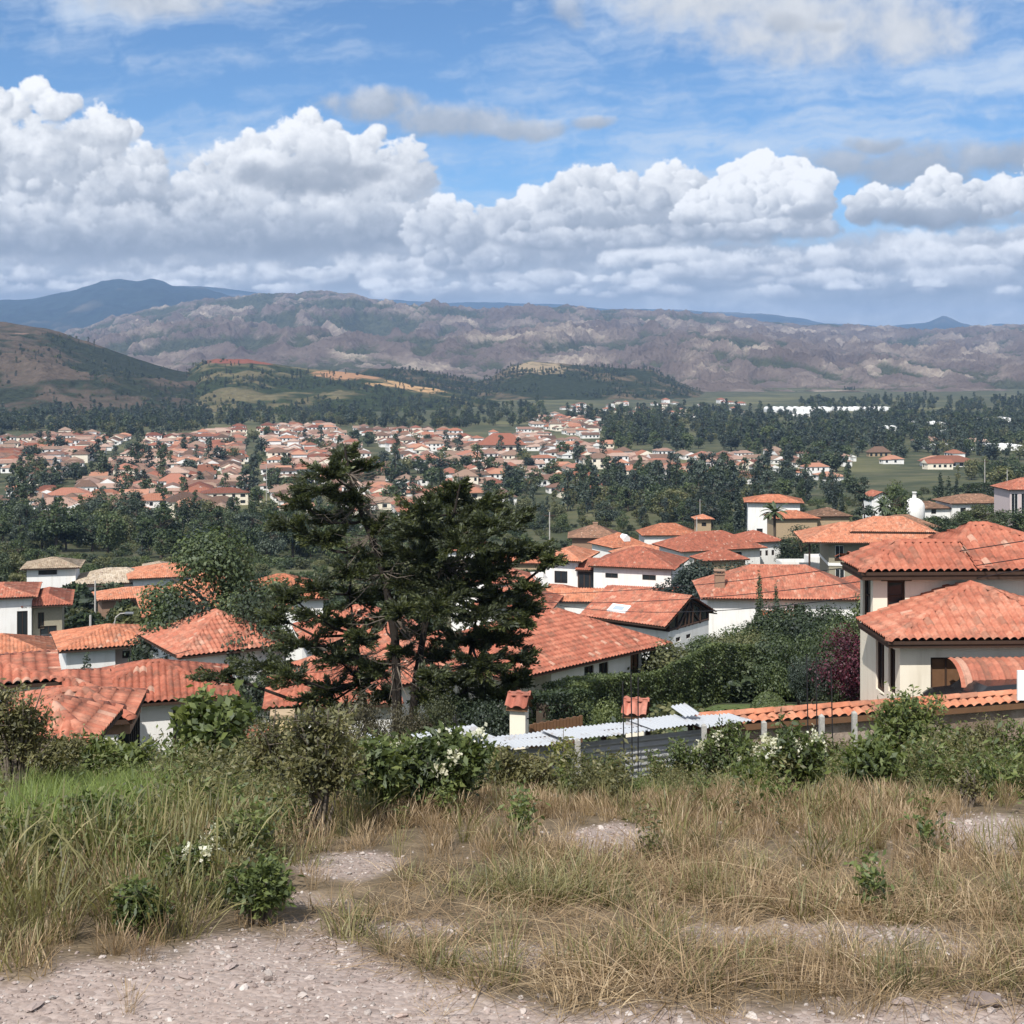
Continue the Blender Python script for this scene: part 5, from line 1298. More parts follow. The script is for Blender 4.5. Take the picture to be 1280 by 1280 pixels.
# ---- the dark conifer in the middle
def conifer():
    D = 50.0; base = Vector(((497-640)/F*D, D, 0)); base.z = gz(base.x, D)
    root = empty('conifer_tree', base, 0, 'large dark spreading conifer with bare crossing limbs in the middle of the view', 'tree')
    g = np.random.default_rng(77); gr = random.Random(5)
    def W(px, py, dz=0.0): d = D+dz; return Vector(((px-640)/F*d, d, (HZ-py)/F*d))-base
    trunks = [[(497, 915, 0), (496, 860, 0), (494, 800, 0), (484, 740, .2), (472, 690, .4), (455, 650, .5), (441, 610, .5), (433, 575, .5), (431, 558, .5)],
              [(512, 915, .3), (520, 850, .4), (530, 790, .5), (545, 730, .6), (558, 680, .7), (568, 640, .7), (575, 606, .7)],
              [(462, 912, 1.2), (452, 850, 1.4), (444, 790, 1.6), (436, 740, 1.8)],
              [(585, 915, 2.0), (582, 860, 2.2), (590, 800, 2.4), (600, 750, 2.6)]]
    rad = [.19, .16, .13, .14]
    mb = MB(); T = []
    for tr, r0 in zip(trunks, rad):
        pts = [W(*p) for p in tr]; pts[0] = pts[0]-Vector((0, 0, .6))
        mb.tube(pts, [r0*(1-.82*i/(len(pts)-1)) for i in range(len(pts))], 9); T.append(pts)
    mb.build('trunk', BARKD, root)
    pads = [  # centre and half size of each foliage mass in picture units, depth
        (431, 566, 20, 8, .5), (410, 590, 30, 9, .3), (452, 585, 24, 8, .8), (395, 612, 36, 9, -.2), (440, 622, 30, 10, .9), (372, 628, 26, 7, .2), (420, 645, 34, 10, 1.2),
        (360, 655, 26, 8, .5), (470, 655, 24, 10, .2), (405, 672, 36, 10, -.4),
        (575, 610, 22, 8, .7), (560, 626, 38, 11, .4), (600, 632, 40, 10, 1.0), (530, 640, 34, 12, -.6), (560, 655, 46, 14, 1.2), (615, 655, 40, 11, -.3), (645, 645, 24, 6, .4), (520, 665, 40, 14, .8),
        (575, 680, 52, 15, -.8), (630, 690, 44, 11, .9), (668, 688, 28, 7, .3), (520, 695, 46, 15, -.4), (560, 708, 56, 16, 1.5), (615, 715, 46, 13, -.6), (470, 700, 32, 12, .6), (440, 715, 36, 12, -.9),
        (505, 725, 46, 15, 1.3), (575, 738, 56, 16, .3), (630, 745, 46, 12, 1.0), (660, 735, 22, 6, -.2), (600, 768, 52, 13, -1.0), (640, 778, 30, 8, .3), (545, 760, 46, 15, -.5), (490, 752, 38, 13, .9), (440, 748, 34, 12, 1.0),
        (620, 800, 42, 10, .6), (650, 824, 22, 7, .2), (585, 800, 46, 13, 1.4), (600, 832, 46, 14, -.4), (570, 850, 38, 12, .8), (640, 850, 26, 9, 1.2), (545, 820, 26, 9, 1.8), (612, 868, 40, 12, 1.5), (565, 880, 30, 12, 2.0),
        (430, 780, 34, 11, .6), (395, 770, 26, 8, .4), (375, 805, 40, 11, .5), (330, 830, 44, 10, .8), (275, 842, 36, 6, .4), (420, 822, 36, 11, 1.4), (365, 845, 36, 10, -.2),
        (410, 862, 32, 12, 1.0), (450, 800, 24, 10, -.7), (455, 852, 26, 12, 1.6), (345, 770, 22, 6, 1.2), (360, 742, 24, 8, 1.5), (395, 735, 28, 9, .4), (500, 765, 26, 9, -1.0), (520, 790, 26, 8, 1.0), (480, 775, 24, 8, 1.5), (470, 835, 22, 8, 1.2), (500, 815, 20, 6, -1.2), (540, 845, 22, 8, -.8), (530, 875, 24, 9, 1.0), (480, 870, 22, 8, 1.6), (690, 700, 14, 4, .2), (655, 760, 24, 7, 1.0), (385, 880, 30, 9, 1.5), (430, 890, 30, 9, 2.0)]
    lb = MB(); f = Foliage()
    for (cx, cy, rx, ry, dz) in pads:
        dz = dz+gr.uniform(-1.3, 1.3)
        c = W(cx, cy, dz); sx, sz = rx/F*D, ry*1.55/F*D
        # limb from the nearest trunk, leaving it below the mass and sweeping out and up
        best = min((abs(q.x-c.x)*.8+abs(q.z-(c.z-.35*abs(q.x-c.x)-.1))*1.2, i, j) for i, t in enumerate(T) for j, q in enumerate(t[1:]))
        q = T[best[1]][best[2]+1]
        mid = q*.5+c*.5+Vector((gr.uniform(-.1, .1), gr.uniform(-.2, .2), -abs(c.x-q.x)*.16))
        L = (c-q).length; r = .022+.016*L
        pts = [q, q*.75+mid*.25+Vector((0, 0, -.03*L)), mid, mid*.4+c*.6, c]
        lb.tube(pts, [r, r*.85, r*.7, r*.5, r*.3], 6)
        # twigs fan out through the mass, each carrying feathery sprays
        skirt = cx < 400 and cy > 755; nt = int((16+38*sx)*(.30 if skirt else .48 if cx < 480 else .54))
        outx = 1 if c.x > q.x else -1
        for k in range(nt):
            s = c if k % 3 else mid*.35+c*.65
            th = gr.uniform(0, 6.28); rr = gr.uniform(.55, 1.0)
            e = c+Vector((math.cos(th)*sx*rr+outx*sx*.15, math.sin(th)*sx*.85*rr, gr.uniform(-.9, .9)*sz+.10*sx*rr))
            m_ = (s+e)/2+Vector((0, 0, -.06))
            lb.tube([s, m_, e], [.012, .009, .004], 4)
            n = 120
            t = g.random(n)**.7; a = np.array(s); b = np.array(e); mm = np.array(m_)
            P = (1-t)[:, None]**2*a+2*(t*(1-t))[:, None]*mm+(t**2)[:, None]*b+g.normal(0, .055, (n, 3))*np.array([1, 1, .55])
            dr = (b-a)/(np.linalg.norm(b-a)+1e-6)
            dd = dr*.9+unit(n, g)*.65+np.array([0, 0, .16]); dd /= np.linalg.norm(dd, axis=1, keepdims=True)
            sd = np.cross(dd, unit(n, g)); sd /= np.linalg.norm(sd, axis=1, keepdims=True)
            ln = g.uniform(.08, .21, n)[:, None]; wd = ln*.17
            V = np.stack([P, P+dd*ln*.5+sd*wd, P+dd*ln, P+dd*ln*.5-sd*wd], 1).reshape(-1, 3)
            f.add(V, np.arange(4*n).reshape(-1, 4), np.repeat(g.random(n), 4))
    # bare dead limbs low on the trunks
    lb.build('limbs', BARKD, root); lb = MB()
    for k in range(420):
        t = gr.choice(T[:2]+T); j = gr.randrange(1, len(t)-2); q = t[j]*.5+t[j+1]*.5
        a = gr.uniform(0, 6.28); L = gr.uniform(.5, 2.1); e = q+Vector((math.cos(a)*L, math.sin(a)*L*.7, gr.uniform(-.9, .4)*L))
        m_ = (q+e)/2+Vector((gr.uniform(-.1, .1), 0, -.1*L)); lb.tube([q, m_, e], [.022, .014, .006], 5)
        for w_ in range(3):
            s = m_*(1-w_*.3)+e*(w_*.3); lb.tube([s, s+Vector((gr.uniform(-.4, .4), gr.uniform(-.3, .3), gr.uniform(-.4, .2)))], [.008, .003], 4)
    lb.build('dead_twigs', BARKG, root)
    link('crown', f.mesh('crown', LEAF['conifer']), root)
conifer()

# ---- scattering by points (ground cover and far woods only)
def scatter(name, protos, P, rz, sc, ix, tilt=None, kind='stuff'):
    me = bpy.data.meshes.new(name); n = len(P)
    me.vertices.add(n); me.vertices.foreach_set('co', np.asarray(P, np.float32).ravel())
    for an, tp, arr in (('rot', 'FLOAT_VECTOR', np.column_stack([tilt if tilt is not None else np.zeros((n, 2)), rz])), ('scl', 'FLOAT_VECTOR', np.broadcast_to(np.asarray(sc, float).reshape(n, -1), (n, 3))), ('pick', 'INT', ix)):
        a = me.attributes.new(an, tp, 'POINT')
        a.data.foreach_set('vector' if tp == 'FLOAT_VECTOR' else 'value', np.ascontiguousarray(arr, np.int32 if tp == 'INT' else np.float32).ravel())
    o = link(name, me); tag(o, kind=kind)
    ng = bpy.data.node_groups.new(name+'_scatter', 'GeometryNodeTree')
    ng.interface.new_socket('Geometry', in_out='INPUT', socket_type='NodeSocketGeometry'); ng.interface.new_socket('Geometry', in_out='OUTPUT', socket_type='NodeSocketGeometry')
    N = ng.nodes; Lk = ng.links.new
    gi = N.new('NodeGroupInput'); go = N.new('NodeGroupOutput'); ip = N.new('GeometryNodeInstanceOnPoints'); jn = N.new('GeometryNodeJoinGeometry')
    m2p = N.new('GeometryNodeMeshToPoints'); Lk(gi.outputs[0], m2p.inputs['Mesh']); Lk(m2p.outputs[0], ip.inputs['Points'])
    for pm in reversed(protos):
        po = bpy.data.objects.new(name+'_source', pm)
        oi = N.new('GeometryNodeObjectInfo'); oi.inputs['Object'].default_value = po; oi.inputs['As Instance'].default_value = True; Lk(oi.outputs['Geometry'], jn.inputs[0])
    Lk(jn.outputs[0], ip.inputs['Instance']); ip.inputs['Pick Instance'].default_value = True
    for an, tp, sock in (('pick', 'INT', 'Instance Index'), ('rot', 'FLOAT_VECTOR', 'Rotation'), ('scl', 'FLOAT_VECTOR', 'Scale')):
        a = N.new('GeometryNodeInputNamedAttribute'); a.data_type = tp; a.inputs[0].default_value = an; Lk(a.outputs[0], ip.inputs[sock])
    Lk(ip.outputs[0], go.inputs[0])
    md = o.modifiers.new('scatter', 'NODES'); md.node_group = ng
    return o
def joined_tree(kind, tone, seed, n, leaf):
    """far tree: trunk and crown in one mesh"""
    c = crown_mesh(kind, seed, n, leaf, LEAF[tone]); t = trunk_mesh(kind, seed)
    V = np.empty(len(c.vertices)*3, np.float32); c.vertices.foreach_get('co', V); V = V.reshape(-1, 3)
    A = np.empty(len(c.vertices), np.float32); c.attributes['rnd'].data.foreach_get('value', A)
    tv = np.array([v.co[:] for v in t.vertices]); Q = np.arange(len(V)).reshape(-1, 4).tolist()+[tuple(i+len(V) for i in p.vertices) for p in t.polygons]
    return np_mesh(KN[kind][0], np.concatenate([V, tv]), Q, [LEAF[tone], BARK], mi=[0]*(len(V)//4)+[1]*len(t.polygons), attrs={'rnd': ('POINT', np.concatenate([A, np.full(len(tv), .5)]))})
# ------------------------------------------------------ town, woods, outlying things
def poly_in(px, py, poly):
    inside = np.zeros(px.shape, bool); n = len(poly)
    for i in range(n):
        x0, y0 = poly[i]; x1, y1 = poly[(i+1) % n]
        c = ((y0 > py) != (y1 > py)) & (px < (x1-x0)*(py-y0)/((y1-y0) if y1 != y0 else 1e-9)+x0)
        inside ^= c
    return inside
def sample(poly, n, seed, mind):
    """n ground points inside a polygon given in picture units, kept a share of their distance apart"""
    g = np.random.default_rng(seed); xs = [p[0] for p in poly]; ys = [p[1] for p in poly]; out = []
    for _ in range(n*60):
        if len(out) >= n: break
        px = g.uniform(min(xs), max(xs)); py = g.uniform(min(ys), max(ys))
        if not poly_in(np.array([px]), np.array([py]), poly)[0]: continue
        p = on_ground(px, py)
        if all((p.x-q.x)**2+(p.y-q.y)**2 > mind**2 for q, *_ in out): out.append((p, px, py))
    return out
# ---- town houses
FAR_T = {}
def far_tile(name, stops):
    m, N, b = new_mat('far_'+name); P = N.obj()
    f = N.m('ADD', N.m('MULTIPLY', N.rnd(), 0.75), N.m('MULTIPLY', N.noise(P, 0.9, 5, .7), 0.35))
    N.put(b, 'Base Color', N.ramp(f, stops))
    x = N.n('ShaderNodeSeparateXYZ', inp={0: P}); w = N.n('ShaderNodeTexWave', inp={'Vector': P, 'Scale': .55, 'Distortion': .6})
    N.put(b, 'Normal', N.bump(w.outputs[1], .5, .12)); return m
S_FAR = {'orange': [(0.2, (0.19, 0.078, 0.048)), (0.5, (0.31, 0.132, 0.08)), (0.85, (0.43, 0.22, 0.145))], 'faded pink': [(0.2, (0.15, 0.085, 0.062)), (0.5, (0.26, 0.152, 0.115)), (0.85, (0.40, 0.28, 0.22))],
         'brown': [(0.2, (0.09, 0.055, 0.04)), (0.5, (0.17, 0.105, 0.075)), (0.85, (0.28, 0.19, 0.14))], 'red': [(0.2, (0.15, 0.055, 0.036)), (0.5, (0.25, 0.095, 0.06)), (0.85, (0.35, 0.155, 0.105))]}
FT = {k: far_tile(k.replace(' ', '_'), v) for k, v in S_FAR.items()}
def town_mesh(shape, tone, g, wall):
    """small house: walls, roof, dark openings; one mesh, it shows a few pixels"""
    mb = MB(); w = g.uniform(9, 15); l = g.uniform(7, 10); h = 5.4 if shape == 'two-storey' else 2.9; o = .5; t = math.tan(R(g.uniform(20, 27)))
    def roof(x0, x1, y0, y1, z, hip):
        X0, X1, Y0, Y1 = x0-o, x1+o, y0-o, y1+o; z -= .1
        hh = (Y1-Y0)/2*t; k = (Y1-Y0)/2*(1 if hip else 0); ym = (Y0+Y1)/2
        V = [(X0, Y0, z), (X1, Y0, z), (X1, Y1, z), (X0, Y1, z), (X0+k, ym, z+hh), (X1-k, ym, z+hh)]
        mb.add(V, [(0, 1, 5, 4), (2, 3, 4, 5)], 1)
        mb.add(V, [(1, 2, 5), (3, 0, 4)], 1 if hip else 0)
        mb.add([(X0, Y0, z-.02), (X1, Y0, z-.02), (X1, Y1, z-.02), (X0, Y1, z-.02)], [(3, 2, 1, 0)], 0)
    def walls(x0, x1, y0, y1, h):
        mb.box(x0, x1, y0, y1, -3, h, 0)
        for sgn, yy in ((-1, y0-.03), (1, y1+.03)):
            k = x0+.8
            while k < x1-1.6:
                ww = g.uniform(.8, 1.6)
                for zf in ([.9] if h < 4 else [.9, 3.5]): mb.quad((k, yy, zf), (k+ww, yy, zf), (k+ww, yy, zf+1.3), (k, yy, zf+1.3), 2)
                k += ww+g.uniform(1.2, 2.6)
        for xx in (x0-.03, x1+.03): mb.quad((xx, y0+1.5, .9), (xx, y0+2.8, .9), (xx, y0+2.8, 2.2), (xx, y0+1.5, 2.2), 2)
    walls(-w/2, w/2, -l/2, l/2, h); roof(-w/2, w/2, -l/2, l/2, h, shape != 'gabled')
    if shape == 'L-shaped':
        walls(w/2-5, w/2-.1, -l/2-5, -l/2+.1, h-.2); 
        X0, X1, Y0, Y1 = w/2-5.5, w/2+.4, -l/2-5.5, 0; hh = (X1-X0)/2*t; xm = (X0+X1)/2; z = h-.32; k = (X1-X0)/2
        mb.add([(X0, Y0, z), (X1, Y0, z), (xm, Y0+k, z+hh), (xm, Y1, z+hh), (X0, Y1, z), (X1, Y1, z)], [(0, 1, 2), (4, 0, 2, 3), (1, 5, 3, 2)], 1)
    if shape == 'two-storey':
        walls(-w/2-4, -w/2-.05, -l/2+1, l/2-1, 2.7); roof(-w/2-4, -w/2-.05, -l/2+1, l/2-1, 2.7, True)
    return mb.mesh('town_house', [WALLM[wall], FT[tone], GLASS])
g0 = random.Random(21)
SHAPES = ['hipped', 'gabled', 'L-shaped', 'two-storey']
TONES = ['orange', 'faded pink', 'brown', 'red', 'brown', 'faded pink']
THOUSE = {(s, t): [town_mesh(s, t, g0, g0.choice(['white', 'white', 'white', 'cream'])) for _ in range(2)] for s in SHAPES for t in S_FAR}
T_ZONES = [  # polygon, spacing, chance, zone words
    ([(-30, 552), (60, 545), (230, 548), (330, 533), (420, 534), (430, 600), (330, 650), (100, 646), (60, 612), (-30, 575)], 13.5, .92, 'of the old town', 'town left of the conifer'),
    ([(-30, 612), (60, 618), (110, 628), (260, 646), (200, 655), (-30, 632)], 17, .75, 'at the town edge', 'town edge'),
    ([(420, 536), (560, 540), (650, 548), (760, 560), (760, 600), (620, 618), (480, 640), (420, 640)], 14.5, .80, 'of the town behind the conifer top', 'town behind the conifer'),
    ([(655, 528), (700, 520), (750, 528), (752, 560), (700, 560), (640, 552)], 17, .75, 'beyond the big red hall', 'upper town'),
    ([(755, 572), (800, 566), (935, 572), (955, 592), (920, 606), (830, 606), (770, 592)], 15, .85, 'of the estate right of town', 'newer estate'),
    ([(620, 610), (690, 600), (760, 605), (760, 622), (690, 632), (620, 634)], 20, .6, 'among trees before the town meadow', 'houses before the meadow'),
    ([(940, 566), (1065, 566), (1065, 604), (940, 600)], 21, .5, 'among trees right of the estate', 'houses among the right trees'),
    ([(955, 575), (1015, 568), (1020, 592), (960, 598)], 20, .8, 'at the foot of the right-hand wood', 'houses by the wood'),
    ([(1065, 580), (1195, 574), (1200, 592), (1075, 600)], 26, .6, 'beside the pale meadow', 'houses by the pale meadow'),
    ([(690, 505), (930, 502), (930, 522), (700, 520)], 45, .5, 'below the round dark hill', 'houses by the round hill'),
    ([(335, 640), (520, 636), (500, 665), (350, 662)], 20, .6, 'behind the conifer branches', 'garden houses')]
cand = []; gt = np.random.default_rng(5)
for poly, sp, ch, words_, grp in T_ZONES:
    ys = [p[1] for p in poly]; xs = [p[0] for p in poly]
    d0 = on_ground(640, max(ys)).y*.9; d1 = on_ground(640, min(ys)).y*1.15
    th = R(18); n = 0
    ext = d1*.45+200
    for i in range(int(-ext/sp), int(ext/sp)):
        for j in range(int((d0-50)/sp), int((d1+50)/sp)):
            if i % 7 == 0 or j % 6 == 0 and gt.random() < .8: continue       # streets
            u, v = i*sp+gt.normal(0, 1.2), j*sp+gt.normal(0, 1.2)
            x = u*math.cos(th)-(v-(d0+d1)/2)*math.sin(th)*.6; y = v+u*math.sin(th)*.35
            if y < 150: continue
            if abs(x) > y*.40: continue
            z = gz(x, y); px = x/y*F+640; py = HZ-z/y*F
            if gt.random() > ch or not poly_in(np.array([px]), np.array([py]), poly)[0]: continue
            cand.append((y, x, z, px, py, words_, grp))
cand.sort(key=lambda c: c[0])
rot_t = R(18)
ROWS = lambda y: 'front rows' if y < 760 else 'middle rows' if y < 980 else 'back rows'
far_pts = []
for k, (y, x, z, px, py, words_, grp) in enumerate(cand):
    s = SHAPES[gt.choice(4, p=[.26, .38, .22, .14])]; t = TONES[gt.integers(0, 6)]
    rz = rot_t*.6+(math.pi/2)*gt.integers(0, 4)+gt.normal(0, .05)
    if k < 290:
        o = link('town_house', THOUSE[(s, t)][gt.integers(0, 2)]); o.location = (x, y, z); o.rotation_euler = (0, 0, rz); o.scale = (gt.uniform(.75, 1.45), gt.uniform(.8, 1.25), gt.uniform(.85, 1.25))
        form = {'hipped': 'hipped {} roof house', 'gabled': 'gabled house with {} roof', 'L-shaped': 'angled house with {} roof', 'two-storey': 'two-storey house with {} roof'}[s].format(t)
        tag(o, f'small {form} {words_}, {ROWS(y)}', 'house', grp)
    else: far_pts.append((x, y, z, rz, SHAPES.index(s)*8+list(S_FAR).index(t)*2+int(gt.integers(0, 2))))
fp = np.array(far_pts)
if len(fp):
    keys = [THOUSE[(s, t)][v] for s in SHAPES for t in S_FAR for v in range(2)]
    scatter('distant_town', keys, fp[:, :3], fp[:, 3], gt.uniform(.85, 1.1, len(fp)), fp[:, 4].astype(int))
NCAND = len(cand)

# landmark hall, long farm buildings, greenhouses
def hall(px, py, wpx, hpx, label, tone='red', wall='cream', cat='building', rows=1):
    p = on_ground(px, py); w = wpx/F*p.y; h = hpx/F*p.y
    root = empty('hall', p, R(4), label, cat)
    mb = MB(); mb.box(-w*.46, w*.46, 0, w*.35, -3, h*.45); mb.build('wall', WALLM[wall], root)
    X, Y0, Y1, z, zt = w/2, -w*.05, w*.4, h*.45, h
    r = MB(); r.add([(-X, Y0, z), (X, Y0, z), (X, Y1, z), (-X, Y1, z), (-w*.18, w*.17, zt), (w*.18, w*.17, zt)], [(0, 1, 5, 4), (1, 2, 5), (2, 3, 4, 5), (3, 0, 4), (3, 2, 1, 0)]); r.build('roof', FT[tone], root)
    n = max(4, int(w/5))
    for k in range(min(n, 14)):
        g = MB(); x = -w*.42+k*w*.84/n; g.quad((x, -.05, .5), (x+w*.4/n, -.05, .5), (x+w*.4/n, -.05, h*.36), (x, -.05, h*.36)); g.build('window', GLASS, root)
hall(628, 568, 62, 26, 'big red-roofed hall rising above the town roofs')
hall(570, 625, 80, 18, 'broad orange roof of a long low building behind the conifer tip', 'orange')
hall(268, 545, 60, 9, 'long pinkish building at the upper edge of the town', 'faded pink')
hall(1165, 556, 44, 10, 'long low farmhouse with brown roof by the white greenhouses', 'brown', 'white')
hall(1220, 556, 52, 8, 'long low pale farm building right of the brown farmhouse', 'faded pink', 'white')
hall(1100, 572, 30, 13, 'brown roofed country house left of the pale meadow', 'brown', 'tan')
hall(1190, 584, 70, 14, 'long orange roofed white house at the pale meadow', 'orange', 'white')
hall(704, 590, 40, 12, 'white church-like house with orange roof before the meadow', 'orange', 'white')
def greenhouse(px, py, wpx, hpx, label, n=4):
    p = on_ground(px, py); w = wpx/F*p.y; h = hpx/F*p.y
    root = empty('greenhouse', p, 0, label, 'greenhouse', None)
    m = WHITEP; mb = MB(); s = w/n
    for k in range(n):
        x0 = -w/2+k*s; pts = [(x0, -1)]+[(x0+s*(1-math.cos(math.pi*j/8))/2, h*.55+h*.45*math.sin(math.pi*j/8)) for j in range(9)]+[(x0+s, -1)]
        mb.prism(pts, k*.003, 30+k*.003)
    mb.build('cover', m, root)
    f = MB()
    for k in range(n+1): x = -w/2+k*s; f.box(x-.15, x+.15, -.2, -.01, -1, h*.6)
    f.build('frame', METAL, root)
for a in ((1000, 516, 80, 7, 'longest white greenhouse on the plain below the badlands', 9), (1080, 514, 70, 5, 'long low white greenhouse continuing to the right of the longest one', 8), (1010, 521, 44, 5, 'white greenhouse just below the longest one', 5),
          (1166, 536, 34, 8, 'white scalloped greenhouse in the far right wood', 4), (1248, 528, 34, 6, 'white greenhouse near the right edge of the far wood', 4), (1118, 541, 24, 7, 'small pale greenhouse left of the scalloped one', 3),
          (1200, 544, 22, 5, 'small white greenhouse below the far right wood', 3), (1262, 563, 42, 6, 'white roofed shed row at the right edge', 5), (1192, 563, 50, 5, 'white low shed wall behind the orange roofed long house', 5)): greenhouse(*a)

# ---- woods one can tell apart
TONE_W = {'dark': 'dark', 'mid': 'mid-green', 'olive': 'olive', 'blue': 'grey-green', 'pale': 'fresh green'}
KIND_W = {'round': 'round tree', 'tall': 'loose tree', 'pine': 'conifer', 'bush': 'bush', 'cypress': 'cypress'}
F_ZONES = [  # polygon, count, spacing, height in metres, kinds, tones, words
    ([(-30, 645), (130, 652), (300, 650), (420, 660), (430, 690), (330, 706), (200, 700), (60, 690), (-30, 690)], 130, 4.6, (7, 14), ['round', 'round', 'round', 'tall', 'pine'], ['dark', 'mid', 'mid', 'blue', 'olive'], 'in the belt below the town'),
    ([(600, 640), (700, 628), (800, 640), (935, 632), (945, 655), (860, 668), (700, 668), (600, 668)], 60, 7, (6, 12), ['round', 'round', 'tall', 'tall', 'pine'], ['dark', 'mid', 'olive', 'blue'], 'in the park strip behind the houses'),
    ([(750, 552), (860, 545), (1000, 548), (1060, 552), (1060, 600), (1010, 606), (960, 596), (940, 570), (750, 568)], 62, 11, (9, 17), ['round', 'tall', 'round'], ['dark', 'blue', 'mid'], 'in the wood right of the town'),
    ([(940, 606), (1070, 600), (1080, 640), (1000, 640), (940, 640)], 26, 7, (8, 13), ['round', 'tall', 'round'], ['dark', 'blue', 'mid'], 'near the two small cypresses'),
    ([(1190, 592), (1290, 585), (1300, 618), (1190, 612)], 18, 7, (6, 11), ['tall', 'round'], ['dark', 'mid', 'olive'], 'on the right slope above the faded roof'),
    ([(-30, 590), (100, 592), (112, 608), (60, 618), (-30, 612)], 20, 7, (7, 12), ['round', 'tall'], ['dark', 'blue'], 'in the grove left in town'),
    ([(415, 592), (565, 586), (575, 606), (430, 614)], 22, 8, (7, 11), ['round'], ['dark', 'mid'], 'in the green square behind the conifer tip'),
    ([(750, 600), (840, 596), (850, 622), (760, 626)], 20, 7, (8, 14), ['round', 'tall'], ['dark', 'blue'], 'in the clump before the estate'),
    ([(360, 665), (520, 655), (600, 668), (600, 700), (480, 720), (390, 712)], 26, 6, (5, 10), ['round', 'tall'], ['dark', 'mid', 'olive'], 'in gardens behind the conifer limbs'),
    ([(-30, 700), (60, 705), (72, 735), (40, 748), (-30, 748)], 20, 4.5, (3.5, 8), ['round', 'bush'], ['dark', 'mid', 'olive'], 'on the slope above the left edge houses'),
    ([(90, 758), (160, 752), (240, 745), (215, 790), (140, 800), (85, 800)], 26, 3.2, (2, 4.2), ['bush', 'bush', 'round'], ['dark', 'mid', 'olive'], 'behind the orange hipped house')]
gw = random.Random(31)
for zi, (poly, n, sp, (h0, h1), kinds, tones, words_) in enumerate(F_ZONES):
    pts = sample(poly, n, 100+zi, sp); ymid = sorted(p.y for p, *_ in pts)
    for p, px, py in pts:
        k = gw.choice(kinds); t = gw.choice(tones); h = gw.uniform(h0, h1)
        if k == 'bush': h = min(h, 3.6)
        size = 'low' if h < h0+(h1-h0)*.33 else 'tall' if h > h0+(h1-h0)*.67 else 'middling'
        row = 'front' if p.y < ymid[len(ymid)//3] else 'back' if p.y > ymid[2*len(ymid)//3] else 'middle'
        tree(k, t, p, h, f'{size} {TONE_W[t]} {KIND_W[k]} {words_}, {row} row', 'trees '+words_, n=2400 if p.y < 500 else 1500, leaf=.5 if p.y < 500 else .75, variants=3, wide=gw.uniform(.85, 1.25) if k != 'tall' else gw.uniform(.8, 1.1))
# single trees among the town roofs
TT = [(115, 592), (183, 570), (45, 572), (240, 590), (170, 605), (310, 600), (330, 570), (355, 590), (230, 566), (280, 560), (425, 560), (460, 556), (500, 552), (585, 585), (600, 600), (660, 585), (690, 600), (725, 572), (735, 596), (668, 606),
      (800, 590), (870, 600), (905, 608), (250, 612), (300, 620), (345, 612), (390, 605), (200, 622), (150, 622), (60, 600), (560, 600), (540, 610), (640, 625), (700, 615), (390, 560), (130, 560), (10, 560), (640, 600), (905, 580), (940, 600)]
for i, (px, py) in enumerate(TT):
    p = on_ground(px, py+gw.uniform(0, 3)); k = gw.choice(['round', 'round', 'tall']); t = gw.choice(['dark', 'mid', 'blue'])
    where = 'left' if px < 200 else 'middle' if px < 450 else 'right'
    tree(k, t, p, gw.uniform(7, 12), f'{TONE_W[t]} {KIND_W[k]} standing alone among the {where} town roofs', 'trees among the town roofs', n=1500, leaf=.75, variants=3, wide=1.25)

# far woods that read as one mass
FW = [([(-330, 512), (120, 510), (250, 517), (420, 520), (520, 524), (680, 520), (690, 535), (560, 538), (300, 534), (200, 547), (100, 545), (-330, 540)], 1650),
      ([(690, 522), (900, 512), (1000, 524), (1110, 520), (1640, 508), (1640, 556), (1100, 556), (1010, 560), (880, 552), (760, 556), (752, 540)], 2500),
      ([(-330, 496), (200, 500), (520, 500), (680, 508), (680, 520), (300, 520), (-330, 512)], 800),
      ([(1000, 500), (1640, 500), (1640, 512), (1000, 514)], 650),
      ([(1040, 556), (1640, 558), (1640, 580), (1200, 575), (1060, 572)], 300),
      ([(700, 610), (960, 600), (950, 636), (700, 640)], 130), ([(0, 548), (420, 545), (760, 560), (760, 620), (420, 640), (0, 640)], 200)]
pr = [joined_tree('round', 'mid', 901, 420, 1.1), joined_tree('round', 'blue', 902, 420, 1.1), joined_tree('tall', 'dark', 903, 420, 1.0), joined_tree('round', 'olive', 904, 420, 1.1), joined_tree('tall', 'blue', 905, 420, 1.0)]
FPT = []; gf = np.random.default_rng(8)
for poly, n in FW:
    xs = [p[0] for p in poly]; ys = [p[1] for p in poly]; got = 0
    while got < n:
        m_ = 4000; px = gf.uniform(min(xs), max(xs), m_); py = gf.uniform(min(ys), max(ys), m_); ok = poly_in(px, py, poly)
        for x_, y_ in zip(px[ok], py[ok]):
            if got >= n: break
            if fbm(np.array([x_/40]), np.array([y_/9]), 3, 44)[0] < -.22: got += 1; continue
            d = 66*F/(y_-HZ) if y_ < 545 else on_ground(x_, y_).y
            X = (x_-640)/F*d; FPT.append((X, d, gz(X, d)-.3)); got += 1
FPT = np.array(FPT); nF = len(FPT)
scatter('far_forest', pr, FPT, gf.uniform(0, 6.28, nF), gf.uniform(.75, 1.35, nF), gf.integers(0, 5, nF))

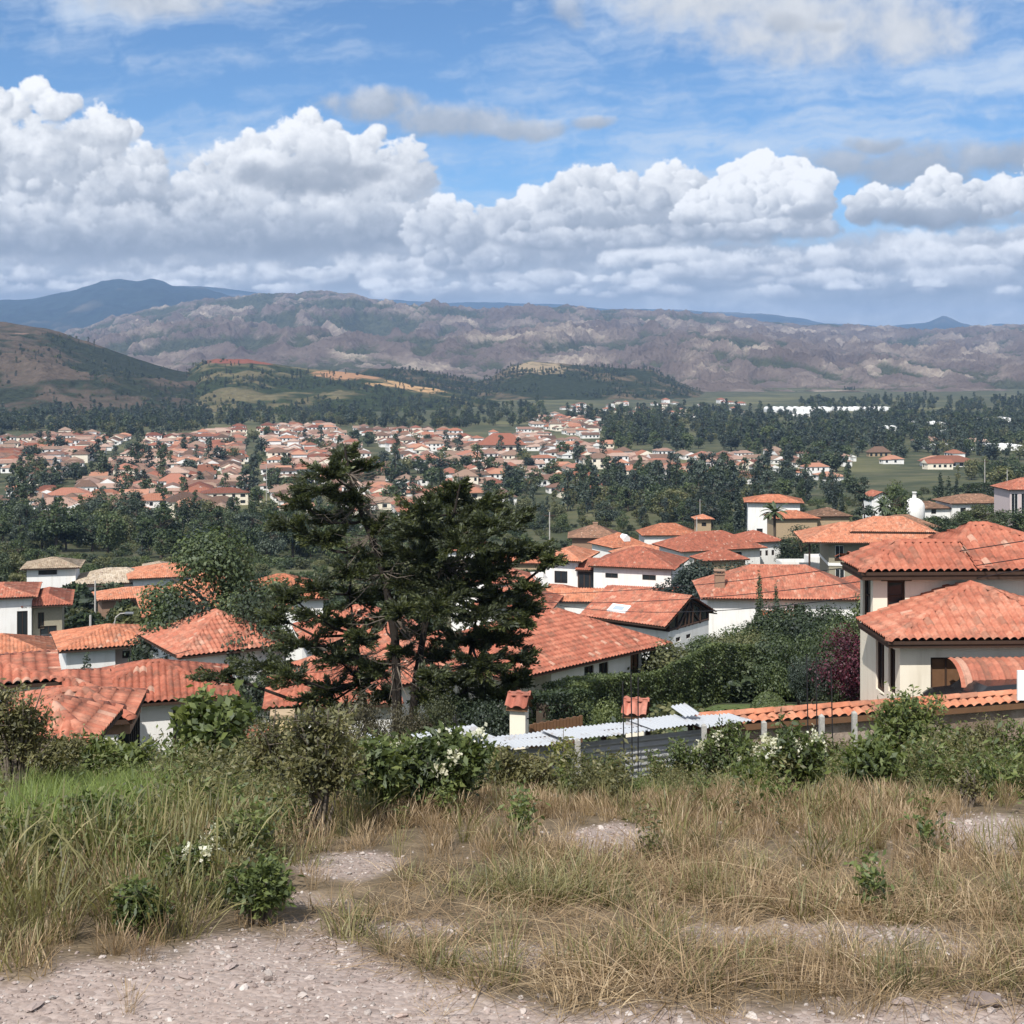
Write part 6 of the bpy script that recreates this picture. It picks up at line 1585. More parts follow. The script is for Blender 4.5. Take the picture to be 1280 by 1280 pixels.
# scrub and trees on the nearer hills
def hill_trees():
    dg = bpy.context.evaluated_depsgraph_get(); dg.update(); P = []
    hills = [o for o in COL.objects if o.name.startswith('hill')]
    from mathutils.bvhtree import BVHTree
    for o in hills:
        me = o.data; n = len(me.vertices); V = np.empty(n*3, np.float32); me.vertices.foreach_get('co', V); V = V.reshape(-1, 3)
        m_ = (V[:, 2] > -64) & (fbm(V[:, 0]/140, V[:, 1]/260, 4, 12) > -0.08) & (V[:, 2] < 45)
        idx = np.nonzero(m_)[0]; k = min(len(idx), 1500); sel = gf.choice(idx, k, replace=False)
        sc_ = np.zeros(k, bool)
        for (cx, cy, rx) in ((-440, 2330, 75), (-250, 2290, 80), (-120, 2260, 110)): sc_ |= (np.abs(V[sel][:, 0]-cx) < rx) & (np.abs(V[sel][:, 1]-cy) < 110) & (gf.random(k) < .85)
        sel = sel[~sc_]; k = len(sel)
        P.append(V[sel]+np.column_stack([gf.normal(0, 4, k), gf.normal(0, 4, k), np.full(k, -.8)]))
    P = np.concatenate(P); n = len(P)
    scatter('far_scrub', pr, P, gf.uniform(0, 6.28, n), gf.uniform(.18, .8, n)**1.0, gf.integers(0, 5, n))
hill_trees()
def undergrowth():
    g = np.random.default_rng(61); n = 12000
    y = np.exp(g.uniform(np.log(27), np.log(560), n)); x = g.uniform(-.56, .56, n)*y; z = ground_z(x, y)
    FT_ = np.array(FOOT); keep = (fbm(x/14, y/14, 4, 71)+.35*fbm(x/50, y/50, 3, 73) > -.12)
    for i in np.nonzero(keep)[0]:
        if any(((FT_[:, 0]-x[i]*(1+q/y[i]))**2+(FT_[:, 1]-y[i]-q)**2).min() < 3.4**2 for q in (0, 3.5, 7, 10.5)[:4 if y[i] < 240 else 1]): keep[i] = False
    px = x/y*F+640; py = HZ-z/y*F
    keep &= ~((px > 640) & (px < 850) & (y > 50) & (y < 78)); keep &= ~((px > 850) & (px < 1120) & (y > 38) & (y < 66)); keep &= ~((y > 300) & (px > 640) & (px < 900) & (py < 650) & (fbm(x/40, y/90, 2, 5) > 0))
    b = [crown_mesh('bush', 850+i, 700, .34, LEAF[t]) for i, t in enumerate(('dark', 'mid', 'olive', 'mid', 'pale'))]
    P = np.column_stack([x, y, z-.15])[keep]; m = len(P)
    s = g.uniform(.3, .95, m)*np.interp(P[:, 1], [27, 60, 200, 560], [.45, .8, 1.15, 1.5])
    scatter('undergrowth', b, P, g.uniform(0, 6.28, m), np.column_stack([s*g.uniform(.9, 1.5, m), s*g.uniform(.9, 1.5, m), s]), g.choice(5, m, p=[.3, .28, .27, .1, .05]))
undergrowth()

# ---- poles, lamp, mast, wires
def pole(px, py, hpx, d, label, arm=True, name='utility_pole', cat='pole', r=.13, mat=None):
    p = Vector(((px-640)/F*d, d, 0)); p.z = gz(p.x, d); top = (HZ-(py-hpx))/F*d-p.z
    root = empty(name, p, 0, label, cat)
    mb = MB(); mb.tube([(0, 0, -1), (0, 0, top)], [r, r*.7], 8); mb.build('shaft', mat or CONC, root)
    if arm: a = MB(); a.box(-.9, .9, -.06, .06, top-.7, top-.55); a.build('crossarm', WOOD, root)
    return Vector((p.x, p.y, p.z+top))
tp = {}
tp['a'] = pole(687, 690, 50, 240, 'grey utility pole behind the long low orange roof')
tp['b'] = pole(871, 682, 36, 280, 'grey utility pole beside the brown stair tower')
pole(875, 642, 18, 420, 'utility pole in the park strip left of the small cypress row')
pole(836, 562, 30, 1250, 'tall pale pole standing against the far wood', arm=False, r=.5)
pole(119, 760, 34, 160, 'thin grey pole in front of the low long orange roof')
pole(113, 795, 26, 118, 'short grey post left of the curved street lamp', arm=False)
pole(1231, 610, 36, 380, 'utility pole on the right slope')
pole(1259, 605, 18, 380, 'short pole near the right edge above the hedge', arm=False)
pole(333, 622, 40, 560, 'thin pole rising from the town behind the conifer', arm=False)
def street_lamp():
    d = 118; p = Vector(((143-640)/F*d, d, 0)); p.z = gz(p.x, d); top = (HZ-767)/F*d-p.z
    root = empty('street_lamp', p, 0, 'curved pale street lamp on the slope behind the orange hipped house', 'lamp')
    mb = MB(); mb.tube([(0, 0, -1), (0, 0, top-.8), (.12, 0, top-.3), (.5, 0, top), (1.1, 0, top+.05)], [.08, .07, .06, .05, .05], 8); mb.build('shaft', CONC, root)
    h = MB(); h.box(.9, 1.6, -.14, .14, top-.02, top+.12); h.build('lamp_head', METAL, root)
street_lamp()
def mast():
    d = 2150; x = (38-640)/F*d
    z0 = (HZ-462)/F*d; z1 = (HZ-428)/F*d
    root = empty('radio_mast', (x, d, z0), 0, 'thin red and white radio mast on the left hill', 'mast')
    n = 8; hz = (z1-z0)/n
    for k in range(n):
        mb = MB()
        for a in range(3): an = a*2.094; mb.tube([(math.cos(an)*.8, math.sin(an)*.8, k*hz+.003), (math.cos(an)*.8, math.sin(an)*.8, (k+1)*hz)], .28, 4)
        for q in range(3): mb.tube([(.8, 0, k*hz+q*hz/3), (-.4, .69, k*hz+(q+1)*hz/3), (-.4, -.69, k*hz+(q+1)*hz/3)], .12, 4)
        mb.build('lattice_section', WHITEP if k % 2 else plain('mast_red', (.5, .12, .08)), root)
    b = MB(); b.box(-4, 4, -3, 3, -22, 1); b.build('base', CONC, root)
mast()
def wire(label, a, b, sag):
    a, b = Vector(a), Vector(b); mb = MB()
    pts = [a.lerp(b, t/24)-Vector((0, 0, sag*4*(t/24)*(1-t/24))) for t in range(25)]
    o = [p-a for p in pts]; mb.tube(o, .018, 5); w = mb.build('cable', BLACKM); w.location = a; tag(w, label, 'cable')
wire('upper black power cable crossing the roofs towards the cream house', at(655, 742, 92), at(1330, 668, 44), .5)
wire('lower black power cable across the chimney house and cream house wall', at(660, 752, 92), at(1330, 690, 44), .6)
wire('black cable sagging in front of the glazed gable house', at(700, 757, 92), at(1320, 704, 44), .9)
wire('black cable across the white wall with slim cypresses', at(-40, 851, 70), at(240, 812, 74), .4)
# ------------------------------------------------ the wall, the shed and the field
def boundary_wall():
    a = Vector((*hp(872, 25.6), 0)); b = Vector((*hp(1620, 30.2), 0))
    L = (b-a).length; ang = math.atan2(b.y-a.y, b.x-a.x)
    root = empty('garden_wall', (a.x, a.y, gz(a.x, a.y)), ang, 'brown earthen garden wall with an orange barrel-tile coping, below the cream house', 'wall')
    zt0 = (HZ-906)/F*25.6-root.location.z; zt1 = (HZ-876)/F*28.4+.02-root.location.z
    wallm, N, bs = new_mat('adobe'); P = N.obj()
    N.put(bs, 'Base Color', N.ramp(N.noise(P, 1.6, 6, .65), [(.3, (.16, .11, .08)), (.5, (.27, .2, .15)), (.7, (.40, .33, .27))])); N.put(bs, 'Normal', N.bump(N.noise(P, 9, 5, .65), .8, .04))
    n = 14; mb = MB()
    for k in range(n):
        x0, x1 = L*k/n, L*(k+1)/n; z0, z1 = zt0+(zt1-zt0)*k/n, zt0+(zt1-zt0)*(k+1)/n
        mb.add([(x0, -.1, -3), (x1, -.1, -3), (x1, -.1, z1), (x0, -.1, z0), (x0, .1, -3), (x1, .1, -3), (x1, .1, z1), (x0, .1, z0)], [(0, 1, 2, 3), (5, 4, 7, 6), (3, 2, 6, 7)])
    mb.build('body', wallm, root)
    r = Roof(7, pitch=.2, amp=.06, course=.28, step=.03)
    r.face([(-.1, -.24, zt0-.0), (L, -.24, zt1-.0), (L, .02, zt1+.11), (-.1, .02, zt0+.11)]); r.face([(L, .28, zt1-.0), (-.1, .28, zt0-.0), (-.1, .02, zt0+.11), (L, .02, zt1+.11)])
    r.cap((-.1, .02, zt0+.12), (L, .02, zt1+.12), .09); r.build('coping', TILE['orange'], root, WOODM)
boundary_wall()
def shed():
    a = Vector((*hp(516, 22.4), 0)); b = Vector((*hp(884, 25.2), 0)); L = (b-a).length; ang = math.atan2(b.y-a.y, b.x-a.x)
    root = empty('shed', (a.x, a.y, gz(a.x, a.y)), ang, 'low lean-to shed under ragged shiny corrugated metal sheets', 'shed')
    z0 = (HZ-940)/F*22.4-root.location.z; z1 = (HZ-901)/F*25.2-root.location.z
    zinc, N, bs = new_mat('zinc_sheet'); P = N.obj()
    rust = N.mapr(N.noise(P, 2.2, 6, .7), .55, .72)
    N.put(bs, 'Base Color', N.mix(rust, (.50, .52, .54), (.24, .18, .13))); bs.inputs['Metallic'].default_value = .25; N.put(bs, 'Roughness', N.mapr(rust, 0, 1, .32, .8))
    def sheet(x0, x1, y0, y1, za, zb, zc, zd, name, parent, lift=0.0, pitch=.085, amp=.014, along='y', mat=zinc):
        """corrugated sheet; corner heights za(x0,y0) zb(x1,y0) zc(x1,y1) zd(x0,y1)"""
        nx = max(8, int((x1-x0)/pitch*6)); ny = 8
        u = np.linspace(0, 1, nx)[None, :]; v = np.linspace(0, 1, ny)[:, None]
        X = x0+(x1-x0)*u+0*v; Y = y0+(y1-y0)*v+0*u; Z = (za*(1-u)+zb*u)*(1-v)+(zd*(1-u)+zc*u)*v
        bend = fbm(X*1.3, Y*1.1, 3, int(x0*7)+3)*.03
        Z = Z+amp*np.cos(2*np.pi*X/pitch)+bend+lift
        i = np.arange((ny-1)*(nx-1)); r = i//(nx-1); c = i % (nx-1); q = r*nx+c
        return link(name, np_mesh(name, np.stack([X, Y, Z], 2), np.stack([q, q+1, q+nx+1, q+nx], 1), [mat], smooth=True), parent)
    g = random.Random(4); x = -.1; k = 0
    while x < L:
        w = g.uniform(.8, 1.1); za = z0+(z1-z0)*x/L; zb = z0+(z1-z0)*min(1, (x+w)/L)
        y0 = -.30+g.uniform(-.16, .12)
        sheet(x-.06, x+w+.04, y0, (.42+g.uniform(-.1, .15)), za, zb, zb-.02, za-.02, 'roof_sheet', root, lift=.02*(k % 2)+g.uniform(-.015, .03)); x += w; k += 1
    # wall of grey sheet laid with its ribs level
    zg = plain('grey_sheet', (.34, .34, .335), .6, .25, 3, metal=.2)
    zz = np.linspace(-2.6, z0-.14, 200); xs = np.linspace(0, L*.985, 60)
    Z, X = np.meshgrid(zz, xs, indexing='ij'); Y = -.02+.03*np.cos(2*np.pi*Z/.105)+.02*fbm(X*1.2, Z, 2, 3); Z = Z+(z1-z0)*X/L
    nz, nx = X.shape; i = np.arange((nz-1)*(nx-1)); r = i//(nx-1); c = i % (nx-1); q = r*nx+c
    link('side_panel', np_mesh('side_panel', np.stack([X, Y, Z], 2), np.stack([q, q+1, q+nx+1, q+nx], 1), [zg], smooth=True), root)
    Zs = np.linspace(-1.2, z0-.05, 60); Yq = np.linspace(-.3, 1.6, 8); Z, Y2 = np.meshgrid(Zs, Yq, indexing='ij'); X2 = -.12+.02*np.cos(2*np.pi*Z/.105)+.0*Y2
    nz, nx = X2.shape; i = np.arange((nz-1)*(nx-1)); r = i//(nx-1); c = i % (nx-1); q = r*nx+c
    link('end_panel', np_mesh('end_panel', np.stack([X2, Y2, Z], 2), np.stack([q, q+1, q+nx+1, q+nx], 1), [zinc], smooth=True), root)
    mb = MB()
    for k in range(7): xx = .05+k*L/6.3; zt = z0+(z1-z0)*xx/L; mb.tube([(xx, .2, -2.6), (xx, .2, zt-.06)], .05, 6)
    mb.tube([(-.1, .15, z0-.05), (L, .15, z1-.05)], .045, 6); mb.build('frame', WOOD, root)
    bx = sheet(L*.925, L*.99, .1, .55, z1+.02, z1+.04, z1+.14, z1+.12, 'bent_sheet', root, lift=.08)
    sheet(.15, 1.3, -.1, .4, z0+.04, z0+.06, z0+.12, z0+.1, 'loose_sheet', root, lift=.07)
shed()
def pillar(px, pyt, pyb, wpx, d, label, wall='cream', ring=False):
    p = Vector(((px-640)/F*d, d, 0)); p.z = gz(p.x, d); zt = (HZ-pyt)/F*d-p.z; w = wpx/F*d
    root = empty('masonry_pillar', p, R(-14), label, 'pillar')
    mb = MB(); hw = w/2*.8; zc = zt-w*.62
    mb.box(-hw, hw, -hw*.9, hw*.9, -1, zc); mb.add([(-hw, -hw*.9, zc), (-hw, hw*.9, zc), (-hw, 0, zc+w*.42), (hw, -hw*.9, zc), (hw, hw*.9, zc), (hw, 0, zc+w*.42)], [(0, 2, 1), (3, 4, 5)]); mb.build('shaft', WALLM[wall], root)
    r = Roof(7); o = w*.55
    for s in (-1, 1):
        f = [(-o*s, -o*s, zc-.02), (o*s, -o*s, zc-.02), (o*s, 0, zc+w*.5), (-o*s, 0, zc+w*.5)]; r.face(f, .04)
    r.cap((-o, 0, zc+w*.5), (o, 0, zc+w*.5), .09); r.build('cap', TILE['pink'], root, WOODM)
    if ring: m2 = MB(); m2.tube([(hw+.02+.1*math.cos(a*.5), 0, zc-.15+.12*math.sin(a*.5)) for a in range(13)], .015, 5); m2.build('iron_ring', BLACKM, root)
pillar(649, 867, 913, 25, 31, 'cream pillar with a small tiled gable cap and an iron ring, left one by the shed', ring=True)
pillar(795, 874, 900, 28, 34, 'shorter cream pillar with a pale tiled gable cap, right one by the shed')
def brown_fence():
    a = Vector((*hp(662, 32), 0)); b = Vector((*hp(728, 32.6), 0)); L = (b-a).length
    root = empty('fence', (a.x, a.y, gz(a.x, a.y)), math.atan2(b.y-a.y, b.x-a.x), 'low dark brown board fence between the two cream pillars', 'fence')
    z0 = (HZ-906)/F*32-root.location.z; n = 16
    mb = MB()
    for k in range(n): mb.box(k*L/n+.004, (k+1)*L/n-.006, -.02, .02, -1.5, z0+(k % 2)*.02+(k/n)*.05)
    mb.build('boards', WOODM, root); m2 = MB(); m2.box(0, L, .021, .06, z0-.35, z0-.27); m2.build('rail', WOOD, root)
brown_fence()
POSTM = plain('weathered_white_post', (.36, .35, .32), .95, .5, 9, bump=.5)
def post(px, pyt, d, label, r=.042, mat=None, group=None):
    p = Vector(((px-640)/F*d, d, 0)); p.z = gz(p.x, d); zt = (HZ-pyt)/F*d-p.z
    mb = MB(); mb.box(-r, r, -r, r, -.4, zt-.04); mb.add([(-r, -r, zt-.04), (r, -r, zt-.04), (r, r, zt-.04), (-r, r, zt-.04), (0, 0, zt)], [(0, 1, 4), (1, 2, 4), (2, 3, 4), (3, 0, 4)])
    o = mb.build('fence_post', mat or POSTM); o.location = p; tag(o, label, 'post', group)
for px, py, d, lab in ((722, 922, 21, 'white concrete fence post before the grey shed panel'), (880, 904, 23.5, 'white fence post where the shed meets the tiled wall'), (955, 900, 24, 'weathered fence post at the left of the tiled wall'), (1027, 892, 23, 'whitest fence post before the tiled wall, by the iron rods'), (1068, 888, 24, 'fence post right of the iron rods')):
    post(px, py, d, lab)
def rods(pxs, pyt, d, label, group):
    for px, t in zip(pxs, pyt):
        p = Vector(((px-640)/F*d, d, 0)); p.z = gz(p.x, d); zt = (HZ-t)/F*d-p.z
        mb = MB(); mb.tube([(0, 0, -.3), (.01, 0, zt*.5), (random.uniform(-.04, .04), 0, zt)], .011, 5); o = mb.build('iron_rod', BLACKM); o.location = p
        tag(o, label[0] if isinstance(label, tuple) else label, 'rod', group)
rods((1010, 1021, 1041), (818, 821, 834), 24, 'thin upright iron rod sticking up behind the whitest fence post', 'iron rods over the tiled wall')
rods((780, 790, 797), (852, 840, 846), 23.5, 'thin upright iron rod rising before the right cream pillar', 'iron rods by the cream pillar')
rods((566, 571, 574), (896, 893, 900), 22, 'thin iron rod at the left end of the shed roof', 'iron rods at the shed end')
def stone_pier():
    d = 31; p = Vector(((353-640)/F*d, d, 0)); p.z = gz(p.x, d); zt = (HZ-890)/F*d-p.z; w = 26/F*d
    root = empty('masonry_pillar', p, R(8), 'yellow-brown stone gate pillar left of the conifer foot', 'pillar')
    mb = MB(); mb.box(-w/2, w/2, -w/2, w/2, -1, zt-.08); mb.build('shaft', WALLM['yellow'], root); mb = MB(); mb.box(-w*.58, w*.58, -w*.58, w*.58, zt-.078, zt); mb.build('cap', WALLM['tan'], root)
    root = empty('garden_wall', p+Vector((-.3, .1, 0)), R(188), 'low stone wall with red tile coping joined to the yellow stone pillar', 'wall')
    z2 = (HZ-922)/F*d-p.z
    mb = MB(); mb.box(0, 1.3, -.12, .12, -1, z2); mb.build('body', WALLM['tan'], root)
    r = Roof(7); r.face([(0, -.3, z2-.02), (1.35, -.3, z2-.02), (1.35, .05, z2+.16), (0, .05, z2+.16)]); r.face([(1.35, .36, z2-.02), (0, .36, z2-.02), (0, .05, z2+.16), (1.35, .05, z2+.16)]); r.build('coping', TILE['red'], root, WOODM)
    root = empty('garden_wall', (p.x+.3, p.y-2.5, p.z), R(-4), 'low white parapet wall with a stone ledge below the yellow pillar', 'wall')
    z3 = (HZ-952)/F*28.5-p.z
    mb = MB(); mb.box(-.5, 1.2, 0, .25, -1, z3); mb.build('body', WALLM['white'], root); mb = MB(); mb.box(-.55, 1.25, -.06, .31, z3+.002, z3+.07); mb.build('ledge', WALLM['tan'], root)
stone_pier()
def board():
    d = 26; p = Vector(((1285-640)/F*d, d, 0)); p.z = gz(p.x, d); zt = (HZ-838)/F*d-p.z
    root = empty('sign_board', p, 0, 'plain white board standing at the right edge above the tiled wall', 'board')
    mb = MB(); mb.box(-.2, .3, -.02, .02, zt-.55, zt); mb.build('panel', WHITEP, root); m2 = MB(); m2.tube([(0, .05, -.4), (0, .05, zt-.05)], .03, 6); m2.build('post', METAL, root)
board()
def sheet_on_ground(name, corners, mat, lift=.03, n=24):
    c = [np.array(q, float) for q in corners]; u = np.linspace(0, 1, n)[None, :, None]; v = np.linspace(0, 1, n)[:, None, None]
    XY = (c[0]*(1-u)+c[1]*u)*(1-v)+(c[3]*(1-u)+c[2]*u)*v; Z = ground_z(XY[..., 0], XY[..., 1])+lift
    i = np.arange((n-1)**2); q = (i//(n-1))*n+i % (n-1)
    tag(link(name, np_mesh(name, np.concatenate([XY, Z[..., None]], 2), np.stack([q, q+1, q+n+1, q+n], 1), [mat], smooth=True)), kind='structure')
lawnm, N_, b_ = new_mat('lawn_turf'); N_.put(b_, 'Base Color', N_.ramp(N_.noise(N_.geo(), 3, 6, .7), [(.3, (.055, .085, .02)), (.55, (.105, .14, .035)), (.75, (.16, .18, .06))])); N_.put(b_, 'Normal', N_.bump(N_.noise(N_.geo(), 40, 3), .8, .05))
sheet_on_ground('lawn', [hp(858, 40), hp(1000, 40), hp(990, 64), hp(880, 60)], lawnm)
sheet_on_ground('patio', [hp(1045, 41), hp(1105, 41), hp(1100, 50), hp(1050, 50)], plain('brick_paving', (.30, .15, .11), .9, .25, 5), .05)

# ---- shrubs of the field, each its own
def shrub(px, pyb, d, hpx, wpx, label, leaf=.05, n=2600, tone='near', stems=14, flowers=0, name='shrub', open_=.4, seed=0, asp=.4, base=.25, fl=.022):
    n = int(n*2.2); leaf *= .84
    g = np.random.default_rng(int(px*7+pyb)+seed); gr = random.Random(int(px)+seed)
    p = on_ground(px, min(pyb, 1400)); d = min(p.y, 12.2); p = Vector(((px-640)/F*d, d, 0)); p.z = gz(p.x, d)
    H = max(.2, (HZ-(pyb-hpx))/F*d-p.z); W = wpx/F*d/2
    root = empty(name, p, 0, label, 'shrub')
    mb = MB(); tips = []
    for k in range(stems):
        a = gr.uniform(0, 6.28); rr = W*gr.uniform(.15, 1)**.7; hh = H*gr.uniform(.6, 1)*(1-.25*(rr/W)**2)
        e = Vector((math.cos(a)*rr, math.sin(a)*rr*.8, hh)); m_ = Vector((e.x*.35+gr.uniform(-.04, .04), e.y*.35, hh*.5))
        mb.tube([(e.x*.08, e.y*.08, -.06), m_, e], [.006+.006*H, .005+.004*H, .0025], 5)
        prev = [m_, e]; tips.append((m_, e))
        for b in range(4):
            s = m_.lerp(e, gr.uniform(.0, .75)); L = H*gr.uniform(.12, .28); ee = s+Vector((gr.uniform(-1, 1), gr.uniform(-1, 1), gr.uniform(.1, 1.1)))*L*.8
            mb.tube([s, ee], [.004, .002], 4); tips.append((s, ee))
    mb.build('stem', BARKG, root)
    S = np.array([tuple(s) for s, e in tips]); E = np.array([tuple(e) for s, e in tips]); k = g.integers(0, len(S), n); t = g.random(n)**.65
    P = S[k]+(E-S)[k]*t[:, None]+g.normal(0, leaf*open_*1.6, (n, 3))
    ok = P[:, 2] > H*base*g.random(n); P = P[ok]
    f = Foliage(); o = (E-S)[k][ok]; o /= np.linalg.norm(o, axis=1, keepdims=True)+1e-6
    f.add(*leaves(P, g, leaf, o, .25, asp, up=.35)); link('foliage', f.mesh('foliage', LEAF[tone]), root)
    for q in range(flowers):
        s, e = tips[gr.randrange(len(tips))]
        c = np.array(tuple(e))+g.normal(0, .03, 3); m_ = 46
        cl = g.normal(0, 1, (m_, 3))*np.array([.014, .014, .021])*(fl/.022)+c
        ff = Foliage(); ff.add(*leaves(cl, g, fl, None, 0, .8)); link('flower', ff.mesh('flower', FLOWER), root)
    return root
shrub(1135, 975, 9.6, 135, 120, 'rounded glossy green shrub with many bare stems before the garden wall', leaf=.06, n=2800, stems=20, base=.6)
shrub(985, 1010, 8.9, 118, 100, 'green shrub covered in cream flower spikes before the whitest fence post', leaf=.05, n=1700, flowers=22)
shrub(900, 975, 9.8, 88, 120, 'green shrub with scattered cream flowers where the shed meets the wall', leaf=.05, n=2000, flowers=12)
shrub(845, 970, 10.1, 55, 80, 'plain green bushy weed before the right end of the shed', leaf=.045, n=1600)
shrub(545, 1020, 8.1, 110, 150, 'big dark green shrub with cream flowers below the left end of the shed', leaf=.06, n=3600, stems=22, flowers=14)
shrub(470, 1030, 7.7, 110, 80, 'dark green leafy shrub left of the cream flowered one at the shed end', leaf=.055, n=2000, flowers=3)
shrub(400, 1045, 7.4, 175, 100, 'tall brownish twiggy shrub standing before the conifer trunk', leaf=.035, n=2600, tone='twig', stems=26, base=.2)
shrub(345, 1000, 8.6, 120, 90, 'thin brownish twiggy shrub before the yellow stone pillar', leaf=.035, n=1400, tone='twig', stems=18)
shrub(262, 985, 9.5, 120, 120, 'broad-leaved green shrub rising above the tall weeds at left', leaf=.085, n=1800, stems=16, asp=.55)
shrub(18, 1000, 6.9, 160, 110, 'twiggy grey-green shrub in front of the left edge roofs', leaf=.04, n=2400, tone='twig', stems=24, base=.3)
shrub(72, 985, 9.0, 70, 70, 'small leafy grey-green shrub below the pavilion porch', leaf=.045, n=1200, tone='twig')
shrub(650, 1000, 8.4, 66, 120, 'straggly olive weed with thin upright stems before the shed panel', leaf=.035, n=1800, tone='twig', stems=22)
shrub(755, 985, 9.0, 48, 110, 'olive green weedy shrub below the right cream pillar', leaf=.04, n=1800, tone='near', stems=18)
shrub(700, 960, 10.5, 66, 40, 'single tall yellowish stalk of leaves before the grey shed panel', leaf=.05, n=260, tone='fern', stems=4)
shrub(1035, 985, 9.3, 88, 60, 'yellow-green ferny shrub right of the cream spike shrub', leaf=.04, n=1400, tone='fern', stems=12)
shrub(1085, 1000, 9.1, 84, 80, 'green leafy clump at the foot of the rounded glossy shrub', leaf=.06, n=900)
shrub(1215, 970, 9.6, 92, 130, 'grey-green wiry shrub before the right part of the garden wall', leaf=.04, n=2000, tone='twig', stems=22)
shrub(1270, 985, 9.1, 96, 90, 'green and straw coloured shrub at the right edge', leaf=.045, n=1500, tone='near')
shrub(1210, 1010, 8.3, 60, 26, 'dark dead weed standing in the dry grass near the right edge', leaf=.03, n=200, tone='twig', stems=8)
shrub(320, 1160, 5.4, 85, 80, 'small fresh green shrub at the edge of the gravel', leaf=.035, n=1500, tone='near', stems=16)
shrub(232, 1120, 6.3, 45, 60, 'low green weed bearing small cream flowers left of the fresh green shrub', leaf=.03, n=700, flowers=6, fl=.014)
shrub(295, 1090, 6.7, 50, 60, 'weed with a few cream flowers behind the fresh green shrub', leaf=.03, n=700, flowers=6, fl=.014)
shrub(120, 1060, 6.5, 70, 80, 'dark green leafy weed among the tall grass at left', leaf=.04, n=1300)
shrub(175, 1175, 5.3, 60, 60, 'dark leafy weed at the grass edge by the gravel', leaf=.03, n=800)

shrub(1175, 985, 9.6, 96, 90, 'dense green shrub right of the rounded glossy shrub', leaf=.05, n=1900, stems=18)
shrub(930, 990, 9.6, 74, 90, 'leafy shrub with a few cream flowers left of the cream spike shrub', leaf=.045, n=1500, flowers=6)
shrub(600, 990, 9.6, 62, 90, 'low leafy shrub between the dark flowered shrub and the straggly weed', leaf=.05, n=1300, flowers=3)
shrub(150, 985, 9.6, 70, 110, 'low broad green shrub below the pavilion', leaf=.06, n=1500)
# ---- grass
def tuft(n, h, spread, lean, width, seed, mat, seg=3, head=False, curl=.5, flat=False):
    g = np.random.default_rng(seed); V = []; Q = []; A = []; k = 0
    for i in range(n):
        a = g.uniform(0, 6.28); r = spread*g.random()**.6; H = h*g.uniform(.45, 1.1); b = np.array([math.cos(a)*r, math.sin(a)*r, -.01])
        az = a+g.normal(0, .9); ln = abs(g.normal(lean, lean*.5)); w = width*g.uniform(.6, 1.3); rd = g.random()
        sd = np.array([-math.sin(az+g.normal(0, .5)), math.cos(az+g.normal(0, .5)), g.normal(0, .15)])
        for j in range(seg+1):
            t = j/seg; bend = ln*t+curl*ln*t*t
            c = b+np.array([math.cos(az)*H*bend, math.sin(az)*H*bend, H*t*(1-.28*min(1.6, bend)*t) if not flat else H*.22*math.sin(math.pi*t)+.012])
            ww = w*(1-t**1.6*.9) if not (head and j >= seg-1) else w*(1.9 if j == seg-1 else .5)
            V += [c-sd*ww/2, c+sd*ww/2]; A += [rd, rd]
            if j: Q.append([k-2, k-1, k+1, k])
            k += 2
    return np_mesh('tuft', np.array(V), np.array(Q), [mat], attrs={'rnd': ('POINT', A)})
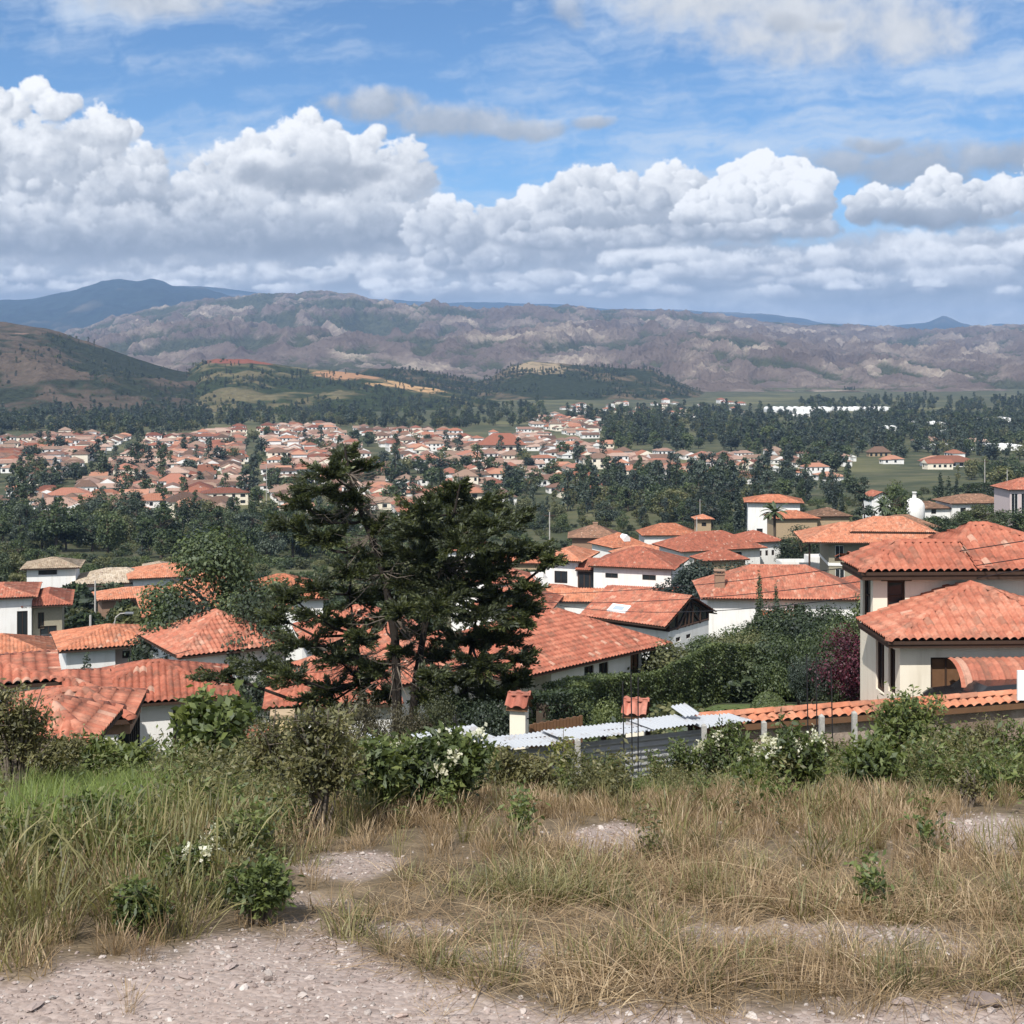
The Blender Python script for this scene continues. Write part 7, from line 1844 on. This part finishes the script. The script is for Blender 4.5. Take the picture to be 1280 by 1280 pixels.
def field():
    tp_ = [tuft(34, .34, .06, .28, .0032, s, LEAF['dry'], 4, True) for s in (1, 2, 3)]            # 0-2 tall dry
    tp_ += [tuft(46, .10, .07, .6, .003, s, LEAF['dry'], 3) for s in (4, 5, 6)]                    # 3-5 short dry
    tp_ += [tuft(30, .40, .09, .35, .0075, s, LEAF['green'], 4, curl=.9) for s in (7, 8)]           # 6-7 broad green
    tp_ += [tuft(40, .34, .08, .35, .004, s, LEAF['weed'], 4, True) for s in (9, 10, 11)]          # 8-10 olive weeds
    tp_ += [tuft(40, .16, .10, 1.2, .0026, s, LEAF['dry'], 3, flat=True) for s in (12, 13)]        # 11-12 fallen straw
    tp_ += [tuft(44, .12, .07, .5, .004, s, LEAF['weed'], 3) for s in (14, 15)]                    # 13-14 short green
    def weed(seed, tone, h, leaf, n):
        g = np.random.default_rng(seed); S = []
        for k in range(7):
            a = g.uniform(0, 6.28); e = np.array([math.cos(a)*h*.35*g.random(), math.sin(a)*h*.35*g.random(), h*g.uniform(.55, 1)]); S.append(e)
        S = np.array(S); k = g.integers(0, 7, n); t = g.random(n)**.7
        P = S[k]*t[:, None]+g.normal(0, leaf*.8, (n, 3)); P[:, 2] = np.maximum(P[:, 2], .01)
        V, Q, A = leaves(P, g, leaf, S[k]/np.linalg.norm(S[k], axis=1, keepdims=True), .2, .38, up=.35)
        return np_mesh('weed', V, Q, [LEAF[tone]], attrs={'rnd': ('POINT', A)})
    tp_ += [weed(21, 'near', .34, .05, 190), weed(22, 'twig', .38, .036, 220), weed(23, 'near', .26, .036, 200), weed(24, 'twig', .45, .03, 200)]   # 15-18 leafy weeds
    g = np.random.default_rng(99); n = 84000
    y = np.sqrt(g.uniform(3.1**2, 19**2, n)); x = g.uniform(-1, 1, n)*(y*.46+2.2)
    z = ground_z(x, y); px = x/y*F+640; py = HZ-z/y*F
    bare = field_zones(px, py)
    pn = fbm(x*.9, y*.9, 4, 301); pn2 = fbm(x*2.2, y*2.2, 3, 307)
    left = sstep(470, 300, px+pn*90+(py-1050)*.35)
    far = sstep(1005, 975, py+pn*24)
    near = sstep(1060, 1130, py+pn*45)*(1-left)
    keep = g.random(n) < np.clip(1-bare*1.12, .015, 1)*np.where(y < 6, 1, .9)
    # steps aside of shrubs are not needed: grass grows through them
    u = g.random(n); ix = np.zeros(n, int); sc = np.ones(n)
    green = np.clip(left*.85*(1-.7*sstep(1060, 1120, py+pn*40))+far*.9, 0, 1)
    yg = np.exp(-(((px-90)/110)**2+((py-1000)/60)**2))+.8*np.exp(-(((px-20)/60)**2+((py-1050)/30)**2))
    pick = lambda a, b: g.integers(a, b+1, n)
    ix = np.where(u < .70, pick(0, 2), np.where(u < .90, pick(3, 5), pick(8, 10)))
    ix = np.where((g.random(n) < green), np.where(u < .45+.25*pn, pick(8, 10), np.where(u < .72, pick(0, 2), np.where(u < .86, pick(13, 14), pick(3, 5)))), ix)
    ix = np.where(g.random(n) < np.clip(yg*1.2, 0, .85), pick(6, 7), ix)
    ix = np.where((g.random(n) < left*far*.16), pick(6, 7), ix)
    ix = np.where((g.random(n) < near*.93) & (ix < 11), np.where(u < .52, pick(3, 5), np.where(u < .80, pick(11, 12), pick(13, 14))), ix)
    olive_strip = np.exp(-(((px-640)/120)**2+((py-1120)/26)**2)); ix = np.where(g.random(n) < olive_strip*.6, pick(13, 14), ix)
    sc = np.where(ix <= 2, np.interp(py, [960, 1010, 1060, 1130, 1180], [.32, .36, .42, .34, .26])*(1+.18*left)*(1-.25*near), sc)
    sc = np.where((ix >= 8) & (ix <= 10), np.interp(py, [950, 1000, 1060, 1130, 1200], [.34, .42, .6, .6, .5])*(1+.18*left), sc)
    sc = sc*(1+.35*pn)*g.uniform(.7, 1.25, n)*(1-.35*bare)
    sc = np.clip(sc, .3, 1.9)
    lf = np.clip(.46*sstep(-.1, .5, pn2+.3*pn)*left + far*.62 + .015, 0, .8)*(1-bare)*(py < 1150)
    isw = (g.random(n) < lf) & ((yg < .35) | (g.random(n) < .15)); ix = np.where(isw, pick(15, 18), ix); sc = np.where(isw, g.uniform(.5, 1.2, n)*np.where(far > .5, .55+.5*(g.random(n) < .12), .8), sc)
    low = (px > 500) & (px < 900) & (py < 1000); sc = np.where(low, sc*.55, sc); sc = np.where((ix >= 6) & (ix <= 7), sc*.62, sc); sc = np.where((px < 480) & (py < 1030) & (ix < 15), sc*.8, sc)
    keep &= g.random(n) < np.where((ix <= 14) & (py < 1190), .24+.52*sstep(-.3, .35, pn), .8)
    k = keep; P = np.column_stack([x, y, z])[k]
    scatter('grass', tp_, P, g.uniform(0, 6.28, k.sum()), sc[k], ix[k], tilt=g.normal(0, .08, (k.sum(), 2)))
    # stones
    st = []
    for s in range(7):
        gg = np.random.default_rng(s+50); mb = MB(); kk = 7
        prof = [(.25, -.32), (.46, -.16), (.5, .02), (.4, .22), (.18, .32)]
        mb.lathe(prof, kk); V = np.array(mb.V); V = V*gg.uniform(.75, 1.25, (len(V), 1))*np.array([1, gg.uniform(.6, .95), gg.uniform(.45, .75)]); mb.V = [tuple(v) for v in V]
        m, N, b = new_mat('pebble'); col = [(.36, .29, .26), (.30, .24, .215), (.42, .365, .33), (.24, .19, .17), (.38, .295, .255), (.47, .42, .385), (.31, .265, .24)][s]
        N.put(b, 'Base Color', N.mix(N.rnd(), tuple(c*.7 for c in col), tuple(c*1.15 for c in col))); st.append(mb.mesh('pebble', [m]))
    n = 190000; y = np.sqrt(g.uniform(2.2**2, 9.5**2, n)); x = g.uniform(-1, 1, n)*(y*.42+1.2); z = ground_z(x, y); px = x/y*F+640; py = HZ-z/y*F
    bare = field_zones(px, py); k = g.random(n) < bare*.9+.02
    s = np.minimum(.0045+.0046*g.exponential(1, n), .042)
    scatter('gravel', st, np.column_stack([x, y, z+s*.1])[k], g.uniform(0, 6.28, k.sum()), s[k], g.integers(0, 7, k.sum()), tilt=g.normal(0, .3, (k.sum(), 2)))
    for px, py, s, lab in ((1228, 1266, .085, 'pinkish stone at the lower right edge of the field'), (1128, 1272, .05, 'pale rounded stone on the gravel strip at lower right'), (678, 1259, .03, 'small pale stone in the dry turf near the bottom'), (232, 1234, .035, 'pale pebble beside a dry tuft on the gravel'),
                           (42, 1262, .05, 'flat pale stone at the lower left of the gravel'), (287, 1222, .04, 'flat reddish stone on the gravel left of the grass tongue'), (820, 1140, .035, 'small white stone in the dry grass')):
        p = on_ground(px, py); o = link('stone', st[int(px) % 7].copy()); o.location = p+Vector((0, 0, s*.15)); o.scale = (s*1.3, s, s*.8); o.rotation_euler = (0, 0, px); tag(o, lab, 'stone')
field()
